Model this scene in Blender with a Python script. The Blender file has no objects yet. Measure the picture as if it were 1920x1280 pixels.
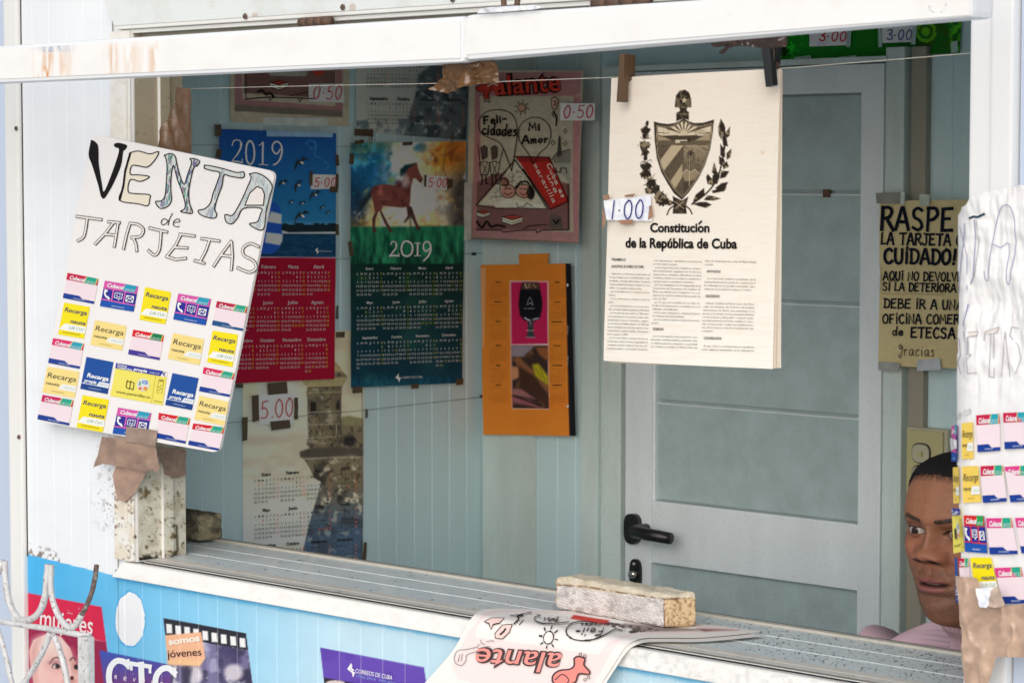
import bpy, bmesh, math, random
import numpy as np
from mathutils import Vector, Matrix, noise as mnoise

random.seed(5)
C = bpy.context.scene.collection
SC = bpy.context.scene

# ------------------------------------------------------------------ camera
FPX = 4800.0                                   # focal length in photo pixels (1920 wide)
YAW = math.atan(5024 / FPX)
PIT = math.atan(314 / FPX)
_a = math.pi / 2 - YAW
FH = np.array([-math.sin(_a), math.cos(_a), 0.0])
RT = np.array([math.cos(_a), math.sin(_a), 0.0])
FW = FH * math.cos(PIT) + np.array([0, 0, -math.sin(PIT)])
UP = np.cross(RT, FW)
CAM = np.array([3.63101672, -2.83718481, 1.75])
cam_d = bpy.data.cameras.new('camera')
cam = bpy.data.objects.new('camera', cam_d)
C.objects.link(cam)
cam.matrix_world = Matrix(((RT[0], UP[0], -FW[0], CAM[0]), (RT[1], UP[1], -FW[1], CAM[1]),
                           (RT[2], UP[2], -FW[2], CAM[2]), (0, 0, 0, 1)))
cam_d.sensor_width = 36.0
cam_d.lens = 36.0 * FPX / 1920.0
cam_d.clip_end = 500
cam_d.dof.use_dof = True
cam_d.dof.focus_distance = 4.25
cam_d.dof.aperture_fstop = 13
SC.camera = cam

# ------------------------------------------------------------------ light
SUN_EL, SUN_AZ = math.radians(27), math.radians(150)
w = bpy.data.worlds.new('World')
SC.world = w
w.use_nodes = True
nt = w.node_tree
bg = nt.nodes['Background']
sky = nt.nodes.new('ShaderNodeTexSky')
sky.sky_type = 'NISHITA'
sky.sun_disc = False
sky.sun_elevation = SUN_EL
sky.sun_rotation = SUN_AZ
sky.air_density = 1.0
sky.dust_density = 1.5
sky.ozone_density = 0.6
hs = nt.nodes.new('ShaderNodeHueSaturation')
hs.inputs['Saturation'].default_value = 0.75
nt.links.new(sky.outputs[0], hs.inputs['Color'])
nt.links.new(hs.outputs[0], bg.inputs['Color'])
bg.inputs['Strength'].default_value = 0.09
sun_d = bpy.data.lights.new('sun', 'SUN')
sun_d.energy = 1.5
sun_d.angle = math.radians(70)
sun_d.color = (1.0, 0.99, 0.98)
sun = bpy.data.objects.new('sun', sun_d)
C.objects.link(sun)
# light travels from the street (in front of the window, a little from its far end) down into the kiosk
_sd = Vector((math.sin(SUN_AZ) * math.cos(SUN_EL), math.cos(SUN_AZ) * math.cos(SUN_EL), math.sin(SUN_EL)))
sun.rotation_euler = _sd.to_track_quat('Z', 'Y').to_euler()
SC.view_settings.view_transform = 'Standard'
SC.view_settings.look = 'None'
SC.view_settings.exposure = 0.5
SC.view_settings.gamma = 1.0
SC.cycles.max_bounces = 10
SC.cycles.diffuse_bounces = 6
SC.cycles.use_denoising = True

# ------------------------------------------------------------------ projection helpers
def rays(p):
    p = np.asarray(p, float).reshape(-1, 2)
    return FW + ((p[:, 0] - 960) / FPX)[:, None] * RT - ((p[:, 1] - 640) / FPX)[:, None] * UP

def proj(P):
    d = np.asarray(P, float).reshape(-1, 3) - CAM
    z = d @ FW
    return np.stack([960 + FPX * (d @ RT) / z, 640 - FPX * (d @ UP) / z], 1)

class Plane:
    def __init__(s, axis, v):
        s.o = np.zeros(3); s.o['XYZ'.index(axis)] = v
        s.n = np.zeros(3); s.n['XYZ'.index(axis)] = {'X': 1, 'Y': -1, 'Z': 1}[axis]
    def hit(s, p):
        r = rays(p)
        t = ((s.o - CAM) @ s.n) / (r @ s.n)
        return CAM + t[:, None] * r, np.repeat(s.n[None], len(r), 0)
    def at(s, x, y):
        return s.hit([(x, y)])[0][0]

class Extr:
    """a path in the plane across `axis`, swept along `axis`"""
    def __init__(s, axis, path):
        s.ax = 'XYZ'.index(axis)
        s.o2 = [i for i in range(3) if i != s.ax]
        s.path = np.asarray(path, float)
    def hit(s, p):
        r = rays(p)
        d = r[:, s.o2]; c = CAM[s.o2]
        best = np.full(len(r), 1e9); bn = np.zeros((len(r), 2))
        m = len(s.path) - 1
        for i in range(m):
            a, b = s.path[i], s.path[i + 1]
            e = b - a
            den = d[:, 0] * e[1] - d[:, 1] * e[0]
            den = np.where(abs(den) < 1e-12, 1e-12, den)
            ac = a - c
            t = (ac[0] * e[1] - ac[1] * e[0]) / den
            u = (ac[0] * d[:, 1] - ac[1] * d[:, 0]) / den
            lo = -3.0 if i == 0 else -1e-6
            hi = 4.0 if i == m - 1 else 1 + 1e-6
            ok = (u >= lo) & (u <= hi) & (t > 0.1) & (t < best)
            n2 = np.array([-e[1], e[0]]) / np.hypot(*e)
            best = np.where(ok, t, best)
            sg = np.where((d @ n2) > 0, -1.0, 1.0)
            bn = np.where(ok[:, None], n2[None] * sg[:, None], bn)
        P = CAM + best[:, None] * r
        n = np.zeros((len(r), 3)); n[:, s.o2] = bn
        return P, n
    def at(s, x, y):
        return s.hit([(x, y)])[0][0]

def zc(pts, x0, y0, s):
    return [(x0 + x / s, y0 + y / s) for x, y in pts]

# ------------------------------------------------------------------ objects
def tag(o, label=None, cat=None, group=None, kind=None):
    for k, v in (('label', label), ('category', cat), ('group', group), ('kind', kind)):
        if v: o[k] = v
    return o

def thing(name, label, cat, loc, group=None):
    o = bpy.data.objects.new(name, None)
    o.empty_display_size = 0.05
    C.objects.link(o)
    o.location = [float(v) for v in loc]
    return tag(o, label, cat, group)

def world_loc(o):
    v = Vector((0, 0, 0))
    while o: v += o.location; o = o.parent
    return np.array(v)

def mesh_obj(name, verts, faces, mats, parent=None, cols=None, mi=None, smooth=False):
    verts = np.asarray(verts, float)
    if parent is not None:
        verts = verts - world_loc(parent)
    me = bpy.data.meshes.new(name)
    me.from_pydata([tuple(v) for v in verts], [], [tuple(int(i) for i in f) for f in faces])
    if not isinstance(mats, (list, tuple)): mats = [mats]
    for m in mats: me.materials.append(m)
    if mi is not None: me.polygons.foreach_set('material_index', mi)
    if cols is not None:
        ca = me.color_attributes.new('Col', 'FLOAT_COLOR', 'POINT')
        cc = np.ones((len(verts), 4), np.float32); cc[:, :3] = cols
        ca.data.foreach_set('color', cc.ravel())
    if smooth: me.polygons.foreach_set('use_smooth', [True] * len(me.polygons))
    me.update()
    o = bpy.data.objects.new(name, me)
    C.objects.link(o)
    if parent is not None: o.parent = parent
    return o

def bm_obj(name, bm, mats, parent=None, smooth=False):
    if parent is not None: bmesh.ops.translate(bm, verts=bm.verts[:], vec=-Vector(world_loc(parent)))
    me = bpy.data.meshes.new(name)
    bm.normal_update()
    bm.to_mesh(me); bm.free()
    if not isinstance(mats, (list, tuple)): mats = [mats]
    for m in mats: me.materials.append(m)
    if smooth: me.polygons.foreach_set('use_smooth', [True] * len(me.polygons))
    o = bpy.data.objects.new(name, me)
    C.objects.link(o)
    if parent is not None: o.parent = parent
    return o

def add_box(bm, x0, x1, y0, y1, z0, z1, bev=0.0):
    vs = [bm.verts.new((x, y, z)) for x in (x0, x1) for y in (y0, y1) for z in (z0, z1)]
    fs = [(0, 1, 3, 2), (4, 6, 7, 5), (0, 4, 5, 1), (2, 3, 7, 6), (0, 2, 6, 4), (1, 5, 7, 3)]
    faces = [bm.faces.new([vs[i] for i in f]) for f in fs]
    if bev > 0:
        ed = list({e for f in faces for e in f.edges})
        bmesh.ops.bevel(bm, geom=ed, offset=bev, segments=2, profile=0.7, affect='EDGES')
    return bm

def box(name, x0, x1, y0, y1, z0, z1, mat, parent=None, bev=0.002):
    bm = bmesh.new()
    add_box(bm, x0, x1, y0, y1, z0, z1, bev)
    return bm_obj(name, bm, mat, parent)

def hexa(name, front, back, mat, parent=None, bev=0.002):
    """a closed box from four front and four back points"""
    bm = bmesh.new()
    a = [bm.verts.new(tuple(p)) for p in front]; b = [bm.verts.new(tuple(p)) for p in back]
    bm.faces.new(a); bm.faces.new(b[::-1])
    for i in range(4):
        j = (i + 1) % 4
        bm.faces.new((a[i], b[i], b[j], a[j]))
    bmesh.ops.recalc_face_normals(bm, faces=bm.faces[:])
    if bev: bmesh.ops.bevel(bm, geom=bm.edges[:], offset=bev, segments=2, profile=0.7, affect='EDGES')
    return bm_obj(name, bm, mat, parent)

def catmull(pts, n=6):
    pts = [np.asarray(p, float) for p in pts]
    if len(pts) < 3: return pts
    out = []
    P = [2 * pts[0] - pts[1]] + pts + [2 * pts[-1] - pts[-2]]
    for i in range(1, len(P) - 2):
        p0, p1, p2, p3 = P[i - 1:i + 3]
        for k in range(n):
            t = k / n
            out.append(0.5 * ((2 * p1) + (-p0 + p2) * t + (2 * p0 - 5 * p1 + 4 * p2 - p3) * t * t + (-p0 + 3 * p1 - 3 * p2 + p3) * t ** 3))
    out.append(pts[-1])
    return out

def add_tube(bm, pts, r, seg=10, wob=0.0):
    pts = [Vector(p) for p in pts]
    rings = []
    for i, p in enumerate(pts):
        d = (pts[min(i + 1, len(pts) - 1)] - pts[max(i - 1, 0)]).normalized()
        u = d.cross(Vector((0, 1, 0.13))).normalized(); v = d.cross(u)
        rr = (r[i] if hasattr(r, '__len__') else r)
        ring = []
        for k in range(seg):
            a = 2 * math.pi * k / seg
            q = rr * (1 + wob * mnoise.noise(Vector((p.x * 60 + k, p.y * 60, p.z * 60))))
            ring.append(bm.verts.new(p + u * math.cos(a) * q + v * math.sin(a) * q))
        rings.append(ring)
    for a, b in zip(rings, rings[1:]):
        for k in range(seg):
            bm.faces.new((a[k], a[(k + 1) % seg], b[(k + 1) % seg], b[k]))
    bm.faces.new(rings[0][::-1]); bm.faces.new(rings[-1])

# ------------------------------------------------------------------ materials
def lin(c):
    c = np.asarray(c, float) / 255.0
    return np.where(c <= 0.04045, c / 12.92, ((c + 0.055) / 1.055) ** 2.4)

def principled(name):
    m = bpy.data.materials.new(name); m.use_nodes = True
    return m, m.node_tree, m.node_tree.nodes['Principled BSDF']

def setin(b, **k):
    for n, v in k.items():
        b.inputs[n.replace('_', ' ')].default_value = v

def paint(name, col, rough=0.5, var=0.12, scale=9.0, dark=None, speck=0.0, bump=0.02, stretch=(1, 1, 0.25), metal=0.0, fine=220.0):
    """painted or bare surface with uneven tone, faint streaks and grit"""
    m, t, b = principled(name)
    N, L = t.nodes.new, t.links.new
    tc = N('ShaderNodeTexCoord'); mp = N('ShaderNodeMapping'); mp.inputs['Scale'].default_value = stretch
    L(tc.outputs['Object'], mp.inputs['Vector'])
    n1 = N('ShaderNodeTexNoise'); n1.inputs['Scale'].default_value = scale; n1.inputs['Detail'].default_value = 8; n1.inputs['Roughness'].default_value = 0.65
    L(mp.outputs[0], n1.inputs['Vector'])
    n2 = N('ShaderNodeTexNoise'); n2.inputs['Scale'].default_value = fine; n2.inputs['Detail'].default_value = 3
    L(tc.outputs['Object'], n2.inputs['Vector'])
    col = np.array(col, float)
    dk = np.array(dark, float) if dark is not None else col * 0.55
    r = N('ShaderNodeValToRGB')
    r.color_ramp.elements[0].position = 0.32; r.color_ramp.elements[1].position = 0.62
    r.color_ramp.elements[0].color = (*(col * (1 - var) + dk * var), 1); r.color_ramp.elements[1].color = (*col, 1)
    L(n1.outputs['Fac'], r.inputs['Fac'])
    out = r.outputs['Color']
    if speck > 0:
        r2 = N('ShaderNodeValToRGB'); r2.color_ramp.elements[0].position = 0.33; r2.color_ramp.elements[1].position = 0.40
        r2.color_ramp.elements[0].color = (1, 1, 1, 1); r2.color_ramp.elements[1].color = (0, 0, 0, 1)
        L(n2.outputs['Fac'], r2.inputs['Fac'])
        mx = N('ShaderNodeMix'); mx.data_type = 'RGBA'
        mu = N('ShaderNodeMath'); mu.operation = 'MULTIPLY'; mu.inputs[1].default_value = speck
        L(r2.outputs['Color'], mu.inputs[0]); L(mu.outputs[0], mx.inputs['Factor'])
        L(out, mx.inputs['A']); mx.inputs['B'].default_value = (*dk, 1)
        out = mx.outputs['Result']
    L(out, b.inputs['Base Color'])
    setin(b, Roughness=rough, Metallic=metal)
    if bump:
        bp = N('ShaderNodeBump'); bp.inputs['Strength'].default_value = bump * 10; bp.inputs['Distance'].default_value = 0.002
        L(n1.outputs['Fac'], bp.inputs['Height']); L(bp.outputs[0], b.inputs['Normal'])
    return m

def attr_mat(name, rough=0.55, bump=0.0, spec=0.35, bscale=60.0, trans=0.0, grain=0.0):
    """colours come from the sheet's own printed / stained colour layer"""
    m, t, b = principled(name)
    N, L = t.nodes.new, t.links.new
    a = N('ShaderNodeAttribute'); a.attribute_name = 'Col'
    out = a.outputs['Color']
    tc = N('ShaderNodeTexCoord')
    if grain:
        ng = N('ShaderNodeTexNoise'); ng.inputs['Scale'].default_value = 900; ng.inputs['Detail'].default_value = 2
        L(tc.outputs['Object'], ng.inputs['Vector'])
        mr = N('ShaderNodeMapRange'); mr.inputs['From Min'].default_value = 0.25; mr.inputs['From Max'].default_value = 0.75
        mr.inputs['To Min'].default_value = 1 - grain; mr.inputs['To Max'].default_value = 1 + grain
        L(ng.outputs['Fac'], mr.inputs['Value'])
        vm = N('ShaderNodeVectorMath'); vm.operation = 'SCALE'
        L(out, vm.inputs[0]); L(mr.outputs[0], vm.inputs['Scale']); out = vm.outputs[0]
    L(out, b.inputs['Base Color'])
    setin(b, Roughness=rough); b.inputs['Specular IOR Level'].default_value = spec
    if bump:
        n = N('ShaderNodeTexNoise'); n.inputs['Scale'].default_value = bscale; n.inputs['Detail'].default_value = 5
        L(tc.outputs['Object'], n.inputs['Vector'])
        bp = N('ShaderNodeBump'); bp.inputs['Strength'].default_value = bump; bp.inputs['Distance'].default_value = 0.004
        L(n.outputs['Fac'], bp.inputs['Height']); L(bp.outputs[0], b.inputs['Normal'])
    return m

M = {}
M['print'] = attr_mat('printed_paper', 0.6, 0.03, 0.07, grain=0.06)
M['gloss'] = attr_mat('coated_card', 0.35, 0.02, 0.4, 25)
M['stained'] = attr_mat('stained_paint', 0.45, 0.08, 0.4, 90, grain=0.04)
M['ink'] = attr_mat('ink', 0.6, 0, 0.05)
KI, KO = 2.3, 0.85                              # photo tone to surface colour, indoors and outdoors

# ------------------------------------------------------------------ glyphs from Blender's built-in font
_glyph = {}
def glyph(txt, bold=0.0, res=3):
    key = (txt, bold, res)
    if key not in _glyph:
        cu = bpy.data.curves.new('t', 'FONT'); cu.body = txt; cu.resolution_u = res; cu.offset = bold; cu.fill_mode = 'FRONT'
        ob = bpy.data.objects.new('t', cu); C.objects.link(ob)
        dg = bpy.context.evaluated_depsgraph_get()
        me = bpy.data.meshes.new_from_object(ob.evaluated_get(dg))
        v = np.array([x.co[:2] for x in me.vertices]).reshape(-1, 2)
        f = [tuple(p.vertices) for p in me.polygons]
        bpy.data.objects.remove(ob); bpy.data.curves.remove(cu); bpy.data.meshes.remove(me)
        _glyph[key] = (v, f)
    return _glyph[key]

# single-stroke hand lettering: 's' smooths the line through its points
HAND = {
 'A': [[(0, 0), (.33, 1), (.42, 1), (.72, 0)], [(.14, .36), (.62, .36)]],
 'B': [[(.04, 0), (.08, 1)], ['s', (.08, 1), (.5, .92), (.45, .62), (.1, .52)], ['s', (.1, .52), (.6, .45), (.6, .1), (.04, 0)]],
 'C': [['s', (.62, .86), (.4, 1), (.12, .8), (.03, .45), (.15, .1), (.4, 0), (.64, .16)]],
 'D': [[(.08, 0), (.1, 1)], ['s', (.02, .98), (.4, .95), (.66, .7), (.62, .25), (.35, .02), (.02, .02)]],
 'E': [[(.6, 1), (.1, .97), (.04, .03), (.6, .04)], [(.08, .52), (.48, .56)]],
 'F': [[(.58, 1), (.1, .97), (.06, 0)], [(.08, .5), (.45, .53)]],
 'G': [['s', (.6, .85), (.35, 1), (.06, .6), (.15, .1), (.5, .03), (.6, .4)], [(.35, .42), (.66, .42)]],
 'I': [[(.1, 0), (.12, .8)], [(.13, 1.0), (.15, 1.12)]],
 'J': [['s', (.45, .95), (.46, .4), (.35, .04), (.1, .05), (.0, .2)], [(.2, 1), (.72, .97)]],
 'L': [[(.1, 1), (.04, .03), (.5, .06)]],
 'M': [[(0, 0), (.12, 1), (.38, .3), (.66, 1), (.74, 0)]],
 'N': [[(0.02, 0), (.06, 1), (.58, .02), (.62, 1)]],
 'O': [['s', (.35, 1), (.08, .8), (.02, .4), (.2, .02), (.5, .1), (.64, .5), (.55, .9), (.33, 1)]],
 'P': [[(.06, 0), (.1, 1)], ['s', (.06, .98), (.5, .98), (.6, .72), (.4, .5), (.08, .46)]],
 'Q': [['s', (.35, 1), (.08, .8), (.02, .4), (.2, .02), (.5, .1), (.64, .5), (.55, .9), (.33, 1)], [(.4, .25), (.72, -.1)]],
 'R': [[(.04, 0), (.1, 1)], ['s', (.04, .96), (.45, 1), (.6, .78), (.42, .55), (.08, .5)], [(.3, .52), (.68, 0)]],
 'S': [['s', (.56, .88), (.35, 1), (.1, .85), (.14, .6), (.45, .45), (.56, .2), (.36, 0), (.06, .1)]],
 'T': [[(.0, .97), (.7, 1)], [(.36, .98), (.32, 0)]],
 'U': [['s', (.05, 1), (.03, .4), (.14, .05), (.4, .03), (.55, .3), (.58, 1)]],
 'V': [[(0, 1), (.3, 0), (.64, 1)]],
 'd': [['s', (.42, .4), (.25, .52), (.05, .35), (.08, .05), (.28, 0), (.43, .25)], [(.5, 1), (.42, .3), (.5, 0)]],
 'e': [['s', (.06, .25), (.25, .27), (.43, .31), (.36, .49), (.18, .52), (.04, .30), (.10, .05), (.28, 0), (.45, .08)]],
 'a': [['s', (.42, .45), (.2, .52), (.04, .3), (.1, .03), (.3, .05), (.43, .4)], [(.43, .5), (.42, .1), (.52, 0)]],
 'c': [['s', (.4, .44), (.2, .53), (.04, .25), (.15, .0), (.42, .08)]],
 'g': [['s', (.42, .62), (.2, .95), (.08, .7), (.25, .5), (.45, .75), (.42, .2), (.3, -.2), (.1, -.1), (.2, .1)]],
 'i': [[(.08, .5), (.1, 0)], [(.1, .72), (.12, .78)]],
 'r': [[(.05, .5), (.08, 0)], ['s', (.07, .3), (.2, .5), (.36, .45)]],
 's': [['s', (.36, .46), (.2, .53), (.06, .4), (.3, .2), (.3, .03), (.04, .02)]],
 'm': [[(.04, .5), (.05, 0)], ['s', (.05, .35), (.2, .52), (.28, .3), (.29, 0)], ['s', (.29, .35), (.44, .52), (.52, .3), (.53, 0)]],
 'o': [['s', (.24, .52), (.05, .3), (.18, .0), (.4, .15), (.4, .42), (.22, .52)]],
 'l': [[(.1, 1), (.08, 0)]],
 'F.': [],
 'u': [['s', (.04, .5), (.06, .1), (.25, .0), (.4, .2), (.42, .5)], [(.42, .4), (.46, 0)]],
 'b': [[(.04, 1), (.05, 0)], ['s', (.05, .3), (.25, .52), (.44, .3), (.3, .02), (.05, .05)]],
 'n': [[(.04, .5), (.05, 0)], ['s', (.05, .33), (.25, .52), (.38, .3), (.4, 0)]],
 'v': [[(.0, .5), (.2, 0), (.4, .5)]],
 '0': [['s', (.36, 1), (.12, .75), (.04, .3), (.18, .0), (.42, .15), (.55, .6), (.5, .92), (.34, 1)]],
 '1': [[(.28, 1), (.1, 0)]],
 '3': [['s', (.1, .9), (.4, 1), (.48, .75), (.22, .54), (.5, .4), (.45, .08), (.2, .0), (.0, .15)]],
 '5': [[(.6, .98), (.22, .95), (.14, .55)], ['s', (.14, .55), (.4, .6), (.52, .3), (.3, .02), (.0, .08)]],
 '.': [[(.06, .0), (.1, .06)]], '\u00b7': [[(.06, .42), (.11, .48)]],
 '!': [[(.22, 1), (.14, .3)], [(.1, .0), (.1, .07)]], '-': [[(.05, .4), (.4, .42)]],
}
WID = {'A': .72, 'I': .2, 'J': .6, 'L': .5, 'M': .74, '.': .15, '\u00b7': .2, '!': .2, 'i': .18, ' ': .32, '1': .32, '-': .42, 'd': .5, 'e': .45, 'a': .5, 'c': .42, 'r': .36, 's': .36, 'g': .45,
       'm': .55, 'o': .42, 'l': .15, 'u': .46, 'b': .44, 'n': .42, 'v': .4, '0': .56, '3': .5, '5': .56}

# ------------------------------------------------------------------ flat artwork laid on a surface
LAY = 0.00028
class Art:
    def __init__(s, surf, k=1.0, base=0.0, bend=None):
        s.surf, s.k, s.base, s.bend = surf, k, base, bend
        s.px, s.lay, s.col, s.f, s.n = [], [], [], [], 0
    def add(s, pts, faces, col, lay):
        pts = np.asarray(pts, float).reshape(-1, 2)
        s.na = getattr(s, 'na', 0) + 1
        s.px.append(pts); s.lay.append(np.full(len(pts), lay + (s.na % 24) * .03))
        c = np.asarray(col, float)
        s.col.append(c if c.ndim == 2 else np.repeat(c[None], len(pts), 0))
        s.f += [tuple(i + s.n for i in f) for f in faces]
        s.n += len(pts)
    def poly(s, pts, col, lay=1):
        s.add(pts, [tuple(range(len(pts)))], col, lay)
    def stroke(s, pts, w, col, lay=2, closed=False, smooth=0, taper=None):
        pts = [np.asarray(p, float) for p in pts]
        if closed: pts = pts + [pts[0]]
        if smooth: pts = catmull(pts, smooth)
        q = [pts[0]]
        for p in pts[1:]:
            if np.hypot(*(p - q[-1])) > 1e-3: q.append(p)
        if len(q) < 2: return
        n = len(q); V = []
        for i, p in enumerate(q):
            d0 = q[i] - q[i - 1] if i else q[1] - q[0]
            d1 = q[i + 1] - q[i] if i < n - 1 else d0
            d0 = d0 / np.hypot(*d0); d1 = d1 / np.hypot(*d1)
            t = d0 + d1
            L = np.hypot(*t)
            t = t / L if L > 0.3 else d1
            nn = np.array([-t[1], t[0]])
            m = 1.0 / max(0.6, abs(nn @ np.array([-d1[1], d1[0]])))
            ww = w if taper is None else w * (taper[0] + (taper[1] - taper[0]) * i / (n - 1))
            e = d0 * (-ww * .4 if i == 0 else (ww * .4 if i == n - 1 else 0))
            V += [p + nn * ww / 2 * m + e, p - nn * ww / 2 * m + e]
        s.add(V, [(2 * i, 2 * i + 1, 2 * i + 3, 2 * i + 2) for i in range(n - 1)], col, lay)
    def text(s, txt, p0, p1, h, col, lay=2, bold=0.0, res=3, shear=0.0, up=None, cap=0.729):
        """txt set between p0 and p1 along the baseline; capitals h pixels tall"""
        v, f = glyph(txt, bold, res)
        if not len(v): return
        p0, p1 = np.asarray(p0, float), np.asarray(p1, float)
        x0, x1 = v[:, 0].min(), v[:, 0].max()
        d = p1 - p0
        u = np.array([d[1], -d[0]]) / np.hypot(*d) if up is None else np.asarray(up, float)
        a = (v[:, 0] - x0) / (x1 - x0); b = v[:, 1] / cap
        P = p0 + a[:, None] * d + (b * h)[:, None] * u + (b * h * shear)[:, None] * d / np.hypot(*d)
        s.add(P, f, col, lay)
    def hand(s, txt, p0, p1, h, w, col, lay=2, jit=0.03, shear=0.0, up=None, sm=4):
        tot = sum(WID.get(c, .64) + .2 for c in txt) - .2
        p0, p1 = np.asarray(p0, float), np.asarray(p1, float)
        d = p1 - p0; L = np.hypot(*d); e = d / L
        u = np.array([e[1], -e[0]]) if up is None else np.asarray(up, float)
        x = 0.0
        for c in txt:
            for ln in HAND.get(c, []):
                sm_ = ln[0] == 's'
                pts = [p0 + e * ((x + a + shear * b) / tot * L + random.uniform(-jit, jit) * h * .6) + u * h * (b + random.uniform(-jit, jit)) for a, b in (ln[1:] if sm_ else ln)]
                s.stroke(pts, w * random.uniform(.9, 1.12), col, lay, smooth=sm if sm_ else 0)
            x += WID.get(c, .64) + .2
    def build(s, name, parent, mat=None, k=None):
        px = np.concatenate(s.px); lay = np.concatenate(s.lay)
        P, n = s.surf.hit(px)
        P = P + n * (s.base + lay * LAY)[:, None]
        if s.bend is not None: P = s.bend(px, P, n)
        cols = np.minimum(lin(np.concatenate(s.col)) * (s.k if k is None else k), 0.9)
        return mesh_obj(name, P, s.f, mat or M['ink'], parent, cols)

class Card:
    """artwork given in 0..1 across a four-cornered card (corners from top left, clockwise)"""
    def __init__(s, art, q, lay=1):
        s.art, s.q, s.lay = art, [np.asarray(p, float) for p in q], lay
    def m(s, u, v):
        q = s.q
        return q[0] * (1 - u) * (1 - v) + q[1] * u * (1 - v) + q[2] * u * v + q[3] * (1 - u) * v
    def mm(s, pts): return [s.m(u, v) for u, v in pts]
    def rect(s, u0, v0, u1, v1, col, lay=0): s.art.poly(s.mm([(u0, v0), (u1, v0), (u1, v1), (u0, v1)]), col, s.lay + lay)
    def poly(s, pts, col, lay=0): s.art.poly(s.mm(pts), col, s.lay + lay)
    def h(s): return np.hypot(*(s.q[3] - s.q[0]))
    def text(s, t, u0, u1, v, h, col, lay=2, **k):
        up = (s.q[0] - s.q[3]) / s.h()
        s.art.text(t, s.m(u0, v), s.m(u1, v), h * s.h(), col, s.lay + lay, up=up, **k)
    def stroke(s, pts, w, col, lay=2, **k): s.art.stroke(s.mm(pts), w, col, s.lay + lay, **k)

# ------------------------------------------------------------------ pictures: colours worked out point by point on a fine sheet
def vnoise(p, sc, seed=0, octv=3):
    out = np.zeros(len(p)); amp = 1.0; tot = 0
    for o in range(octv):
        q = p / sc * (2 ** o) + seed * 17.3 + o * 7.7
        i = np.floor(q).astype(np.int64); f = q - i
        f = f * f * (3 - 2 * f)
        def hsh(a, b):
            n = (a * 374761393 + b * 668265263 + seed * 1442695041 + o * 97) & 0x7fffffff
            n = ((n ^ (n >> 13)) * 1274126177) & 0x7fffffff
            return ((n ^ (n >> 16)) & 0xffff) / 65535.0
        a = hsh(i[:, 0], i[:, 1]); b = hsh(i[:, 0] + 1, i[:, 1]); c = hsh(i[:, 0], i[:, 1] + 1); d = hsh(i[:, 0] + 1, i[:, 1] + 1)
        out += amp * ((a * (1 - f[:, 0]) + b * f[:, 0]) * (1 - f[:, 1]) + (c * (1 - f[:, 0]) + d * f[:, 0]) * f[:, 1])
        tot += amp; amp *= .5
    return out / tot

class Pic:
    def __init__(s, p): s.p = p; s.c = np.zeros((len(p), 3))
    def mix(s, a, col):
        a = np.clip(a, 0, 1)[:, None]; s.c = s.c * (1 - a) + np.asarray(col, float) * a
    def fill(s, col): s.c[:] = col
    def grad(s, p0, p1, c0, c1, a=1.0):
        p0, p1 = np.array(p0, float), np.array(p1, float); d = p1 - p0
        t = np.clip(((s.p - p0) @ d) / (d @ d), 0, 1)[:, None]
        s.c = s.c * (1 - a) + (np.array(c0, float) * (1 - t) + np.array(c1, float) * t) * a
    def sd(s, pts):
        P = s.p; pts = np.asarray(pts, float); n = len(pts)
        D = np.full(len(P), 1e18); ins = np.zeros(len(P), bool)
        for i in range(n):
            a, b = pts[i], pts[(i + 1) % n]
            e = b - a; w_ = P - a
            t = np.clip((w_ @ e) / max(e @ e, 1e-9), 0, 1)
            D = np.minimum(D, ((w_ - t[:, None] * e) ** 2).sum(1))
            cr = (a[1] > P[:, 1]) != (b[1] > P[:, 1])
            with np.errstate(divide='ignore', invalid='ignore'):
                xs = a[0] + (P[:, 1] - a[1]) * (b[0] - a[0]) / (b[1] - a[1] if b[1] != a[1] else 1e-9)
            ins ^= cr & (P[:, 0] < xs)
        D = np.sqrt(D)
        return np.where(ins, D, -D)
    def mask(s, pts, soft=.7): return np.clip(s.sd(pts) / soft * .5 + .5, 0, 1)
    def poly(s, pts, col, soft=.7, a=1.0, mod=None):
        m = s.mask(pts, soft) * a
        if mod is not None: m = m * mod
        s.mix(m, col)
    def ell(s, cx, cy, rx, ry, col, a=1.0, soft=.2, rot=0.0, mod=None):
        c, sn = math.cos(rot), math.sin(rot)
        d = s.p - (cx, cy)
        x = d[:, 0] * c + d[:, 1] * sn; y = -d[:, 0] * sn + d[:, 1] * c
        m = np.clip((1 - np.hypot(x / rx, y / ry)) / soft + .5, 0, 1) * a
        if mod is not None: m = m * mod
        s.mix(m, col)
    def line(s, pts, w, col, a=1.0, soft=.7):
        pts = np.asarray(pts, float); D = np.full(len(s.p), 1e18)
        for p, q in zip(pts, pts[1:]):
            e = q - p; w_ = s.p - p
            t = np.clip((w_ @ e) / max(e @ e, 1e-9), 0, 1)
            D = np.minimum(D, ((w_ - t[:, None] * e) ** 2).sum(1))
        s.mix(np.clip((w / 2 - np.sqrt(D)) / soft + .5, 0, 1) * a, col)
    def n(s, sc, seed=0, o=3): return vnoise(s.p, sc, seed, o)
    def mul(s, f): s.c = np.clip(s.c * f[:, None], 0, 255)

def uvgrid(q, nu, nv):
    q = [np.asarray(p, float) for p in q]
    u, v = np.meshgrid(np.linspace(0, 1, nu + 1), np.linspace(0, 1, nv + 1))
    u, v = u.ravel()[:, None], v.ravel()[:, None]
    p = q[0] * (1 - u) * (1 - v) + q[1] * u * (1 - v) + q[2] * u * v + q[3] * (1 - u) * v
    f = [(j * (nu + 1) + i, j * (nu + 1) + i + 1, (j + 1) * (nu + 1) + i + 1, (j + 1) * (nu + 1) + i) for j in range(nv) for i in range(nu)]
    return p, f

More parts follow.
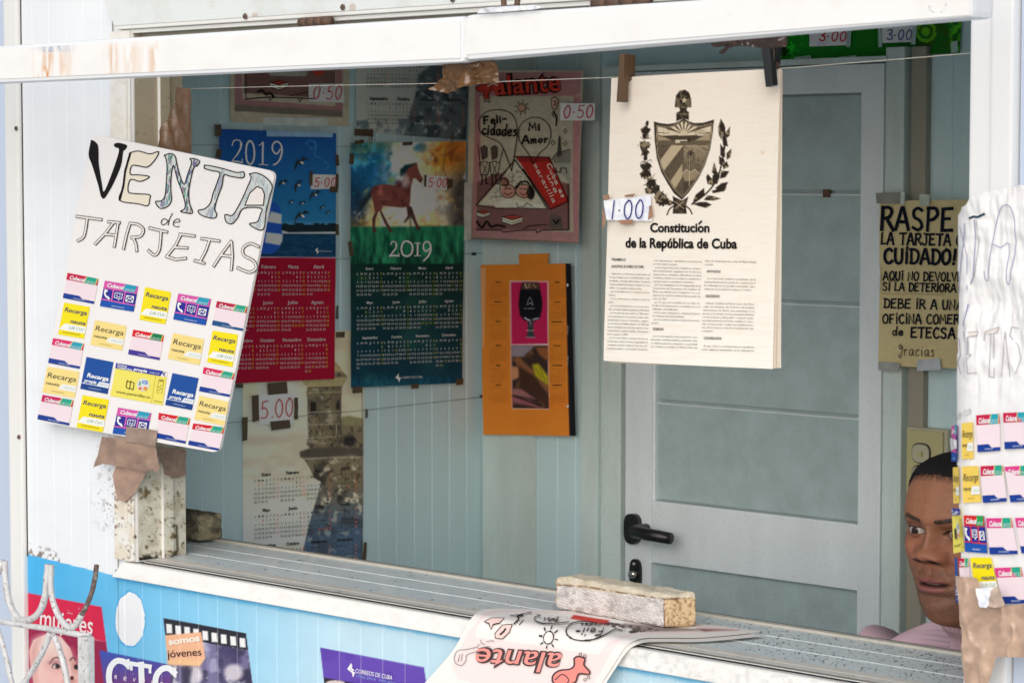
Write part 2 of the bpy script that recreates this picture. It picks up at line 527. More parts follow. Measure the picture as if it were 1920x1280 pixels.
def sheet(name, q, surf, painter, parent, k, cell=1.6, base=0.0, mat=None, bend=None, extra_cell=None):
    """a paper sheet with corners q (photo pixels, from top left, clockwise) lying on surf, its picture given by painter(Pic)"""
    L = lambda a, b: np.hypot(*(np.asarray(q[a], float) - np.asarray(q[b], float)))
    nu = max(1, int(max(L(0, 1), L(3, 2)) / cell)); nv = max(1, int(max(L(0, 3), L(1, 2)) / cell))
    p, f = uvgrid(q, nu, nv)
    pic = Pic(p); painter(pic)
    P, n = surf.hit(p)
    P = P + n * base
    if bend is not None: P = bend(p, P, n)
    return mesh_obj(name, P, f, mat or M['print'], parent, np.minimum(lin(np.clip(pic.c, 0, 255)) * k, 0.9), smooth=True)

def patch(name, q, surf, col, parent, k, base=0.002, mat=None, amp=.0012, cell=6):
    """a strip of tape or a slip of paper: slightly buckled"""
    def pt(pic):
        pic.fill(col); pic.mul(1 + .25 * (pic.n(9, 3) - .5))
    def bend(p, P, n):
        return P + n * ((vnoise(p, 14, 5) - .5) * 2 * amp)[:, None]
    return sheet(name, q, surf, pt, parent, k, cell, base, mat or M['gloss'], bend)

def paint_by(o_verts, painter, k):
    pic = Pic(proj(o_verts)); painter(pic)
    return np.minimum(lin(np.clip(pic.c, 0, 255)) * k, 0.9)

def face3(name, pts, painter, parent, k, cell=2.0, mat=None, bend=None):
    """a flat stained face given by four 3-D corners"""
    a, b, c, d = [np.asarray(p, float) for p in pts]
    pp = proj([a, b, c, d])
    nu = max(1, int(max(np.hypot(*(pp[1] - pp[0])), np.hypot(*(pp[2] - pp[3]))) / cell))
    nv = max(1, int(max(np.hypot(*(pp[3] - pp[0])), np.hypot(*(pp[2] - pp[1]))) / cell))
    u, v = np.meshgrid(np.linspace(0, 1, nu + 1), np.linspace(0, 1, nv + 1)); u, v = u.ravel()[:, None], v.ravel()[:, None]
    P = a * (1 - u) * (1 - v) + b * u * (1 - v) + c * u * v + d * (1 - u) * v
    f = [(j * (nu + 1) + i, j * (nu + 1) + i + 1, (j + 1) * (nu + 1) + i + 1, (j + 1) * (nu + 1) + i) for j in range(nv) for i in range(nu)]
    return mesh_obj(name, P, f, mat or M['stained'], parent, paint_by(P, painter, k))

def crumple(name, outline, surf, col, parent, k, base=.003, amp=.006, sc=26, mat=None, cuts=2, seed=1, an=(1, 1)):
    """a torn piece of tape or paper: an outline filled with fine faces and pushed into folds"""
    bm = bmesh.new()
    bm.faces.new([bm.verts.new((x, y, 0)) for x, y in outline])
    bmesh.ops.triangulate(bm, faces=bm.faces[:])
    for _ in range(cuts + 2):
        long = [e for e in bm.edges if e.calc_length() > 4.5]
        if not long: break
        bmesh.ops.subdivide_edges(bm, edges=long, cuts=2)
        bmesh.ops.triangulate(bm, faces=bm.faces[:])
    p = np.array([v.co[:2] for v in bm.verts]); bm.verts.index_update()
    f = [tuple(v.index for v in fa.verts) for fa in bm.faces]; bm.free()
    P, n = surf.hit(p)
    h = abs(vnoise(p * an, sc, seed, 3) - .5) * 1.4 + .3 * vnoise(p * an, sc * 2.2, seed + 9, 2)
    fine = np.abs(vnoise(p * (np.array(an) * (1, .6)), 34, seed + 5, 2) - .5) * 2
    P = P + n * (base + amp * h + min(amp, .006) * .45 * np.clip(1 - fine * 3.2, 0, 1) ** 2)[:, None]
    pic = Pic(p); pic.fill(col); pic.mul(.85 + .35 * pic.n(18, seed + 3))
    return mesh_obj(name, P, f, mat or M['tape'], parent, np.minimum(lin(pic.c) * k, .9), smooth=True)
M['tape'] = attr_mat('packing_tape', 0.2, 0.5, 0.6, 38)

FRONT, SIDE, BACK = Plane('Y', 0.0), Plane('X', -0.33), Plane('Y', 1.215)
ZS = 1.0575                                     # counter height
# ================================================================== ground and surroundings
def quad_plane(name, x0, x1, y0, y1, z, mat):
    return mesh_obj(name, [(x0, y0, z), (x1, y0, z), (x1, y1, z), (x0, y1, z)], [(0, 1, 2, 3)], mat)
M['concrete'] = paint('concrete', (.58, .58, .57), .85, .25, 3, speck=.5, bump=.05, stretch=(1, 1, 1))
g = quad_plane('pavement', -60, 60, -60, 60, -0.16, M['concrete']); tag(g, kind='structure')

M['white'] = paint('white_panel', (.80, .81, .82), .45, .06, 5)
M['offwhite'] = paint('white_aluminium', (.78, .77, .74), .42, .12, 14, dark=(.45, .4, .32))
M['inwall'] = paint('inner_panel', (.62, .80, .84), .5, .22, 4, dark=(.42, .53, .55), speck=.12)
M['intrim'] = paint('inner_trim', (.68, .80, .78), .5, .4, 8, dark=(.38, .38, .32), speck=.25)
M['inbrown'] = paint('inner_brown_trim', (.36, .33, .26), .5, .2, 10, speck=.2)
M['doorframe'] = paint('door_aluminium', (.81, .87, .90), .42, .25, 9, dark=(.42, .42, .45), speck=.25)
M['doorpanel'] = paint('door_panel', (.44, .55, .56), .36, .42, 16, dark=(.26, .32, .32), speck=.35, stretch=(1, 1, 1))
M['black'] = paint('black_plastic', (.012, .012, .013), .35, .2, 30)
M['dark'] = paint('dark_gap', (.02, .017, .015), .8, .2, 30)
M['chrome'] = paint('worn_chrome', (.5, .48, .45), .25, .2, 30, metal=.9)
M['ceil'] = paint('inner_ceiling', (.74, .76, .72), .6, .15, 4)
M['rust'] = paint('rusty_steel', (.09, .06, .045), .7, .5, 60, dark=(.2, .08, .03), stretch=(1, 1, 1))
M['bluewall'] = paint('pale_blue_wall', (.50, .57, .70), .6, .05, 3)

nb = thing('neighbouring_wall', 'smooth pale blue wall standing just beyond the kiosk corner', 'wall', (-2.2, .5, -.16))
box('wall_slab', -4.2, -.5, .35, .5, -.16, 3.2, M['bluewall'], nb, 0)
box('wall_coping', -4.2, -.49, .33, .52, 3.2, 3.26, M['white'], nb, .004)

K = thing('newsstand_kiosk', 'white panelled kiosk with an open counter window full of calendars', 'kiosk', (1.0, .6, -.16))

# ---- printed front below the counter, and the white panel beside the window
GX0 = FRONT.at(302, 1180)[0]; GS = FRONT.at(408, 1200)[0] - FRONT.at(302, 1180)[0]; GS /= 3.0
grooves = [GX0 + i * GS for i in range(-14, 48)]

def groove_face(name, a0, a1, z0, z1, lines, at, parent, painter, k, cell_z=2.6, nb=7, depth=.0016, gw=.0016, axis='X', mat=None, gl=1.0, ztop=None):
    """a boarded panel: fine grid with a shallow V at every line. at = plane position; axis = the horizontal run"""
    xs = [a0]
    ln = [x for x in lines if a0 + .004 < x < a1 - .004]
    edges = [a0] + ln + [a1]
    dep = {0: 0.0}
    for i in range(len(edges) - 1):
        l, r = edges[i] + (gw if i else 0), edges[i + 1] - (gw if i < len(edges) - 2 else 0)
        if i: xs.append(l)
        xs += [l + (r - l) * j / nb for j in range(1, nb + 1)]
        if i < len(edges) - 2: dep[len(xs)] = depth; xs.append(edges[i + 1])
    nz = max(2, int((z1 - z0) / (.00105 * cell_z)))
    V = []
    for j in range(nz + 1):
        for i, x in enumerate(xs):
            zt = z1 if ztop is None else ztop(x)
            z = z0 + (zt - z0) * j / nz
            V.append((x, at + dep.get(i, 0), z) if axis == 'X' else (at - dep.get(i, 0), x, z))
    nx = len(xs)
    F = [(j * nx + i, j * nx + i + 1, (j + 1) * nx + i + 1, (j + 1) * nx + i) for j in range(nz) for i in range(nx - 1)]
    cols = paint_by(np.array(V), painter, k) if painter else None
    if painter:
        gm = np.array([1 if i in dep and dep[i] > 0 else 0 for i in range(nx)] * (nz + 1))[:, None]
        gm = gm * gl; cols = cols * (1 - gm) + np.minimum(cols * .75 + .16, .85) * gm
    return mesh_obj(name, V, F, mat or M['stained'], parent, cols)

Z8 = lambda pts: zc(pts, 0, 1000, 1920 / 420)
B1 = lambda pts: zc(pts, 180, 1040, 4)
B2 = lambda pts: zc(pts, 560, 1040, 1920 / 440)

def wrap_paint(s):
    p = s.p
    s.fill((150, 212, 243))
    s.grad((60, 1100), (640, 1190), (72, 182, 238), (202, 233, 247))
    s.mul(1 + .05 * (s.n(40, 2) - .5))
    # deeper blue along the rail
    top = 1078 + (p[:, 0] - 218) * .176
    e = p[:, 1] - top
    s.mix(np.clip(1 - e / (10 + 8 * s.n(18, 4)), 0, .8) * (p[:, 0] > 215), (60, 176, 238))
    # women's magazine cover
    cov = Z8([(150, 490), (225, 505), (870, 625), (910, 925), (960, 1290), (1010, 1700), (150, 1700)])
    s.poly(cov, (226, 26, 74))
    s.poly(Z8([(150, 775), (905, 925), (960, 1290), (1010, 1700), (150, 1700)]), (160, 24, 72))
    s.line(Z8([(150, 780), (905, 922)]), 1.2, (250, 225, 225), .8)
    s.poly(Z8([(150, 900), (235, 1100), (205, 1290), (190, 1700), (100, 1700)]), (50, 160, 215))
    face = Z8([(250, 1000), (285, 910), (400, 855), (520, 880), (600, 975), (640, 1090), (672, 1170), (700, 1250), (690, 1330), (650, 1460), (560, 1560), (420, 1600), (330, 1480), (290, 1290), (262, 1130)])
    s.poly(face, (246, 206, 196))
    s.poly(Z8([(610, 1000), (640, 1090), (672, 1170), (700, 1250), (690, 1330), (640, 1330), (630, 1200), (600, 1080)]), (236, 176, 166), 12, .8)
    s.ell(*Z8([(400, 930)])[0], 26, 16, (252, 224, 214), .7, .8)
    s.ell(*Z8([(475, 1125)])[0], 17, 13, (222, 160, 150), .7, 1.2); s.ell(*Z8([(640, 1130)])[0], 10, 14, (206, 140, 134), .7, 1.2); s.ell(*Z8([(470, 1250)])[0], 26, 22, (250, 190, 182), .6, 1.4); s.ell(*Z8([(585, 1180)])[0], 5, 22, (255, 228, 218), .7, 1.0); s.poly(Z8([(555, 1060), (590, 1100), (585, 1200), (560, 1240), (545, 1180)]), (232, 172, 160), 6, .6); s.poly(Z8([(262, 1010), (300, 920), (340, 900), (310, 1010), (310, 1200), (330, 1400), (290, 1290), (262, 1130)]), (214, 152, 146), 8, .8)
    s.line(catmull(Z8([(425, 1112), (455, 1070), (490, 1060), (520, 1076)]), 4), 2.4, (84, 46, 48), .9, 1.4)
    s.line(catmull(Z8([(600, 1082), (625, 1060), (648, 1078)]), 4), 2.6, (74, 40, 44), .9, 1.4)
    s.ell(*Z8([(484, 1134)])[0], 9, 4.4, (236, 220, 216), 1, .4); s.ell(*Z8([(492, 1134)])[0], 4.2, 4.2, (44, 28, 32), 1, .4); s.ell(*Z8([(468, 1100)])[0], 12, 4, (190, 130, 140), .6, .9)
    s.line(catmull(Z8([(446, 1142), (462, 1120), (486, 1112), (520, 1138)]), 4), 2.2, (48, 26, 32), .95, 1.2); s.line(catmull(Z8([(455, 1150), (490, 1160), (518, 1146)]), 4), 1.2, (140, 84, 80), .8, 1.4)
    s.ell(*Z8([(652, 1140)])[0], 4, 5, (40, 22, 30))
    s.ell(*Z8([(600, 1262)])[0], 12, 5, (206, 140, 130), .8, 1.0)
    s.ell(*Z8([(617, 1235)])[0], 3.5, 4, (90, 30, 35))
    s.ell(*Z8([(600, 1400)])[0], 16, 6, (190, 40, 60))
    # torn white patch
    c = Z8([(1115, 735)])[0]
    r = 1 + .06 * (s.n(9, 7) - .5) * 2
    d = np.hypot((p[:, 0] - c[0]) / 28.5, (p[:, 1] - c[1]) / 51.5) / r
    s.mix(np.clip((1.05 - d) * 30, 0, 1), (40, 160, 225)); s.mix(np.clip((1.0 - d) * 30, 0, 1), (247, 248, 250))
    # CTC cover
    ctc = Z8([(852, 995), (1200, 1070), (1560, 1140), (1590, 1400), (1630, 1700), (940, 1700), (890, 1290)])
    m = s.mask(ctc)
    t = np.clip((p[:, 1] - 1225) / 70, 0, 1)[:, None]
    s.c = s.c * (1 - m[:, None]) + (np.array((62, 84, 182.)) * (1 - t) + np.array((130, 60, 130.)) * t) * m[:, None]
    # film frame cover
    film = B1([(505, 472), (1125, 585), (1175, 980), (1230, 1400), (620, 1400)])
    s.poly(film, (120, 112, 150))
    m = s.mask(film)
    s.mix(m * np.clip((s.n(22, 12) - .42) * 4, 0, 1), (58, 52, 82))
    s.mix(m * np.clip((s.n(14, 15) - .56) * 6, 0, 1), (205, 200, 214))
    s.poly(B1([(820, 640), (910, 660), (930, 980), (840, 980)]), (150, 145, 185), 3, .7)
    s.poly(B1([(915, 660), (1060, 690), (1090, 800), (1000, 860), (930, 980), (915, 800)]), (62, 54, 96), 5, .8)
    s.ell(*B1([(1030, 880)])[0], 18, 16, (222, 214, 222), .9, .5); s.ell(*B1([(740, 900)])[0], 15, 18, (225, 218, 224), .9, .5)
    s.poly(B1([(640, 840), (720, 850), (700, 960), (650, 980)]), (66, 58, 84), 4)
    s.poly(B1([(505, 472), (1125, 585), (1140, 712), (815, 655), (520, 600)]), (36, 36, 48))
    for i, (x, y) in enumerate([(548, 550), (616, 562), (683, 572), (750, 586), (818, 602), (887, 616), (957, 628), (1028, 642), (1098, 655)]):
        s.poly(B1([(x - 22, y - 36), (x + 20, y - 32), (x + 24, y + 36), (x - 18, y + 34)]), (247, 246, 244), .8)
    st = B1([(518, 600), (788, 577), (820, 770), (778, 830), (540, 820)])
    s.poly(st, (248, 190, 150))
    s.poly(B1([(540, 780), (800, 790), (778, 830), (540, 820)]), (250, 205, 150), 5, .8)
    # post office cover
    s.poly(B2([(175, 755), (1025, 918), (1045, 1047), (1120, 1600), (300, 1600), (205, 1010)]), (98, 66, 176))
    s.mix(s.mask(B2([(175, 755), (1025, 918), (1045, 1047), (205, 1010)])) * .35 * (s.n(60, 3) > .5), (120, 92, 196))
    s.poly(B2([(203, 1000), (600, 1075), (1070, 1160), (1120, 1600), (300, 1600)]), (38, 32, 36))
    s.ell(*B2([(300, 1045)])[0], 18, 5, (225, 205, 200)); s.ell(*B2([(520, 1100)])[0], 30, 10, (150, 120, 110), 1, .5)
    # scuffs
    s.mix((s.n(5, 31, 2) > .93) * .6, (235, 245, 250))

def panel_paint(s):
    p = s.p
    s.fill((244, 247, 250))
    s.mix(.25 * np.clip((s.n(60, 3) - .5) * 3, 0, 1), (225, 232, 238))
    # grime rubbed round the window corner
    d = np.clip((p[:, 0] - 165) / 60, 0, 1) * np.clip((p[:, 1] - 790) / 60, 0, 1) * np.clip((1010 - p[:, 1]) / 60, 0, 1)
    s.mix(np.clip((s.n(9, 21) - .60) * 9, 0, 1) * d * .6, (120, 106, 98))
    s.mix(np.clip((s.n(3.5, 22, 2) - .74) * 9, 0, 1) * d * .9, (60, 48, 44))
    s.mix(np.clip((s.n(2.6, 23, 2) - .955) * 20, 0, 1) * .6, (120, 110, 104))
    y0 = 1038 + (p[:, 0] - 48) * .24
    g = (p[:, 0] < 112) * np.clip((p[:, 1] - (y0 - 24)) / 8, 0, 1)
    s.mix(np.clip((s.n(6, 25) - .47) * 8, 0, 1) * g * np.clip((s.n(16, 26) - .4) * 8, 0, 1), (140, 128, 118))
    m = np.clip((p[:, 1] - y0) / .8 + .5 + 2 * (s.n(6, 5) - .5), 0, 1)[:, None]
    sv = s.c.copy(); wrap_paint(s); s.c = sv * (1 - m) + s.c * m

XL, XR = -.345, 2.25
groove_face('printed_front', -.068, 1.38, .78, 1.024, grooves, 0.0, K, wrap_paint, KO, 1.6, 22)
groove_face('printed_skirt', -.068, 1.38, .55, .7799, grooves, 0.0, K, wrap_paint, KO, 5, 6)
groove_face('printed_front_end', 1.381, XR, .55, 1.024, grooves, 0.0, K, wrap_paint, KO, 5, 6)
groove_face('front_panel', XL, -.069, .78, 2.42, grooves, 0.0, K, panel_paint, KO, 1.8, 20, .0004, .0008, gl=.08)
groove_face('front_panel_foot', XL, -.069, .55, .7799, grooves, 0.0, K, panel_paint, KO, 5, 6)
box('front_core', XL, XR, .004, .05, -.16, 1.02, M['white'], K, 0)
box('plinth_panel', XL, XR, -.004, .003, -.16, .55, M['white'], K, 0)
box('side_core', XL, -.004, .004, .05, 1.02, 2.42, M['white'], K, 0)
box('right_core', 1.83, XR, .004, .05, 1.02, 2.42, M['white'], K, 0)
box('right_panel', 1.825, XR, -.002, .004, 1.024, 2.42, M['bluewall'], K, 0)
box('header_core', XL, XR, .004, .05, 2.07, 2.42, M['white'], K, 0)
groove_face('header_panel', -.068, XR, 2.055, 2.42, grooves, 0.0, K, lambda s: s.fill((240, 244, 244)), KO, 8, 2, .0004, .0008, gl=0)

# ---- corner strip with its screws
def strip_paint(s):
    s.fill((243, 242, 240)); s.mix(.3 * np.clip((s.n(25, 3) - .5) * 4, 0, 1), (222, 218, 210))
    for x, y in ((40, 240), (45, 818)): s.ell(x, y + 6, 2, 10, (190, 150, 120), .5, .8)
box('corner_strip', -.387, -.3455, -.010, .05, -.16, 2.42, M['offwhite'], K, .004)
box('corner_seam', -.3455, -.343, -.001, .02, 1.03, 2.42, M['dark'], K, 0)
def screw(x, y, off=.012, r=.0045):
    P = FRONT.at(x, y)
    bm = bmesh.new()
    bmesh.ops.create_uvsphere(bm, u_segments=14, v_segments=8, radius=r)
    for v in bm.verts: v.co = Vector((v.co.x, v.co.y * .45, v.co.z))
    add_box(bm, -r * .7, r * .7, -r * .5, -r * .3, -r * .12, r * .12)
    bmesh.ops.translate(bm, verts=bm.verts[:], vec=Vector(P) + Vector((0, -off, 0)))
    bm_obj('screw', bm, M['rust'], K, True)
for q in ((40, 241), (45, 818)): screw(*q)
for q in ((478, 32), (661, 15), (867, 0)): screw(*q, off=.022, r=.005)
for q in ((221, 1070, .003), (263, 1004, .012)): screw(*q[:2], off=q[2], r=.0035)

# ---- window frame: left stile, rails with mitred corners
def stile_paint(s):
    p = s.p
    s.fill((243, 240, 232))
    s.mix(.5 * np.clip((s.n(12, 4) - .5) * 4, 0, 1), (222, 214, 198))
    low = np.clip((p[:, 1] - 870) / 60, 0, 1)
    s.mix(low * .6 * np.clip((s.n(20, 8) - .4) * 3, 0, 1), (226, 208, 176))
    s.mix(low * np.clip((s.n(5, 9) - .62) * 9, 0, 1) * .8, (120, 92, 84))
    s.line([(238, 0), (239, 1060)], 1.2, (205, 190, 165), .7)
    s.line([(244, 700), (245, 1045)], 1.5, (150, 130, 105), .7)
SZ0, SZ1 = 1.0, 2.1
box('stile_body', -.068, -.036, -.006, .004, 1.056, 2.003, M['offwhite'], K, .002)
box('stile_bead', -.034, -.001, -.012, .05, 1.056, 2.003, M['offwhite'], K, .003)
face3('stile_face', [(-.0675, -.0075, 2.003), (-.0365, -.0075, 2.003), (-.0365, -.0075, 1.056), (-.0675, -.0075, 1.056)], stile_paint, K, KO)
face3('bead_face', [(-.0335, -.0135, 2.003), (-.0015, -.0135, 2.003), (-.0015, -.0135, 1.056), (-.0335, -.0135, 1.056)], stile_paint, K, KO)
def rail_paint(s):
    s.fill((250, 248, 244)); s.mix(.4 * np.clip((s.n(18, 6) - .5) * 4, 0, 1), (236, 231, 222))
    s.mix(np.clip((s.n(4, 16) - .80) * 9, 0, 1) * .5, (190, 160, 130))
    s.mix((s.p[:, 0] > 1100) * .5 * np.clip((s.n(9, 11) - .5) * 6, 0, 1), (214, 212, 210))
    s.mix(np.clip((s.n(2.4, 29, 1) - .985) * 60, 0, 1) * .7, (70, 60, 55))
hexa('sill_rail', [(-.070, -.014, 1.0225), (-.036, -.014, 1.054), (1.80, -.014, 1.054), (1.84, -.014, 1.0225)],
     [(-.070, .003, 1.0225), (-.036, .003, 1.054), (1.80, .003, 1.054), (1.84, .003, 1.0225)], M['offwhite'], K, .003)
face3('sill_rail_face', [(-.037, -.0155, 1.052), (1.80, -.0155, 1.052), (1.835, -.0155, 1.0245), (-.064, -.0155, 1.0245)], rail_paint, K, .9)
def head_paint(s):
    s.fill((236, 240, 238)); s.mix(.35 * np.clip((s.n(30, 6) - .5) * 4, 0, 1), (214, 216, 210))
    s.mix(np.clip((s.n(4, 36) - .82) * 9, 0, 1) * .4, (150, 120, 95))
    for x, y in ((478, 32), (661, 15)): s.ell(x, y, 6, 8, (190, 160, 140), .5, .6)
hexa('head_rail', [(-.070, -.018, 2.062), (-.036, -.018, 2.005), (1.80, -.018, 2.005), (1.84, -.018, 2.062)],
     [(-.070, .004, 2.062), (-.036, .004, 2.005), (1.80, .004, 2.005), (1.84, .004, 2.062)], M['offwhite'], K, .003)
face3('head_rail_face', [(-.066, -.0195, 2.058), (1.83, -.0195, 2.058), (1.80, -.0195, 2.012), (-.038, -.0195, 2.012)], head_paint, K, .82)
box('head_lip', -.03, 1.80, -.010, .004, 1.998, 2.0045, M['offwhite'], K, .001)
box('head_reveal', 0.0, 1.80, .012, .125, 1.985, 2.05, M['inbrown'], K, .003)
M['rightstile'] = paint('right_stile_paint', (.80, .80, .79), .45, .1, 10, dark=(.6, .56, .48), stretch=(1, 1, .12))
box('right_stile', 1.754, 1.786, -.012, .12, 1.056, 2.06, M['rightstile'], K, .004)
box('right_stile_bead', 1.788, 1.822, -.017, .12, 1.056, 2.06, M['rightstile'], K, .004)

# ---- left jamb: stepped profile, grime stains, tone paler towards the bottom
def jamb_paint(s):
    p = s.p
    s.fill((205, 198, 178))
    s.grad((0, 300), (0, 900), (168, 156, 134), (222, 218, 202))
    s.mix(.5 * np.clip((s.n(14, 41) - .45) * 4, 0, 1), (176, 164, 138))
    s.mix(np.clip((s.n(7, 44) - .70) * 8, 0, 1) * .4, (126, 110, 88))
    low = np.clip((p[:, 1] - 850) / 40, 0, 1)
    s.mix(low * np.clip((s.n(10, 42) - .66) * 9, 0, 1) * .9, (110, 92, 62))
    s.mix(low * np.clip((s.n(5, 43) - .73) * 10, 0, 1), (34, 28, 22))
    s.mix(np.clip((s.n(3, 45, 2) - .88) * 10, 0, 1) * .8, (50, 40, 32))
    s.mix(np.clip((p[:, 1] - 1036) / 8, 0, 1) * np.clip((s.n(7, 47) - .38) * 6, 0, 1), (40, 34, 28))
    s.line([(331, 985), (333, 1030), (326, 1045)], 4, (60, 46, 26), .8, 3)
JD = Plane('X', 0.0).at(345, 700)[1]
yA, yB = Plane('X', 0.0).at(299, 700)[1], Plane('X', 0.0).at(318, 700)[1]
box('jamb_body', -.0035, 0.0, -.008, JD, 1.056, 2.05, M['offwhite'], K, 0)
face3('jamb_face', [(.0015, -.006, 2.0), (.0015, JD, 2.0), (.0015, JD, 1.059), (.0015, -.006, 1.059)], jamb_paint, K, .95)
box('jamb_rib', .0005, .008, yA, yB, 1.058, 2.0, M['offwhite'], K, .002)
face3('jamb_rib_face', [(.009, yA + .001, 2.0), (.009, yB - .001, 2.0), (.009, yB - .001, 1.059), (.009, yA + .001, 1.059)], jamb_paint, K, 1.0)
box('jamb_back', -.03, -.004, .05, JD, 1.056, 2.05, M['offwhite'], K, 0)

# ---- counter
CT = Plane('Z', ZS)
cy = lambda y: CT.at(560, y)[1]
Yband, Yr1, Yr2, Yb = cy(1086), cy(1069.5), cy(1053), .262
def counter_paint(s):
    p = s.p
    s.fill((210, 219, 221))
    s.mix(.6 * np.clip((s.n(26, 51) - .45) * 3, 0, 1), (228, 232, 230))
    s.mix(.35 * np.clip((vnoise(s.p * (.15, 1), 3, 5) - .5) * 4, 0, 1), (186, 193, 194))
    rt = np.clip((p[:, 0] - 1150) / 300, 0.02, 1)
    s.mix(np.clip((s.n(2.6, 53, 2) - (.88 - .17 * rt)) * 12, 0, 1) * .9, (52, 54, 60))
    s.mix(np.clip((vnoise(s.p * (.5, 1.4), 5, 57) - .78) * 12, 0, 1) * .8, (70, 72, 76))
def band_paint(s):
    s.fill((226, 222, 214)); s.mix(.4 * np.clip((s.n(20, 55) - .5) * 4, 0, 1), (206, 200, 190))
    s.line([(0, 1028), (2000, 1350)], .1, (0, 0, 0), 0)
    s.mix(np.clip((s.n(3.2, 56, 2) - .80) * 12, 0, 1) * .6, (110, 100, 92))
Y0 = 0.006
M['beige'] = paint('beige_lip', (.55, .52, .45), .5, .3, 20)
M['counter'] = attr_mat('counter_sheet', .38, .03, .4, 40)
box('counter_board', -.32, 2.2, Y0, Yb, ZS - .03, ZS - .002, M['offwhite'], K, .001)
face3('counter_top', [(-.32, Yb - .012, ZS), (2.2, Yb - .012, ZS), (2.2, Yband, ZS), (-.32, Yband, ZS)], counter_paint, K, 1.0, 2.2, M['counter'])
face3('counter_nosing', [(-.01, Yband, ZS + .0006), (1.76, Yband, ZS + .0006), (1.76, Y0, ZS + .0006), (-.01, Y0, ZS + .0006)], band_paint, K, .9)
box('nosing_ridge', 0.003, 1.76, (Y0 + Yband) / 2 - .0004, (Y0 + Yband) / 2 + .0004, ZS, ZS + .0012, M['beige'], K, 0)
box('rail_gap', -.03, 1.80, -.0030, Y0 - .0015, 1.0540, 1.0548, M['dark'], K, 0)
M['ridge'] = paint('worn_ridge', (.62, .64, .64), .4, .4, 40)
for y in (Yr1, Yr2):
    box('counter_ridge', -.31, 1.9, y - .0007, y + .0007, ZS - .001, ZS + .0010, M['ridge'], K, .0003)
box('counter_back_lip', -.32, 2.2, Yb - .011, Yb + .004, ZS - .03, ZS + .004, M['beige'], K, .002)
box('counter_back_seam', -.32, 2.2, Yb + .0045, Yb + .008, ZS - .03, ZS + .0035, M['dark'], K, 0)

for x, y, L_ in ((592, 41, .075), (1165, 4, .11)):
    P = Plane('Y', -.024).at(x, y); bm = bmesh.new()
    for k in range(4): add_tube(bm, [(P[0] - L_ / 2 + k * L_ / 4 + .001, P[1], P[2]), (P[0] - L_ / 2 + (k + 1) * L_ / 4 - .001, P[1], P[2])], .008, 12)
    bm_obj('hinge', bm, M['rust'], K, True)
# scuffs on the door

# ---- inside walls, floor, ceiling
YB = 1.215
wall_lines = [.2 + i * .0535 for i in range(20)]
groove_face('side_wall', .05, YB, -.1, 2.40, wall_lines, -.33, K, None, 1, 20, 2, .0022, .002, 'Y', M['inwall'])
XRW = 2.15
box('side_wall_core', -.345, -.333, .05, YB + .03, -.16, 2.42, M['white'], K, 0)
xw = lambda x, y=620, Y=YB: Plane('Y', Y).at(x, y)[0]
back_lines = [xw(1012) + i * .053 for i in range(1, 40) if not xw(1120) < xw(1012) + i * .053 < xw(1700)]
groove_face('back_wall', -.33, XRW, -.1, 2.40, back_lines, YB, K, None, 1, 20, 2, .0022, .002, 'X', M['inwall'])
box('back_wall_core', -.345, XRW + .03, YB + .006, YB + .04, -.16, 2.42, M['white'], K, 0)
box('inner_right_wall', XRW, XRW + .03, .05, YB, -.16, 2.42, M['inwall'], K, 0)
box('kiosk_floor', -.345, XRW, .05, YB, -.14, -.10, M['ceil'], K, 0)
box('kiosk_ceiling', -.33, XRW, .05, YB, 2.395, 2.41, M['ceil'], K, 0)
box('kiosk_roof', -.42, XRW + .1, -.06, YB + .1, 2.42, 2.50, M['offwhite'], K, .01)
box('corner_cover_strip', xw(908), xw(1007), YB - .007, YB + .001, -.1, 2.39, M['intrim'], K, .002)
box('wall_trim_strip', xw(1096), xw(1128), YB - .010, YB + .001, -.1, 2.39, M['intrim'], K, .002)

# ---- inner door
ZD = lambda x, y, Y=YB - .03: Plane('Y', Y).at(x, y)[2]
XD = lambda x, y=620, Y=YB - .03: Plane('Y', Y).at(x, y)[0]
dtop = ZD(1655, 119)
box('door_jamb', XD(1130), XD(1167), YB - .035, YB, -.1, dtop + .012, M['intrim'], K, .003)
box('door_jamb', XD(1656), XD(1691), YB - .030, YB, -.1, dtop + .03, M['intrim'], K, .003)
box('wall_batten', XD(1697), XD(1725), YB - .018, YB, -.1, dtop + .03, M['inbrown'], K, .003)
box('door_gap', XD(1167), XD(1175), YB - .012, YB - .002, -.1, dtop, M['dark'], K, 0)
box('door_head', XD(1130), XD(1660), YB - .034, YB, dtop + .002, dtop + .014, M['intrim'], K, .002)
D = bpy.data.objects.new('door', None); C.objects.link(D); D.parent = K; D.location = Vector((.42, 1.19, 0)) - K.location
def dbox(name, xa, xb, za, zb, ya, yb, mat, bev=.003): return box(name, xa, xb, ya, yb, za, zb, mat, D, bev)
xl0, xl1, xr0, xr1 = XD(1175), XD(1224), XD(1613), XD(1655)
z_r1 = ZD(1226, 938); z_r2 = ZD(1226, 1054)
z_t0 = ZD(1612, 174)
Yd0, Yd1 = YB - .034, YB - .006
dbox('door_stile', xl0, xl1, -.08, dtop, Yd0, Yd1, M['doorframe'])
dbox('door_stile', xr0, xr1, -.08, dtop, Yd0, Yd1, M['doorframe'])
dbox('door_rail', xl1, xr0, z_t0, dtop, Yd0 + .001, Yd1, M['doorframe'])
dbox('door_rail', xl1, xr0, z_r2, z_r1, Yd0 + .001, Yd1, M['doorframe'])
dbox('door_rail', xl1, xr0, -.08, .10, Yd0 + .001, Yd1, M['doorframe'])
dbox('glazing_bead', xl1, xl1 + .006, z_r1, z_t0, Yd0 + .006, Yd1, M['doorframe'], .001)
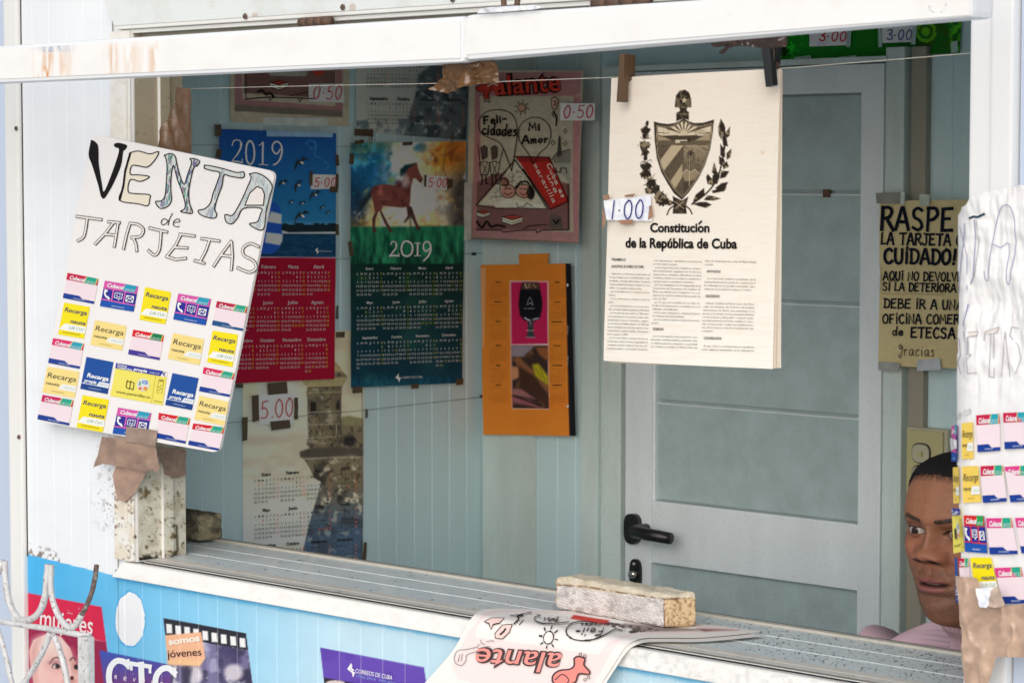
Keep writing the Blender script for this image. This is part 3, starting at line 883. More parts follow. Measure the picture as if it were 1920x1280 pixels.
dbox('lower_panel', xl1, xr0, .10, z_r2, YB - .018, YB - .010, M['doorpanel'], 0)
zz = [z_r1, ZD(1226, 752), ZD(1540, 569), ZD(1540, 361), z_t0]
for a, b in zip(zz, zz[1:]):
    dbox('upper_panel', xl1, xr0, a + .004, b - .004, YB - .020, YB - .012, M['doorpanel'], .0015)
dbox('panel_backing', xl1, xr0, z_r1, z_t0, YB - .010, YB - .008, M['doorpanel'], 0)
for z in zz[1:4]: dbox('panel_seam', xl1, xr0, z - .0055, z - .003, YB - .021, YB - .013, M['doorframe'], .0005)
dbox('latch', XD(1538), XD(1550), ZD(1544, 370), ZD(1544, 355), YB - .026, YB - .018, M['rust'], .001)
# handle: oval plate, spindle, lever; keyhole plate below
hp = Plane('Y', YB - .036)
def oval(bm, x, z, rx, rz, y0, y1, n=28):
    a = [bm.verts.new((x + rx * math.copysign(abs(math.cos(t)) ** .8, math.cos(t)), y0, z + rz * math.copysign(abs(math.sin(t)) ** .65, math.sin(t)))) for t in np.linspace(0, 2 * math.pi, n, endpoint=False)]
    b = [bm.verts.new((v.co.x, y1, v.co.z)) for v in a]
    bm.faces.new(a); bm.faces.new(b[::-1])
    for i in range(n): bm.faces.new((a[i], b[i], b[(i + 1) % n], a[(i + 1) % n]))
    bmesh.ops.recalc_face_normals(bm, faces=bm.faces[:])
def pxr(x0, x1, y0, y1, pl): 
    a, b = pl.at(x0, (y0 + y1) / 2), pl.at(x1, (y0 + y1) / 2); c, d = pl.at((x0 + x1) / 2, y0), pl.at((x0 + x1) / 2, y1)
    return (a[0] + b[0]) / 2, (c[2] + d[2]) / 2, (b[0] - a[0]) / 2, (c[2] - d[2]) / 2
bm = bmesh.new(); x_, z_, rx, rz = pxr(1175, 1203, 962, 1019, hp); oval(bm, x_, z_, rx, rz, YB - .046, YB - .034)
bmesh.ops.create_uvsphere(bm, u_segments=10, v_segments=6, radius=.004, matrix=Matrix.Translation((x_, YB - .047, z_ + rz * .7)))
HN = bm_obj('handle', bm, M['black'], D)
bm = bmesh.new()
hpl = Plane('Y', YB - .085)
a, b = hpl.at(1182, 995), hpl.at(1257, 1009)
add_tube(bm, [(a[0] + .004, YB - .040, a[2]), (a[0] + .004, YB - .07, a[2]), (a[0] + .010, YB - .085, a[2]), tuple(a * .6 + b * .4), tuple(b)], [.012, .013, .0135, .013, .012], 14)
bm_obj('lever', bm, M['black'], D, True)
bm = bmesh.new(); x_, z_, rx, rz = pxr(1182, 1203, 1047, 1104, hp); oval(bm, x_, z_, rx, rz, YB - .040, YB - .034)
LK = bm_obj('lock_plate', bm, M['black'], D)
bm = bmesh.new(); bmesh.ops.create_cone(bm, cap_ends=True, segments=20, radius1=.010, radius2=.008, depth=.012, matrix=Matrix.Translation((x_, YB - .046, z_)) @ Matrix.Rotation(math.pi / 2, 4, 'X'))
bmesh.ops.create_uvsphere(bm, u_segments=10, v_segments=6, radius=.0045, matrix=Matrix.Translation((x_, YB - .042, z_ + rz * .68)))
bm_obj('lock_cylinder', bm, M['chrome'], D, True)

# ---- wall socket on the back wall
WS = Plane('Y', YB - .030)
ws = thing('wall_socket', 'yellowed switch and socket plate on the inner wall above the man', 'wall socket', WS.at(1735, 868))
M['cream'] = paint('yellowed_plastic', (.52, .47, .24), .4, .12, 20)
M['cream2'] = paint('pale_plastic', (.50, .47, .34), .4, .1, 20)
x_, z_, rx, rz = pxr(1698, 1775, 803, 935, WS); box('back_plate', x_ - rx, x_ + rx, YB - .028, YB, z_ - rz, z_ + rz, M['cream2'], ws, .003)
x_, z_, rx, rz = pxr(1702, 1769, 807, 930, WS); box('cover_plate', x_ - rx, x_ + rx, YB - .035, YB - .028, z_ - rz, z_ + rz, M['cream'], ws, .003)
for nm, yy in (('switch', 849), ('socket', 890)):
    bm = bmesh.new(); x_, z_, rx, rz = pxr(1712.5, 1748.5, yy - 19.5 + 17 - 17, yy + 19.5, WS); oval(bm, x_, z_, rx, rz, YB - .0358, YB - .0345); bm_obj('recess', bm, M['dark'], ws)
    bm = bmesh.new(); x_, z_, rx, rz = pxr(1715, 1746, yy - 17, yy + 17, WS); oval(bm, x_, z_, rx, rz, YB - .039, YB - .034)
    o = bm_obj(nm, bm, M['cream2'], ws)
    if nm == 'switch':
        bm = bmesh.new(); add_box(bm, x_ - .006, x_ + .006, YB - .0405, YB - .0385, z_ - .006, z_ + .006, 0); add_box(bm, x_ + .001, x_ + .0055, YB - .045, YB - .0402, z_ - .004, z_ + .004, .001); bm_obj('rocker', bm, M['cream'], o)
    else:
        for dx in (-.006, .005):
            box('slot', x_ + dx - .0012, x_ + dx + .0012, YB - .0402, YB - .0385, z_ - .001, z_ + .009, M['dark'], o, 0)
# ================================================================== recharge-card artwork
NAVY, WHITE_, PINKC = (12, 58, 150), (250, 250, 250), (247, 228, 234)
def card_cubacel(cd, hd=(205, 18, 72), gr=(28, 168, 140), bt=NAVY, body=PINKC):
    cd.rect(0, 0, 1, 1, body)
    cd.rect(0, 0, 1, .27, hd, 1)
    cd.poly([(.64, 0), (.97, 0), (.93, .27), (.57, .27)], gr, 2)
    cd.stroke([(.64, 0), (.57, .27)], 1.2, (250, 225, 120), 3); cd.stroke([(.98, 0), (.94, .27)], 1.2, (250, 225, 120), 3)
    cd.text('Cubacel', .10, .58, .225, .15, WHITE_, 4, bold=.03, shear=.2)
    cd.text('5.00 CUC', .62, .92, .24, .10, (225, 245, 235), 4, shear=.2)
    cd.text('- - - -', .2, .42, .48, .06, (252, 240, 244), 3)
    cd.poly([(0, .80), (.50, .80), (.62, .90), (1, .90), (1, 1), (0, 1)], bt, 1)
    cd.text('www.etecsa.cu', .33, .70, .945, .055, (225, 235, 250), 3)
def card_icons(cd, hd=(222, 84, 172), gr=(32, 160, 190), grid=(236, 110, 190), cellc=(40, 40, 150)):
    cd.rect(0, 0, 1, 1, cellc)
    cd.rect(0, 0, 1, .27, hd, 1)
    cd.poly([(.64, 0), (.97, 0), (.93, .27), (.57, .27)], gr, 2)
    cd.text('Cubacel', .10, .60, .215, .15, WHITE_, 4, bold=.03, shear=.2)
    cd.text('10.00 CUC', .64, .93, .24, .09, (225, 245, 250), 4, shear=.2)
    for u in (.31, .66): cd.stroke([(u, .27), (u, .72)], 2.2, grid, 2)
    cd.stroke([(0, .72), (1, .75)], 2.0, grid, 2); cd.stroke([(0, .29), (1, .29)], 1.4, grid, 2)
    cd.rect(0, .76, 1, 1, (18, 84, 176), 2)
    cd.text('www.etecsa.cu', .34, .72, .93, .06, (225, 235, 250), 4)
    cd.stroke([(.10, .36), (.08, .46), (.13, .58), (.22, .64)], 3.2, WHITE_, 4, smooth=4); cd.stroke([(.08, .36), (.13, .38)], 3.5, WHITE_, 4); cd.stroke([(.19, .60), (.23, .66)], 3.5, WHITE_, 4)
    cd.stroke([(.38, .38), (.60, .38), (.60, .58), (.52, .58), (.53, .66), (.46, .58), (.38, .58)], 1.1, WHITE_, 4, closed=True)
    cd.stroke([(.43, .49), (.47, .53), (.52, .53), (.55, .49)], 1.2, WHITE_, 4); cd.stroke([(.45, .42), (.45, .45)], 1.3, WHITE_, 4); cd.stroke([(.53, .42), (.53, .45)], 1.3, WHITE_, 4)
    cd.stroke([(.73, .42), (.94, .42), (.94, .64), (.73, .64)], 1.5, WHITE_, 4, closed=True); cd.stroke([(.73, .42), (.835, .54), (.94, .42)], 1.4, WHITE_, 4); cd.stroke([(.73, .64), (.80, .53)], 1.1, WHITE_, 4); cd.stroke([(.94, .64), (.87, .53)], 1.1, WHITE_, 4)
def card_yellow(cd, y=(252, 232, 8)):
    cd.rect(0, 0, 1, 1, y)
    cd.text('Recarga', .08, .94, .27, .14, (40, 50, 110), 2, bold=.01, shear=.18)
    cd.text('nauta', .38, .96, .58, .12, (30, 35, 120), 2, bold=.015, shear=.18)
    cd.poly([(.0, .84), (.18, .63), (1, .63), (1, .84)], (250, 250, 244), 1)
    cd.text('2.00 CUC', .34, .94, .775, .095, (120, 170, 140), 2, shear=.15)
    cd.text('www.etecsa.cu', .16, .84, .92, .05, (120, 90, 30), 2)
def card_cream(cd, y=(252, 226, 142), tx=(50, 52, 60)):
    cd.rect(0, 0, 1, 1, y)
    cd.text('Recarga', .07, .95, .40, .21, tx, 2, shear=.12)
    cd.text('nauta', .07, .47, .66, .11, tx, 2, bold=.01, shear=.15)
    cd.poly([(.46, .78), (.56, .55), (1, .55), (1, .78)], (242, 244, 238), 1)
    cd.text('5.00 CUC', .62, .96, .71, .08, (190, 212, 196), 2, shear=.15)
    cd.text('www.etecsa.cu', .28, .66, .90, .05, (150, 120, 60), 2)
def card_blue(cd):
    cd.rect(0, 0, 1, 1, (18, 78, 160))
    cd.text('Recarga', .16, .95, .60, .13, WHITE_, 2, bold=.03, shear=.15)
    cd.text('propia', .10, .54, .76, .10, WHITE_, 2, bold=.03, shear=.15)
    cd.poly([(.56, .80), (.64, .67), (1, .67), (1, .80)], (235, 240, 245), 1)
    cd.text('10.00 CUC', .66, .96, .765, .06, (170, 180, 190), 2)
    cd.rect(0, .80, 1, .82, (240, 240, 245), 1); cd.rect(0, .82, 1, 1, (14, 66, 140), 1)
    cd.text('www.etecsa.cu', .30, .74, .93, .045, (215, 225, 240), 2)
def card_phone(cd):
    cd.rect(0, 0, 1, 1, (246, 232, 104))
    cd.rect(0, 0, 1, .16, (250, 248, 240), 1)
    cd.poly([(0, 0), (.93, 0), (.88, .16), (0, .16)], (52, 58, 160), 2)
    cd.text('Tarjeta', .03, .22, .075, .06, WHITE_, 4, bold=.02, shear=.15); cd.text('Telef\u00f3nica', .03, .33, .145, .06, WHITE_, 4, bold=.02, shear=.15)
    cd.text('propia', .36, .62, .125, .09, WHITE_, 4, bold=.03, shear=.15); cd.text('10.00 CUP', .67, .86, .125, .06, (190, 200, 230), 4, bold=.02)
    cd.stroke([(.97, .03), (.93, .08), (.97, .13)], 2, (60, 60, 160), 4, smooth=3)
    for dx in (0, .07):
        cd.stroke([(.27 + dx, .46), (.34 + dx, .50), (.34 + dx, .70), (.27 + dx, .66)], 1.4, (60, 56, 20), 3, closed=True)
    th = np.linspace(0, 2 * math.pi, 24, endpoint=False)
    cd.poly([(.58 + .12 * math.cos(t), .50 + .19 * math.sin(t)) for t in th], (226, 230, 226), 2)
    cd.rect(.56, .37, .66, .47, (70, 110, 190), 3); cd.rect(.575, .39, .645, .45, (160, 200, 230), 4); cd.rect(.50, .42, .535, .54, (110, 170, 120), 3)
    cd.rect(.51, .58, .57, .66, (230, 120, 90), 3); cd.rect(.60, .55, .67, .65, (240, 150, 60), 3)
    cd.text('www.pamarillas.cu', .10, .74, .87, .085, (92, 80, 20), 3, shear=.25)
    cd.stroke([(.79, .16), (.79, 1)], .8, (214, 198, 80), 2)
    cd.stroke([(.86, .32), (.96, .32), (.96, .66), (.86, .66)], .8, (200, 180, 60), 3, closed=True)
    cd.text('INSERTE', .86, .97, .30, .05, (110, 100, 40), 3, bold=.02); cd.stroke([(.88, .50), (.94, .40)], 1, (190, 170, 60), 3); cd.stroke([(.88, .60), (.94, .50)], 1, (190, 170, 60), 3)
    cd.text('(etecsa', .84, .98, .93, .05, (120, 110, 40), 3)

def put_card(parent, surf, q, fn, base, k=KO, bend=None, **kw):
    ar = Art(surf, k, base, bend)
    # a fine backing under the print keeps the card in one piece with it
    fn(Card(ar, q), **kw)
    return ar.build('phone_card', parent, M['gloss'])

# ================================================================== tilted card board by the window
BO = Plane('Y', -.034)
bd = thing('sale_board', 'white hand lettered board reading VENTA de TARJETAS, tilted and covered with recharge cards', 'sign', BO.at(290, 560))
def rounded(q, r=14, n=5):
    q = [np.asarray(p, float) for p in q]; out = []
    for i, p in enumerate(q):
        a, b = q[i - 1] - p, q[(i + 1) % len(q)] - p
        a, b = p + a / np.hypot(*a) * r, p + b / np.hypot(*b) * r
        for t in np.linspace(0, 1, n): out.append((1 - t) ** 2 * a + 2 * t * (1 - t) * p + t * t * b)
    return out
def slab(name, outline, surf, th, mat, parent, bev=.0):
    P, n = surf.hit(outline)
    m = len(P)
    V = np.concatenate([P, P - n * th])
    F = [tuple(range(m)), tuple(range(2 * m - 1, m - 1, -1))] + [(i, i + m, (i + 1) % m + m, (i + 1) % m) for i in range(m)]
    o = mesh_obj(name, V, F, mat, parent)
    bm = bmesh.new(); bm.from_mesh(o.data); bmesh.ops.recalc_face_normals(bm, faces=bm.faces[:]); bm.to_mesh(o.data); bm.free()
    return o
M['board'] = paint('white_card_board', (.80, .77, .75), .5, .07, 9, dark=(.62, .56, .5), stretch=(1, 1, 1))
slab('board_panel', rounded([(172, 251), (516, 322), (410, 849), (69, 789)]), BO, .005, M['board'], bd)
Z5 = lambda pts: zc(pts, 0, 240, 1920 / 520)
Z6 = lambda pts: zc(pts, 40, 500, 1849 / 520)
a = Art(BO, KO, .0004)
INK, PAP = (34, 30, 32), (242, 234, 228)
V_ = [(632, 82), (660, 95), (682, 130), (685, 230), (690, 280), (708, 390), (722, 440), (770, 330), (815, 200), (825, 145), (800, 135), (790, 115), (820, 103), (880, 120), (870, 150), (855, 165), (840, 260), (790, 380), (745, 460), (720, 490), (700, 470), (680, 390), (640, 260), (615, 185)]
E_ = [(910, 170), (960, 160), (1040, 180), (1100, 165), (1080, 215), (1025, 270), (960, 262), (915, 262), (905, 320), (960, 325), (1037, 338), (975, 370), (905, 358), (890, 440), (940, 455), (1035, 462), (1040, 490), (1025, 538), (960, 525), (830, 500), (860, 400), (875, 290)]
N_ = [(1140, 190), (1180, 178), (1215, 195), (1230, 260), (1255, 350), (1280, 390), (1300, 330), (1330, 240), (1318, 215), (1345, 212), (1385, 230), (1370, 260), (1345, 275), (1325, 350), (1310, 440), (1315, 520), (1335, 575), (1325, 592), (1255, 578), (1280, 560), (1285, 520), (1260, 430), (1230, 350), (1205, 260), (1190, 320), (1185, 420), (1190, 500), (1160, 545), (1110, 555), (1080, 510), (1120, 505), (1145, 470), (1155, 380), (1160, 260), (1150, 205)]
T_ = [(1420, 258), (1460, 262), (1560, 285), (1640, 308), (1690, 305), (1685, 345), (1600, 335), (1555, 325), (1540, 400), (1510, 480), (1490, 560), (1505, 600), (1480, 625), (1400, 605), (1375, 572), (1420, 560), (1460, 520), (1480, 450), (1510, 370), (1525, 310), (1470, 295), (1420, 280)]
A_ = [(1730, 318), (1780, 312), (1840, 340), (1888, 400), (1870, 480), (1846, 580), (1832, 690), (1800, 706), (1755, 685), (1732, 662), (1785, 650), (1805, 600), (1812, 556), (1690, 556), (1650, 620), (1610, 662), (1570, 650), (1562, 600), (1610, 605), (1650, 550), (1695, 460), (1725, 390), (1742, 345)]
SM = lambda L_: [tuple(v) for v in catmull(L_ + [L_[0]], 4)[:-1]]
E_, N_, T_, A_ = SM(E_), SM(N_), SM(T_), SM(A_)
a.poly(Z5(SM(V_)), INK, 1)
a.poly(Z5(E_), (240, 230, 210), 1); a.stroke(Z5(E_), 2.0, INK, 2, True)
a.stroke(Z5([(905, 175), (870, 300), (858, 400), (832, 498)]), 4, INK, 3)
for L_ in (N_, T_, A_):
    a.poly(Z5(L_), (214, 218, 214), 1); a.stroke(Z5(L_), 2.0, INK, 3, True)
a.poly(Z5([(1785, 405), (1820, 420), (1836, 460), (1828, 535), (1700, 535), (1735, 450)]), PAP, 3)
a.stroke(Z5([(1785, 405), (1820, 420), (1836, 460), (1828, 535), (1700, 535), (1735, 450)]), 2, INK, 4, True)
random.seed(9)
for L_, cc in ((N_, (74, 96, 124)), (T_, (150, 165, 176)), (A_, (176, 188, 196))):      # felt-pen scribble inside the letters
    for _ in range(420 if cc[0] < 100 else 260):
        i = random.randrange(len(L_)); j = (len(L_) - i) % len(L_)
        t = random.uniform(.25, .75)
        x = L_[i][0] * (1 - t) + L_[(i + random.choice((9, 13, len(L_) // 2))) % len(L_)][0] * t; y = L_[i][1] * (1 - t) + L_[(i + random.choice((9, 13, len(L_) // 2))) % len(L_)][1] * t
        pp = Pic(np.array([(x, y + 14), (x + 5, y - 14)], float))
        if (pp.sd(L_) > 2).all(): a.stroke(Z5([(x, y + 14), (x + 5, y - 14)]), random.uniform(1.2, 2.4), tuple(v + (214 - v) * random.uniform(0, .6) for v in cc), 2)
def dbl(pts, smooth=0, w=5.6):
    a.stroke(Z5(pts), w, INK, 4, smooth=smooth); a.stroke(Z5(pts), w - 2.6, PAP, 5, smooth=smooth)
for g_ in ([[(535, 612), (705, 634)], [(608, 626), (598, 700), (582, 755), (545, 780)]],
           [[(665, 802), (730, 735), (790, 655)], [(755, 648), (832, 656)], [(822, 658), (806, 760), (796, 820)], [(735, 735), (808, 742)]],
           [[(860, 835), (880, 740), (905, 660)], [(905, 660), (960, 668), (998, 705), (975, 750), (915, 757)], [(925, 757), (946, 800), (952, 850)]],
           [[(1040, 692), (1160, 720)], [(1120, 716), (1115, 790), (1105, 850), (1075, 880), (1032, 848)]],
           [[(1250, 735), (1350, 748)], [(1256, 740), (1220, 812), (1160, 888)], [(1212, 825), (1300, 830)], [(1155, 888), (1220, 910), (1290, 902)]],
           [[(1400, 765), (1522, 782)], [(1455, 775), (1430, 850), (1390, 925)], [(1352, 918), (1418, 936)]],
           [[(1485, 955), (1540, 870), (1604, 785)], [(1608, 790), (1614, 890), (1606, 980)], [(1535, 880), (1612, 890)]],
           [[(1795, 822), (1740, 800), (1690, 828), (1692, 880), (1760, 920), (1778, 970), (1730, 998), (1650, 968)]]):
    for ln in g_: dbl(ln, 4 if len(ln) > 3 else 0)
a.stroke(Z5([(1165, 640), (1140, 628), (1120, 648), (1130, 670), (1155, 660), (1170, 640)]), 1.5, INK, 4, smooth=4); a.stroke(Z5([(1198, 590), (1178, 630), (1168, 672)]), 1.5, INK, 4)
a.stroke(Z5([(1205, 655), (1248, 648), (1240, 630), (1212, 640), (1204, 670), (1230, 684), (1245, 680)]), 1.5, INK, 4, smooth=4)
a.build('lettering', bd)
G1, G2, G3 = (28, 168, 140), (0, 128, 72), (30, 165, 185)
CUB = [([(312, 40), (518, 80), (488, 248), (280, 208)], {}), ([(1308, 228), (1512, 265), (1480, 428), (1274, 388)], dict(bt=(20, 84, 140), hd=(192, 22, 70))),
       ([(750, 418), (955, 455), (925, 622), (715, 582)], dict(hd=(226, 20, 32), gr=G2, bt=(72, 52, 150))), ([(215, 475), (422, 512), (392, 680), (182, 640)], dict(hd=(226, 40, 110), gr=G3, bt=(30, 62, 150))),
       ([(1220, 668), (1425, 708), (1392, 867), (1188, 828)], dict(hd=(226, 36, 92))), ([(145, 852), (352, 888), (322, 1058), (110, 1015)], dict(hd=(206, 30, 96))),
       ([(920, 972), (1130, 1008), (1098, 1178), (905, 1140)], dict(hd=(216, 24, 40))), ([(1150, 1042), (1358, 1070), (1320, 1225), (1115, 1185)], dict(hd=(216, 20, 40)))]
for q, kw in CUB: put_card(bd, BO, Z6(q), card_cubacel, .0007, **kw)
for q in ([(560, 92), (782, 130), (752, 300), (528, 262)], [(1050, 178), (1268, 215), (1232, 390), (1017, 350)], [(648, 937), (870, 975), (837, 1138), (612, 1110)]): put_card(bd, BO, Z6(q), card_icons, .0007)
for q in ([(828, 135), (1002, 170), (963, 383), (790, 352)], [(288, 238), (460, 268), (420, 480), (248, 450)], [(1278, 425), (1448, 452), (1410, 668), (1240, 635)], [(412, 855), (588, 885), (545, 1103), (370, 1070)]): put_card(bd, BO, Z6(q), card_yellow, .0007)
for q in ([(495, 355), (705, 395), (675, 558), (462, 520)], [(1015, 442), (1222, 483), (1190, 655), (978, 612)], [(175, 665), (390, 700), (358, 875), (142, 835)], [(1190, 857), (1385, 900), (1358, 1060), (1155, 1015)]): put_card(bd, BO, Z6(q), card_cream, .0007)
for q in ([(437, 600), (617, 635), (577, 848), (396, 812)], [(1010, 708), (1185, 742), (1140, 955), (962, 920)]): put_card(bd, BO, Z6(q), card_blue, .0007)
put_card(bd, BO, Z6([(637, 640), (978, 700), (945, 922), (595, 860)]), card_phone, .0007)

# ---- the brown tape that holds it
TB = (158, 130, 112)
tp = thing('packing_tape', 'crumpled brown packing tape gathered under the tilted card board', 'tape', BO.at(250, 850))
crumple('tape_band', zc([(955, 72), (1190, 105), (1180, 225), (950, 185)], 0, 780, 4), BO, (166, 142, 126), tp, KO, .002, .004, 22, seed=2)
crumple('tape_wad', zc([(775, 150), (950, 165), (1130, 175), (1172, 210), (1215, 385), (1190, 420), (1160, 400), (1110, 416), (900, 372), (780, 356), (712, 380), (740, 300), (765, 200)], 0, 780, 4), Plane('Y', -.031), TB, tp, KO, .001, .008, 34, cuts=3, seed=4, an=(.6, 1.3))
crumple('tape_tail', zc([(880, 365), (1110, 412), (1082, 470), (1012, 580), (940, 645), (890, 620), (860, 500), (850, 440)], 0, 780, 4), Plane('Y', -.017), (172, 142, 124), tp, KO, .001, .004, 24, seed=6)
crumple('tape_wrap', zc([(1185, 225), (1382, 252), (1386, 440), (1320, 462), (1220, 432), (1212, 390), (1188, 300)], 0, 780, 4), Plane('X', .0105), (160, 134, 118), tp, KO, .001, .006, 22, seed=7)
tp2 = thing('packing_tape', 'twisted shiny brown tape tying the top of the tilted board to the jamb', 'tape', Plane('Y', .06).at(340, 240))
crumple('tape_twist', zc([(1362, 655), (1405, 662), (1450, 660), (1468, 900), (1466, 1160), (1330, 1140), (1205, 1100), (1240, 980), (1300, 860), (1345, 740)], 0, 0, 4), Plane('Y', .055), (106, 80, 60), tp2, KO, .001, .020, 20, cuts=3, seed=8, an=(1, .22))

# ================================================================== crumpled poster wrapped round the window's other stile
def wrap_path(xc, yc=.014, r=.060):
    p = [(2.3, yc - r), (xc + .03, yc - r)]
    for t in np.linspace(-90, -205, 22): p.append((xc + r * math.cos(math.radians(t)), yc + r * math.sin(math.radians(t))))
    return p
lo, hi = 1.70, 1.90
for _ in range(30):
    xc = (lo + hi) / 2
    t_ = [proj([(x, y, 1.55)])[0][0] for x, y in wrap_path(xc)]
    if min(t_) < 1791: lo = xc
    else: hi = xc
WP = Extr('Z', wrap_path(xc))
wp = thing('wrapped_poster', 'crumpled white lettered paper with recharge cards, wrapped round the window stile beside the man', 'sign', WP.at(1850, 740))
def cr(p, P, n):
    h = (vnoise(p * (1.0, .22), 13, 61, 3) - .5) * .008 + (vnoise(p, 55, 62, 3) - .5) * .016
    h = h * np.clip((p[:, 0] - 1796) / 14, .15, 1) * np.interp(p[:, 1], [690, 760], [1, .12])
    return P + n * h[:, None]
def wp_paint(s):
    s.fill((246, 244, 243)); s.mix(.3 * np.clip((s.n(20, 3) - .5) * 4, 0, 1), (226, 224, 226))
def wq(p):  # left edge of the paper wanders
    return p
outline = [(1797, 402), (1806, 388), (1814, 384), (1822, 372), (1840, 361), (1872, 356), (1912, 347), (1990, 340), (1996, 1128), (1870, 1136), (1806, 1132), (1802, 1060), (1797, 930), (1793.5, 800), (1794, 700), (1799, 560), (1796, 470)]
pp_, ff_ = uvgrid([(1792.6, 338), (1998, 338), (1998, 1140), (1792.6, 1140)], 110, 260)
sd_ = Pic(pp_).sd(outline)
keep = [f for f in ff_ if sd_[list(f)].mean() > 0]
used = sorted({i for f in keep for i in f}); ix = {v: i for i, v in enumerate(used)}
pu = pp_[used]; P_, n_ = WP.hit(pu); P_ = cr(pu, P_, n_)
pc = Pic(pu); wp_paint(pc)
M['paperw'] = attr_mat('white_paper', .6, .12, .3, 45)
mesh_obj('paper', P_, [tuple(ix[i] for i in f) for f in keep], M['paperw'], wp, np.minimum(lin(pc.c) * KO, .85), smooth=True)
crb = lambda p, P, n: cr(p, P, n)
a = Art(WP, KO, .0012, crb)
Z7 = lambda pts: zc(pts, 1600, 340, 1138 / 320)
PEN = (150, 152, 190)
a.stroke(Z7([(780, 245), (800, 235), (830, 238), (875, 218)]), 4, (50, 70, 90), 2)
a.stroke(Z7([(808, 258), (815, 350), (808, 480), (805, 640), (785, 682)]), 1.6, PEN, 2); a.stroke(Z7([(822, 258), (830, 400), (822, 600), (800, 660)]), 1.2, (170, 175, 170), 2)
a.stroke(Z7([(880, 600), (890, 655), (910, 640), (925, 420), (960, 240), (980, 185), (1020, 155), (1060, 190), (1080, 330), (1070, 560), (1045, 680), (1030, 650), (1035, 420), (985, 440), (935, 420)]), 1.3, PEN, 2, smooth=3)
a.stroke(Z7([(745, 280), (740, 420), (725, 560), (712, 740)]), 1.3, PEN, 2); a.stroke(Z7([(715, 300), (760, 500), (765, 720)]), 1.0, PEN, 2); a.stroke(Z7([(765, 820), (745, 960)]), 1.6, (120, 122, 190), 2)
a.build('lettering', wp); a = Art(WP, KO, .0012, crb)
for pts in ([(740, 1000), (760, 1030)], [(775, 1005), (832, 998), (832, 1025), (778, 1035), (775, 1150), (800, 1155), (775, 1180), (772, 1280), (830, 1275)], [(875, 1060), (885, 1000), (975, 970), (960, 1010), (925, 1015), (920, 1200), (905, 1300), (935, 1310), (945, 1010)],
            [(985, 1300), (1010, 1120), (1015, 1000), (1030, 1120), (1040, 1300)], [(1100, 980), (1050, 970), (1040, 1030), (1090, 1090), (1110, 1180), (1080, 1280)], [(705, 1040), (715, 1060), (718, 1160), (700, 1200), (722, 1280)]):
    a.stroke(Z7(pts), 1.3, (176, 168, 180), 2)
a.poly(Z7([(778, 1005), (832, 998), (832, 1025), (780, 1032)]), (234, 224, 214), 1); a.poly(Z7([(885, 1000), (972, 972), (958, 1010), (890, 1020)]), (234, 226, 218), 1)
a.text('CUP / CUP', Z7([(690, 1590)])[0], Z7([(800, 1545)])[0], 11, (190, 188, 190), 2)
a.build('lettering', wp)
W8 = lambda pts: zc(pts, 1600, 720, 731 / 320)
YD = (250, 214, 96)
for fn, q, kw in ((card_icons, [(433, 180), (456, 173), (456, 330), (434, 330)], {}), (card_cream, [(473, 166), (518, 162), (522, 318), (474, 320)], dict(y=YD)), (card_cubacel, [(532, 132), (632, 125), (637, 283), (540, 290)], dict(gr=G3)), (card_cubacel, [(648, 122), (745, 118), (765, 272), (655, 277)], dict(gr=G3)),
                  (card_cream, [(438, 356), (462, 353), (465, 508), (440, 510)], dict(y=YD)), (card_cream, [(475, 351), (542, 348), (553, 503), (480, 507)], dict(y=YD)), (card_cubacel, [(552, 349), (648, 345), (665, 500), (562, 507)], {}), (card_cubacel, [(655, 352), (760, 345), (775, 498), (680, 504)], dict(hd=(226, 60, 140))),
                  (card_phone, [(434, 531), (468, 530), (484, 712), (440, 724)], {}), (card_icons, [(482, 560), (565, 562), (582, 722), (487, 715)], dict(hd=(216, 30, 36), gr=(30, 160, 80), grid=(226, 60, 60))), (card_cubacel, [(575, 572), (685, 570), (713, 725), (592, 727)], dict(hd=(226, 60, 140))), (card_cubacel, [(700, 570), (800, 568), (820, 720), (728, 722)], dict(hd=(226, 60, 140))),
                  (card_blue, [(444, 741), (455, 741), (465, 935), (451, 935)], {}), (card_cubacel, [(460, 745), (502, 742), (510, 880), (470, 884)], {}), (card_yellow, [(508, 740), (597, 740), (632, 900), (530, 905)], {}), (card_cubacel, [(610, 785), (725, 780), (760, 935), (650, 938)], dict(hd=(226, 60, 140)))):
    put_card(wp, WP, W8(q), fn, .0034, KO, crb, **kw)
wt = thing('packing_tape', 'broad brown tape fixing the foot of the wrapped poster below the cards', 'tape', WP.at(1850, 1200))
def cb2(outline, nm, col, base, amp, seed):
    return crumple(nm, outline, WP, col, wt, KO, base, amp, 60, cuts=3, seed=seed, an=(1, .7))
cb2(W8([(478, 815), (558, 824), (602, 945), (650, 948), (790, 930), (800, 1165), (700, 1160), (640, 1160), (630, 1200), (612, 1262), (590, 1300), (508, 1300), (492, 960)]), 'tape_band', (190, 160, 138), .014, .006, 12)
crumple('tape_fold', W8([(640, 870), (670, 852), (702, 935), (660, 945), (628, 940)]), WP, (200, 176, 158), wt, KO, .026, .006, 20, seed=14)
crumple('paper_scrap', W8([(572, 864), (640, 860), (652, 898), (622, 946), (592, 942)]), WP, (236, 238, 246), wt, KO, .024, .006, 20, seed=15, mat=M['paperw'])

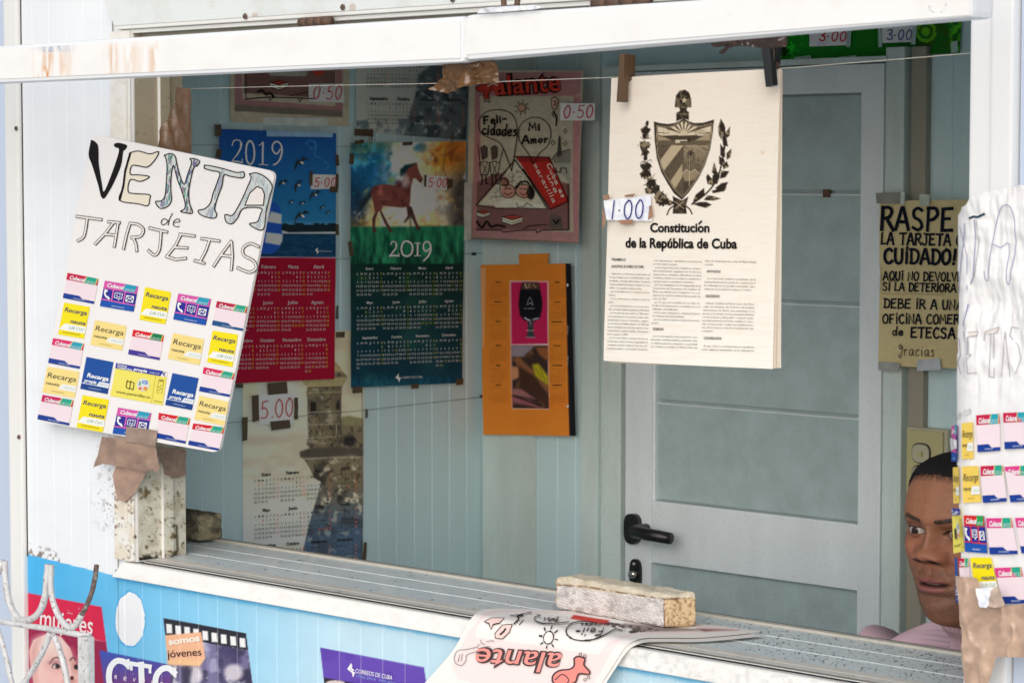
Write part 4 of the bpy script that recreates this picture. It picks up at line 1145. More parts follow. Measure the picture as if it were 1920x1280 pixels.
# ================================================================== white bars in front of the window
BY = -.33
BP = Plane('Y', BY)
def bar_paint(s):
    p = s.p
    s.fill((249, 247, 244)); s.mix(.3 * np.clip((s.n(40, 3) - .5) * 4, 0, 1), (236, 232, 226))
    st = vnoise(p * (1, .12), 5, 71, 2)
    for cx, wd, am in ((92, 22, .9), (120, 16, .5), (206, 9, .9), (217, 4, .6), (248, 18, .45), (287, 8, .8)):
        y0 = 90 - cx * .07
        m = np.exp(-((p[:, 0] - cx) / wd) ** 2) * np.clip((st - .40) * 4, 0, 1) * np.clip((p[:, 1] - y0) / 20, 0, 1)
        s.mix(m * am * .75, (226, 180, 142))
    m = np.exp(-((p[:, 0] - 88) / 10) ** 2) * np.clip((p[:, 1] - 120) / 20, 0, 1) * np.clip((st - .45) * 5, 0, 1); s.mix(m, (222, 132, 60))
    s.mix(np.exp(-((p[:, 0] - 100) / 26) ** 2) * (p[:, 1] < 98) * .5 * np.clip((st - .4) * 5, 0, 1), (120, 150, 200))
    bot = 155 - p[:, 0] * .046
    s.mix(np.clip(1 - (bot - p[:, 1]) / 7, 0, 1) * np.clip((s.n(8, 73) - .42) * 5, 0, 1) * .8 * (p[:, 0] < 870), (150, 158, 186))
    s.mix(np.clip((s.n(3, 75, 2) - .955) * 20, 0, 1) * .4, (150, 140, 132))
    s.line([(1745, 0), (1742, 18), (1752, 25)], .9, (170, 168, 165), .7); s.line([(1775, 2), (1772, 16), (1764, 24)], .9, (170, 168, 165), .7)
bar = thing('awning_bar', 'long white rusty-streaked metal bar hanging across the top of the window', 'bar', BP.at(880, 70))
def bar_seg(a0, b0, b1, a1, nm, close=False):
    f = [BP.at(*q) for q in (a0, b0, b1, a1)]
    back = [p + np.array([0, .045, 0]) for p in f]
    o = hexa(nm, f, back, M['white'], bar, .007)
    c = sum(f) / 4
    g_ = [p + (c - p) * np.array([.006, 0, .20]) + np.array([0, -.001, 0]) for p in f]
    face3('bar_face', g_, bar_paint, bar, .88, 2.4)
    return o
bar_seg((-260, 103), (869, 30), (869, 117), (-260, 167), 'bar_length')
bar_seg((874, 28), (1823, -34), (1823, 33), (874, 113), 'bar_length')
box('bar_coupling', BP.at(865, 70)[0], BP.at(882, 70)[0], BY + .004, BY + .041, BP.at(872, 108)[2], BP.at(872, 36)[2], M['offwhite'], bar, .001)
for x in (-180, 1700):
    bm = bmesh.new(); P = BP.at(x, 60 if x < 0 else -20)
    add_tube(bm, [(P[0], BY + .022, P[2]), (P[0], BY + .06, P[2] + .12), (P[0], -.07, 2.46)], .012, 12); bm_obj('hanger_rod', bm, M['offwhite'], bar, True)
bm = bmesh.new(); P = BP.at(938, 22)
add_tube(bm, catmull([P + (-.012, .02, 0), P + (-.012, .02, .03), P + (0, .02, .045), P + (.014, .02, .03), P + (.012, .02, .008)], 5), .004, 10); bm_obj('hook', bm, M['rust'], bar, True)
crumple('rag', [(900, 26), (905, 18), (925, 14), (960, 12), (1005, 10), (1022, 14), (1010, 18), (960, 22)], Plane('Y', BY - .004), (232, 234, 240), bar, KO, .002, .006, 14, seed=3, mat=M['paperw'])
sc = thing('tape_scrap', 'torn scrap of amber tape dangling under the joint of the white bar', 'tape', Plane('Y', -.30).at(880, 140))
crumple('tape_strip', [(834, 122), (862, 118), (936, 113), (938, 136), (939, 156), (905, 158), (880, 163), (846, 176), (812, 168), (846, 156), (836, 148)], Plane('Y', -.30), (116, 78, 34), sc, .55, .001, .02, 22, cuts=3, seed=21)
sc = thing('tape_scrap', 'dark brown rag of old tape caught above the black clothes peg', 'tape', Plane('Y', -.10).at(1400, 85))
crumple('tape_strip', [(1338, 82), (1400, 70), (1482, 60), (1478, 88), (1440, 92), (1402, 87), (1376, 88), (1358, 104), (1351, 100), (1362, 88), (1342, 90)], Plane('Y', -.10), (70, 48, 36), sc, .6, .001, .012, 18, cuts=3, seed=22)

# ================================================================== wrought-iron railing end
RL = Plane('Y', -.20)
rl = thing('iron_railing', 'white wrought iron railing end with chipped paint and curled spikes', 'railing', (RL.at(60, 1180)[0], -.2, -.16))
M['railpaint'] = paint('chipped_white_paint', (.66, .66, .66), .45, .3, 60, dark=(.16, .09, .06), speck=.55, stretch=(1, 1, 1), bump=.06, fine=130)
def rod(name, pts, rpx, mat=None, sm=5):
    p3 = [RL.at(*q) for q in catmull(Z8(pts), sm)]
    bm = bmesh.new(); add_tube(bm, p3, rpx * .00080 / 4.571, 12, .18)
    bm_obj(name, bm, mat or M['railpaint'], rl, True)
rod('curl', [(40, 235), (50, 420), (85, 600), (150, 715), (240, 740), (330, 680), (385, 540), (412, 265)], 34)
rod('curl', [(440, 270), (435, 420), (450, 560), (500, 700), (580, 795), (640, 790), (700, 690)], 31)
rod('curl', [(700, 690), (745, 610), (790, 490), (815, 380), (828, 268)], 25, paint('bare_rod', (.09, .045, .035), .5, .4, 80, dark=(.5, .48, .45), speck=.5, stretch=(1, 1, 1), fine=120))
rod('curl', [(30, 240), (-60, 420), (-90, 640), (-200, 740), (-320, 700), (-400, 500), (-420, 250)], 34)
rod('top_rail', [(-1500, 480), (-600, 645), (-200, 712), (0, 750), (400, 812), (770, 880)], 30, sm=2)
rod('brace', [(425, 850), (390, 960), (300, 1130), (200, 1290), (60, 1520)], 30)
rod('brace', [(450, 855), (500, 960), (560, 1180), (610, 1500)], 30)
rod('brace', [(-20, 820), (40, 1010), (100, 1270), (150, 1500)], 28)
P0, P1 = RL.at(*Z8([(752, 900)])[0]), RL.at(*Z8([(836, 900)])[0])
zt = RL.at(*Z8([(795, 868)])[0])[2]
box('post', P0[0], P1[0], -.222, -.206, -.16, zt, M['railpaint'], rl, .003)
# ================================================================== things hung up inside
MON = ['Enero', 'Febrero', 'Marzo', 'Abril', 'Mayo', 'Junio', 'Julio', 'Agosto', 'Septiembre', 'Octubre', 'Noviembre', 'Diciembre']
START = [1, 4, 4, 0, 2, 5, 0, 3, 6, 1, 4, 6]
NDAY = [31, 28, 31, 30, 31, 30, 31, 31, 30, 31, 30, 31]
def month(a, i, cx, y, dx, dy, sl, col, red, hcol=None, hh=6.0, bold=0.0, hb=0.0, dh=5.0, hol=()):
    """one month block: name centred at cx, weekday row and dates below; sl is the slope of the rows"""
    x0 = cx - 3 * dx
    nm = MON[i]; wd = len(nm) * hh * .56
    a.text(nm, (cx - wd / 2, y - sl * wd / 2), (cx + wd / 2, y + sl * wd / 2), hh, hcol or col, 2, bold=hb, res=2)
    for k, c in enumerate('LMMJVSD'):
        x = x0 + k * dx; yy = y + dy * 1.25 + (k - 3) * dx * sl
        w_ = dx * (.5 if c in 'MD' else .38)
        a.text(c, (x - w_ / 2, yy), (x + w_ / 2, yy), dh, red if k == 6 else col, 2, bold=bold, res=1)
    for d in range(1, NDAY[i] + 1):
        q = START[i] + d - 1; r, k = divmod(q, 7)
        x = x0 + k * dx; yy = y + dy * (2.25 + r) + (k - 3) * dx * sl
        t = str(d); w_ = dx * (.30 if d < 10 else .68) * (.7 if d == 1 else 1)
        a.text(t, (x - w_ / 2, yy), (x + w_ / 2, yy), dh, red if (k == 6 or (i, d) in hol) else col, 2, bold=bold, res=1)
HOL = {(0, 1), (0, 2), (4, 1), (6, 25), (6, 26), (6, 27), (9, 10), (11, 25), (11, 31), (3, 19)}
BT = (58, 46, 33)       # brown tape indoors
def tapes(parent, surf, quads, k=KI, col=BT, base=.008):
    for q in quads: patch('tape', q, surf, col, parent, k, base)
def strip(x, y, w_, h, r=0.0):
    c, s = math.cos(r), math.sin(r)
    return [(x + a * c - b * s, y + a * s + b * c) for a, b in ((-w_ / 2, -h / 2), (w_ / 2, -h / 2), (w_ / 2, h / 2), (-w_ / 2, h / 2))]
def price(parent, surf, q, txt, p0, p1, h, w_, col, base, k=KI, paper=(222, 219, 234), tp=(), tcol=BT, lbl=None):
    o = patch('price_tag', q, surf, paper, parent, k, base, M['print'], .0008, 4)
    ar = Art(surf, k, base + .0014)
    ar.hand(txt, p0, p1, h, w_, col, 2, .02)
    ar.build('lettering', o)
    tapes(parent, surf, tp, k, tcol, base + .0018)
    return o
RED_ = (150, 46, 40)
def hang(amp=.002, sc=120, seed=3):
    return lambda p, P, n: P + n * ((vnoise(p, sc, seed, 2) - .5) * 2 * amp)[:, None]

# ---- coast calendar
Za = lambda pts: zc(pts, 400, 230, 3.84)
Zb = lambda pts: zc(pts, 420, 450, 4.0)
cal = thing('wall_calendar', 'blue and red 2019 calendar with gulls over a bay, partly behind the tilted board', 'calendar', SIDE.at(515, 480), 'year calendars on the inner side wall')
def coast(s):
    p = s.p
    s.grad((500, 240), (520, 425), (22, 62, 122), (44, 118, 148))
    s.grad((500, 250), (500, 330), (20, 58, 118), (22, 76, 136), .4)
    s.mix(np.clip((p[:, 1] - 412) / 14, 0, 1) * .5, (130, 150, 170))
    hz = 421 + 1.5 * (s.n(6, 3) - .5) + np.where(s.n(5, 7, 2) > .58, -3, 0)
    s.mix(np.clip((p[:, 1] - hz) * 2, 0, 1), (22, 34, 40))
    s.poly(Za([(470, 775), (520, 790), (860, 785), (860, 800), (470, 800)]), (176, 182, 176), 1)
    m = np.clip((p[:, 1] - 437) * 1.5, 0, 1); s.mix(m, (18, 50, 78)); s.mix(m * .35 * (vnoise(p * (.25, 1), 3, 5) > .55), (36, 76, 104))
    for q in ([(640, 160), (665, 130), (700, 140), (710, 175), (680, 190), (665, 165)], [(700, 130), (720, 160), (705, 230), (760, 260)], [(770, 280), (800, 300), (790, 340)]):
        s.line(catmull(Za(q), 4), 1.6, (70, 140, 190), .5)
    s.poly(Za([(300, 560), (420, 575), (455, 610), (465, 720), (472, 820), (455, 900), (400, 945), (300, 940)]), (30, 70, 150), 1)
    for q in ([(390, 640), (465, 660), (464, 728), (360, 712)], [(360, 790), (474, 803), (472, 850), (455, 880), (350, 862)]): s.poly(Za(q), (196, 206, 214), 1)
    s.poly([(400, 481), (630, 482), (630, 484), (400, 483)], (190, 150, 160), .6)
    m = np.clip((p[:, 1] - 483) * 2, 0, 1); s.mix(m, (128, 14, 38)); 
sheet('calendar_sheet', [(405, 242), (624, 250), (622, 709.5), (408, 719)], SIDE, coast, cal, KI, 1.7, .010, bend=hang())
a = Art(SIDE, KI, .0128, hang())
WC = (206, 208, 204)
def digits(a, pts_, col, lay=2):
    for ws_, d in pts_: a.stroke(d, ws_, col, lay, smooth=5)
S2 = lambda pts: Za(pts)
digits(a, [(2.2, S2([(105, 165), (115, 135), (140, 125), (170, 140), (172, 175), (140, 230), (105, 275)])), (3.2, S2([(168, 150), (166, 185), (140, 232)])), (3.0, S2([(105, 280), (140, 280), (178, 288)])), (1.6, S2([(178, 262), (180, 290)])),
           (3.4, S2([(205, 215), (212, 160), (235, 132), (258, 160), (266, 220), (258, 275), (236, 300), (212, 275), (205, 215)])),
           (3.4, S2([(328, 150), (326, 220), (325, 300)])), (1.8, S2([(300, 165), (315, 155), (328, 140)])), (1.8, S2([(300, 303), (325, 302), (362, 306)])),
           (3.0, S2([(450, 195), (428, 225), (400, 205), (396, 165), (420, 138), (450, 150), (464, 190), (455, 250), (430, 290), (404, 304)])), (3.4, S2([(460, 170), (464, 210), (450, 262)]))], WC)
for gx, gy, sc_, ar_ in ((595, 290, 1.0, 0), (465, 435, .7, .2), (575, 455, .8, -.4), (695, 520, .8, .1), (525, 572, .45, .0), (605, 580, .5, .2), (750, 610, .45, 0), (790, 645, .35, 0), (600, 670, 1.0, .15)):
    c_, s_ = math.cos(ar_), math.sin(ar_)
    f = lambda L_: Za([(gx + (x * c_ - y * s_) * sc_, gy + (x * s_ + y * c_) * sc_) for x, y in L_])
    a.poly(f([(-40, 60), (-38, 10), (-18, -28), (0, -10), (20, -45), (65, -25), (24, -22), (14, 6), (0, 14), (-16, 2), (-26, 24)]), (36, 44, 44), 2)
    a.poly(f([(-6, -6), (12, -12), (26, 6), (10, 12)]), (170, 172, 160), 3)
a.poly(Za([(710, 905), (722, 900), (718, 918), (730, 925), (715, 945), (712, 925), (700, 920)]), (210, 214, 216), 2); a.text('CORREOS DE CUBA', Za([(732, 928)])[0], Za([(818, 930)])[0], 2.6, (190, 196, 200), 2, res=1)
for r, y in enumerate((200, 466, 746)):
    for c in range(4):
        cx = 448 + c * 46.5 - r * 1.6
        month(a, r * 4 + c, cx + 1.5, 450 + (y + 12) / 4 - (c - 2) * .4 * r, 6.4, 8.0, -.012 * r, (216, 190, 186), (214, 150, 52), (222, 206, 196), 6.8, .0, .0, 4.4, HOL)
a.build('lettering', cal)
price(cal, SIDE, Za([(688, 372), (858, 376), (860, 476), (672, 480)]), '5\u00b700', Za([(695, 462)])[0], Za([(850, 462)])[0], 17, 1.7, RED_, .012, tp=[Za([(662, 350), (686, 350), (682, 452), (658, 448)]), Za([(850, 368), (870, 370), (868, 470), (848, 468)]), Za([(806, 460), (866, 462), (862, 505), (804, 500)])])
tapes(cal, SIDE, [strip(401, 245, 12, 22), strip(402, 288, 10, 16, .2), Za([(848, 228), (872, 232), (876, 310), (850, 310)]), Za([(848, 728), (872, 732), (874, 808), (850, 808)]), Zb([(812, 490), (828, 490), (826, 590), (806, 588)]), strip(441, 722, 14, 8)], base=.013)
patch('tape', Za([(352, 58), (828, 74), (826, 106), (352, 100)]), SIDE, (112, 140, 168), cal, KI, .014)

# ---- horse calendar
hc = thing('wall_calendar', 'green 2019 calendar showing a brown horse walking on grass', 'calendar', SIDE.at(757, 490), 'year calendars on the inner side wall')
def horse(s):
    p = s.p
    s.fill((60, 120, 140))
    s.grad((650, 260), (870, 300), (60, 108, 104), (190, 140, 60))
    n1, n2 = s.n(60, 3), s.n(26, 5)
    s.ell(690, 300, 75, 46, (20, 96, 132), .9, 1.0); s.ell(676, 330, 60, 60, (22, 76, 120), .8, 1.0); s.ell(668, 268, 50, 20, (96, 112, 72), .7, 1.0)
    s.mix(np.clip((n2 - .56) * 5, 0, 1) * (p[:, 0] < 740), (70, 150, 176))
    s.ell(742, 322, 34, 30, (150, 176, 190), .7, 1.0); s.ell(762, 290, 40, 40, (206, 200, 168), .95, .9); s.ell(800, 275, 26, 30, (176, 172, 180), .9, .8)
    s.ell(782, 277, 14, 9, (30, 84, 110), .8, .9)
    s.ell(832, 300, 40, 55, (190, 128, 44), .85, 1.0); s.ell(850, 285, 24, 34, (150, 78, 34), .7, 1.0, mod=np.clip((n2 - .4) * 5, 0, 1))
    s.ell(790, 372, 52, 44, (196, 196, 190), .95, .9); s.ell(830, 350, 26, 30, (150, 140, 120), .8, .9); s.ell(700, 400, 50, 34, (196, 168, 104), .9, .9); s.ell(660, 415, 22, 14, (176, 120, 50), .8, .9)
    s.ell(748, 398, 40, 40, (204, 198, 176), .9, .9); s.ell(806, 414, 26, 16, (190, 150, 84), .9, .9); s.ell(836, 400, 30, 30, (150, 152, 150), .7, .9)
    s.ell(862, 380, 26, 70, (52, 50, 50), .9, .9); s.ell(660, 385, 22, 40, (20, 44, 70), .9, 1.0)
    s.line(Za([(1640, 190), (1625, 330), (1700, 520), (1760, 660)]), 2.2, (96, 60, 44), .7, 3); s.line(Za([(1500, 280), (1600, 420), (1700, 560)]), 1.6, (130, 92, 50), .6, 3)
    s.line(Za([(1100, 190), (1010, 330)]), 1.2, (40, 70, 70), .6, 2); s.line(Za([(1240, 170), (1190, 300)]), 1.2, (60, 80, 80), .5, 2)
    rg = random.Random(4)
    for _ in range(110):
        x, y = rg.uniform(650, 866), rg.uniform(266, 424)
        if x < 735 and y < 380: c = rg.choice(((20, 90, 130), (16, 60, 96), (70, 150, 170), (30, 110, 120), (110, 130, 80), (18, 70, 70)))
        elif x > 800 and y < 330: c = rg.choice(((196, 130, 40), (150, 70, 30), (208, 180, 120), (110, 56, 30), (220, 160, 70), (170, 170, 180)))
        elif x > 840: c = rg.choice(((50, 46, 48), (80, 70, 60), (140, 120, 90)))
        else: c = rg.choice(((212, 208, 196), (190, 190, 190), (200, 160, 90), (170, 176, 186), (220, 200, 150), (150, 110, 80)))
        s.ell(x, y, rg.uniform(3, 13), rg.uniform(2, 7), c, rg.uniform(.35, .8), .9, rg.uniform(-1.2, 1.2), mod=np.clip((s.n(7, 50 + _ % 5) - .3) * 4, 0, 1))
    s.mul(.78 + .44 * s.n(9, 9))
    # grass
    gy = 422 + 4 * (n1 - .5)
    m = np.clip((p[:, 1] - gy) / 4, 0, 1)
    g_ = vnoise(p * (1.6, .45), 9, 12, 3)
    col = np.array((8, 52, 42.)) * (1 - g_[:, None]) + np.array((48, 134, 92.)) * g_[:, None]
    dk = np.clip((p[:, 1] - 430) / 60, 0, 1)[:, None] * np.clip(1.4 - g_ * 2, 0, 1)[:, None]
    col = col * (1 - .75 * dk) + np.array((10, 34, 30.)) * .75 * dk
    s.c = s.c * (1 - m[:, None]) + col * m[:, None]
    # the horse
    BR, DK = (104, 58, 52), (36, 30, 32)
    s.poly(Za([(1110, 480), (1070, 530), (1020, 580), (1008, 655), (1050, 610), (1098, 550), (1122, 512)]), (34, 42, 50), 2)
    s.poly(Za([(1320, 392), (1316, 340), (1350, 305), (1385, 298), (1432, 288), (1440, 310), (1400, 325), (1372, 345), (1352, 382)]), (22, 46, 50), 1.5)
    for q in ([(1130, 570), (1172, 600), (1160, 640), (1142, 690), (1136, 756), (1152, 790), (1120, 788), (1117, 690), (1140, 640)], [(1160, 590), (1192, 650), (1232, 728), (1268, 788), (1245, 788), (1205, 722), (1178, 660)],
              [(1366, 596), (1402, 606), (1432, 700), (1464, 772), (1440, 772), (1408, 700), (1376, 640)], [(1362, 596), (1396, 606), (1388, 684), (1350, 724), (1343, 712), (1370, 672)]):
        s.poly(Za(q), (70, 42, 44), 1)
    s.poly(Za([(1105, 490), (1130, 455), (1200, 443), (1290, 452), (1330, 420), (1350, 370), (1375, 332), (1420, 300), (1438, 292), (1442, 320), (1457, 360), (1477, 400), (1470, 432), (1450, 426), (1430, 402), (1410, 402), (1395, 460), (1392, 540), (1385, 602), (1340, 612), (1260, 606), (1195, 600), (1178, 640), (1135, 640), (1118, 560)]), BR, 1)
    body = s.mask(Za([(1105, 490), (1130, 455), (1200, 443), (1290, 452), (1330, 420), (1350, 370), (1395, 345), (1395, 460), (1385, 602), (1260, 606), (1118, 560)]), 1)
    s.mix(body * np.clip((s.n(10, 33) - .5) * 4, 0, 1) * .7, (70, 36, 40)); s.mix(body * np.clip((s.n(14, 35) - .58) * 5, 0, 1) * .7, (166, 96, 86))
    s.ell(*Za([(1350, 420)])[0], 9, 12, (170, 160, 164), .7, .8); s.ell(*Za([(1305, 440)])[0], 7, 7, (60, 30, 34), .7, .8)
    s.poly(Za([(1466, 400), (1477, 402), (1470, 432), (1456, 426)]), (50, 30, 32), 1)
    s.line(Za([(1390, 610), (1395, 800), (1390, 860)]), 3, (30, 40, 30), .6, 3)
    # date panels
    m = np.clip((p[:, 1] - (493 - (p[:, 0] - 650) * .0)) / 2, 0, 1)
    t = np.clip((p[:, 1] - 493) / 235, 0, 1)[:, None]
    col = np.array((14, 38, 34.)) * (1 - t) + np.array((14, 44, 60.)) * t
    col = col + (np.clip(s.n(40, 40) - .5, 0, 1) * 60)[:, None] * np.array((.5, .8, .5))
    col = col + (np.clip((p[:, 1] - 695) / 25, 0, 1) * (12 + 40 * (vnoise(p * (1.6, .6), 7, 3) - .5)))[:, None] * np.array((.2, 1.0, 1.3))
    s.c = s.c * (1 - m[:, None]) + col * m[:, None]
sheet('calendar_sheet', [(650, 268), (866, 265), (859, 717), (651, 726)], SIDE, horse, hc, KI, 1.5, .012, bend=hang(.002, 110, 8))
a = Art(SIDE, KI, .0148, hang(.002, 110, 8))
WG = (206, 212, 206)
digits(a, [(2.0, Za([(1242, 875), (1255, 855), (1280, 862), (1284, 890), (1262, 925), (1238, 955)])), (3.0, Za([(1282, 872), (1280, 900), (1258, 930)])), (3.4, Za([(1236, 957), (1265, 955), (1300, 957)])), (1.6, Za([(1300, 938), (1302, 960)])),
           (3.4, Za([(1318, 905), (1330, 865), (1358, 852), (1390, 870), (1400, 905), (1388, 945), (1358, 960), (1328, 945), (1318, 905)])),
           (3.2, Za([(1436, 868), (1436, 905), (1435, 955)])), (1.6, Za([(1416, 866), (1436, 864), (1456, 868)])), (1.6, Za([(1414, 957), (1436, 957), (1458, 957)])),
           (2.8, Za([(1520, 905), (1500, 925), (1478, 905), (1480, 872), (1502, 855), (1526, 872), (1530, 910), (1515, 955), (1480, 992)])), (3.2, Za([(1528, 880), (1529, 920), (1510, 962)]))], WG)
for r, (y, sl) in enumerate(((212, -.010), (466, -.022), (728, -.034))):
    for c in range(4):
        month(a, r * 4 + c, 420 + (1056 + c * 198) / 4 + r * .2, 450 + (y + 10 + c * 198 * sl) / 4, 7.4, 7.7, sl, (166, 186, 186), (136, 140, 50), (186, 200, 200), 5.0, .0, .01, 4.2, HOL)
a.poly(Zb([(1262, 1010), (1275, 995), (1272, 1020), (1288, 1030), (1275, 1065), (1268, 1040), (1248, 1030)]), (200, 210, 214), 2); a.text('CORREOS DE CUBA', Zb([(1290, 1035)])[0], Zb([(1450, 1030)])[0], 4.2, (170, 190, 200), 2, res=1)
a.build('lettering', hc)
price(hc, SIDE, Za([(1500, 378), (1648, 390), (1650, 486), (1492, 480)]), '5\u00b700', Za([(1512, 462)])[0], Za([(1642, 466)])[0], 17, 1.7, RED_, .014, tp=[Za([(1482, 376), (1498, 376), (1496, 462), (1480, 460)]), Za([(1648, 404), (1690, 406), (1686, 470), (1646, 480)])])
tapes(hc, SIDE, [Za([(978, 132), (1044, 122), (1046, 150), (980, 158)]), Za([(945, 220), (978, 226), (972, 302), (940, 298)]), Za([(930, 858), (960, 850), (975, 950), (945, 960)]), Za([(1325, 142), (1395, 138), (1396, 162), (1328, 166)]), Zb([(922, 1098), (998, 1092), (998, 1140), (924, 1146)]), Zb([(1364, 1078), (1418, 1074), (1420, 1108), (1362, 1112)]), Zb([(1702, 1040), (1756, 1032), (1754, 1078), (1702, 1086)])], base=.0165)
for x, y in ((682, 256), (835, 258)):
    bm = bmesh.new(); P = SIDE.at(x, y)
    add_tube(bm, [P + np.array((.018, dy_, dz_)) for dy_, dz_ in ((0, .012), (.004, .016), (.008, .012), (.006, -.012), (.002, -.015), (-.001, -.010), (.001, .008), (.004, .010), (.006, .006), (.004, -.006))], .0008, 6)
    bm_obj('paper_clip', bm, M['rust'], hc, True)

# ---- fort calendar
Zf = lambda pts: zc(pts, 420, 700, 1707 / 480)
fc = thing('wall_calendar', 'pale calendar with an old stone watchtower, low on the wall beneath the red one', 'calendar', SIDE.at(566, 860), 'year calendars on the inner side wall')
def fort(s):
    p = s.p
    s.grad((560, 630), (560, 1050), (172, 160, 132), (176, 178, 170))
    s.mix(.7 * np.clip((s.n(60, 3) - .45) * 3, 0, 1), (182, 178, 166)); s.mix(.5 * np.clip((vnoise(p * (.5, 1), 30, 5) - .55) * 5, 0, 1), (150, 140, 124))
    s.ell(480, 825, 40, 9, (146, 138, 126), .5, 1)
    st = (104, 94, 74)
    body = [(500, 520), (570, 500), (545, 470), (560, 400), (552, 180), (545, 120), (560, 90), (520, 60), (512, 40), (560, 20), (600, -30), (640, -70), (690, -95), (740, -70), (780, -20), (815, 20), (800, 50), (775, 90), (778, 130), (770, 200), (770, 300), (820, 285), (920, 300), (920, 1240), (520, 1180), (560, 1000), (620, 800), (640, 720), (590, 690), (560, 620), (530, 575), (500, 550)]
    m = s.mask(Zf(body), 1.2)
    s.mix(m, st)
    s.mix(m * np.clip((p[:, 1] - 900) / 90, 0, 1) * np.clip((900 - p[:, 0]) / 40, 0, 1), (70, 84, 100))
    lw = .45 + .45 * np.clip((p[:, 1] - 850) / 40, 0, 1); s.mix(m * np.clip((s.n(22, 9) - .5) * 5, 0, 1) * lw, (52, 48, 46)); s.mix(m * np.clip((s.n(12, 13) - .6) * 7, 0, 1) * lw, (172, 164, 144)); s.mix(m * np.clip((p[:, 0] - 615) / 20, 0, 1) * np.clip((640 - p[:, 0]) / 6 + .0, 0, 1) * (p[:, 1] < 850) * .5, (60, 54, 46)); s.line(Zf([(552, 100), (554, 400)]), 1.4, (52, 46, 38), .8); s.line(Zf([(774, 100), (770, 400)]), 1.4, (48, 42, 36), .8)
    s.mix(m * np.clip((s.n(5, 15) - .62) * 8, 0, 1) * .7, (40, 38, 40))
    s.mix(m * np.clip((p[:, 1] - 940) / 60, 0, 1) * .55, (66, 88, 112))
    s.poly(Zf([(512, 40), (815, 20), (800, 50), (775, 90), (560, 92), (525, 68)]), (150, 136, 98), 1.2, .85); s.line(Zf([(550, 95), (780, 88)]), 2, (58, 52, 42), .9, 1.5); s.line(Zf([(548, 130), (778, 122)]), 2.5, (140, 128, 96), .8, 1.5)
    s.poly(Zf([(600, -30), (640, -70), (690, -95), (740, -70), (790, -5), (700, -20)]), (168, 146, 104), 2, .8)
    for y in (250, 335, 420): s.line(Zf([(550, y + 8), (765, y - 4)]), 1.1, (160, 152, 134), .7)
    for x, y in ((595, 250), (640, 335), (705, 250), (745, 335)): s.line(Zf([(x, y), (x - 4, y + 80)]), 1.1, (160, 152, 134), .7)
    s.poly(Zf([(570, 190), (606, 190), (606, 250), (570, 255)]), (34, 30, 28), 1); s.poly(Zf([(740, 195), (766, 195), (766, 240), (742, 240)]), (40, 36, 32), 1)
    s.poly(Zf([(500, 520), (560, 498), (800, 490), (920, 500), (920, 545), (800, 545), (560, 560), (505, 556)]), (66, 60, 54), 2, .85); s.line(Zf([(520, 570), (680, 560), (900, 556)]), 2.2, (150, 142, 126), .8, 2)
    s.poly(Zf([(770, 285), (830, 280), (915, 300), (915, 345), (780, 345)]), (120, 116, 84), 2, .8); s.ell(*Zf([(830, 450)])[0], 12, 10, (34, 32, 34), .9, .6)
    s.line(Zf([(916, 90), (914, 1230)]), 2, (70, 70, 74), .6)
sheet('calendar_sheet', [(453, 628), (681, 618), (679, 1052), (454, 1066)], SIDE, fort, fc, KI, 1.6, .003, bend=hang(.0015, 110, 12))
a = Art(SIDE, KI, .0052, hang(.0015, 110, 12))
for r, (y, sl) in enumerate(((668, -.075), (905, -.075), (1140, -.075))):
    for c in range(4):
        month(a, r * 4 + c, 420 + (272 + c * 174) / 3.556, 700 + (y + 12 + c * 174 * sl) / 3.556, 6.9, 8.0, sl, (62, 60, 58), (190, 84, 70), (40, 38, 38), 6.0, .012, .035, 4.2, HOL)
a.build('lettering', fc)
price(fc, SIDE, Zf([(218, 135), (452, 128), (450, 335), (224, 340)]), '5.00', Zf([(232, 300)])[0], Zf([(448, 278)])[0], 33, 2.2, (140, 70, 66), .006, paper=(178, 186, 204), tp=[Zf([(168, 146), (214, 140), (220, 310), (176, 322)]), Zf([(272, 64), (402, 52), (408, 130), (278, 142)]), Zf([(452, 160), (476, 158), (478, 300), (452, 305)]), Zf([(290, 318), (422, 306), (426, 360), (300, 378)])])
tapes(fc, SIDE, [Zf([(102, 290), (142, 288), (138, 440), (106, 450)]), Zf([(916, 1120), (936, 1122), (930, 1245), (905, 1240)]), Zb([(818, 688), (888, 686), (886, 728), (818, 730)]), Zf([(926, 235), (942, 237), (940, 292), (926, 296)])], base=.008)

# ---- grey calendar high on the side wall
Zt = lambda pts: zc(pts, 480, 0, 4.0)
gc = thing('wall_calendar', 'greyish calendar page with dark stonework, high up above the horse calendar', 'calendar', SIDE.at(768, 170), 'year calendars on the inner side wall')
def greycal(s):
    p = s.p
    s.grad((670, 120), (860, 150), (150, 152, 144), (130, 134, 132))
    m = s.mask(Zt([(1210, 560), (1330, 470), (1600, 440), (1620, 1080), (1080, 1080), (1140, 860), (1190, 700)]), 2)
    s.mix(m, (74, 82, 86)); s.mix(m * np.clip((s.n(16, 3) - .5) * 6, 0, 1) * .8, (40, 46, 52)); s.mix(m * np.clip((s.n(9, 5) - .62) * 8, 0, 1) * .7, (140, 150, 152))
    m = s.mask(Zt([(740, 905), (1150, 890), (1090, 1080), (740, 1030)]), 2); s.mix(m * np.clip((s.n(14, 8) - .45) * 5, 0, 1), (86, 96, 102)); 
    s.line(Zt([(1180, 925), (1400, 935)]), 1.5, (170, 178, 180), .7, 1.5)
sheet('calendar_sheet', [(664, 60), (880, 50), (872, 263), (666, 247)], SIDE, greycal, gc, KI, 1.7, .004)
a = Art(SIDE, KI, .0056)
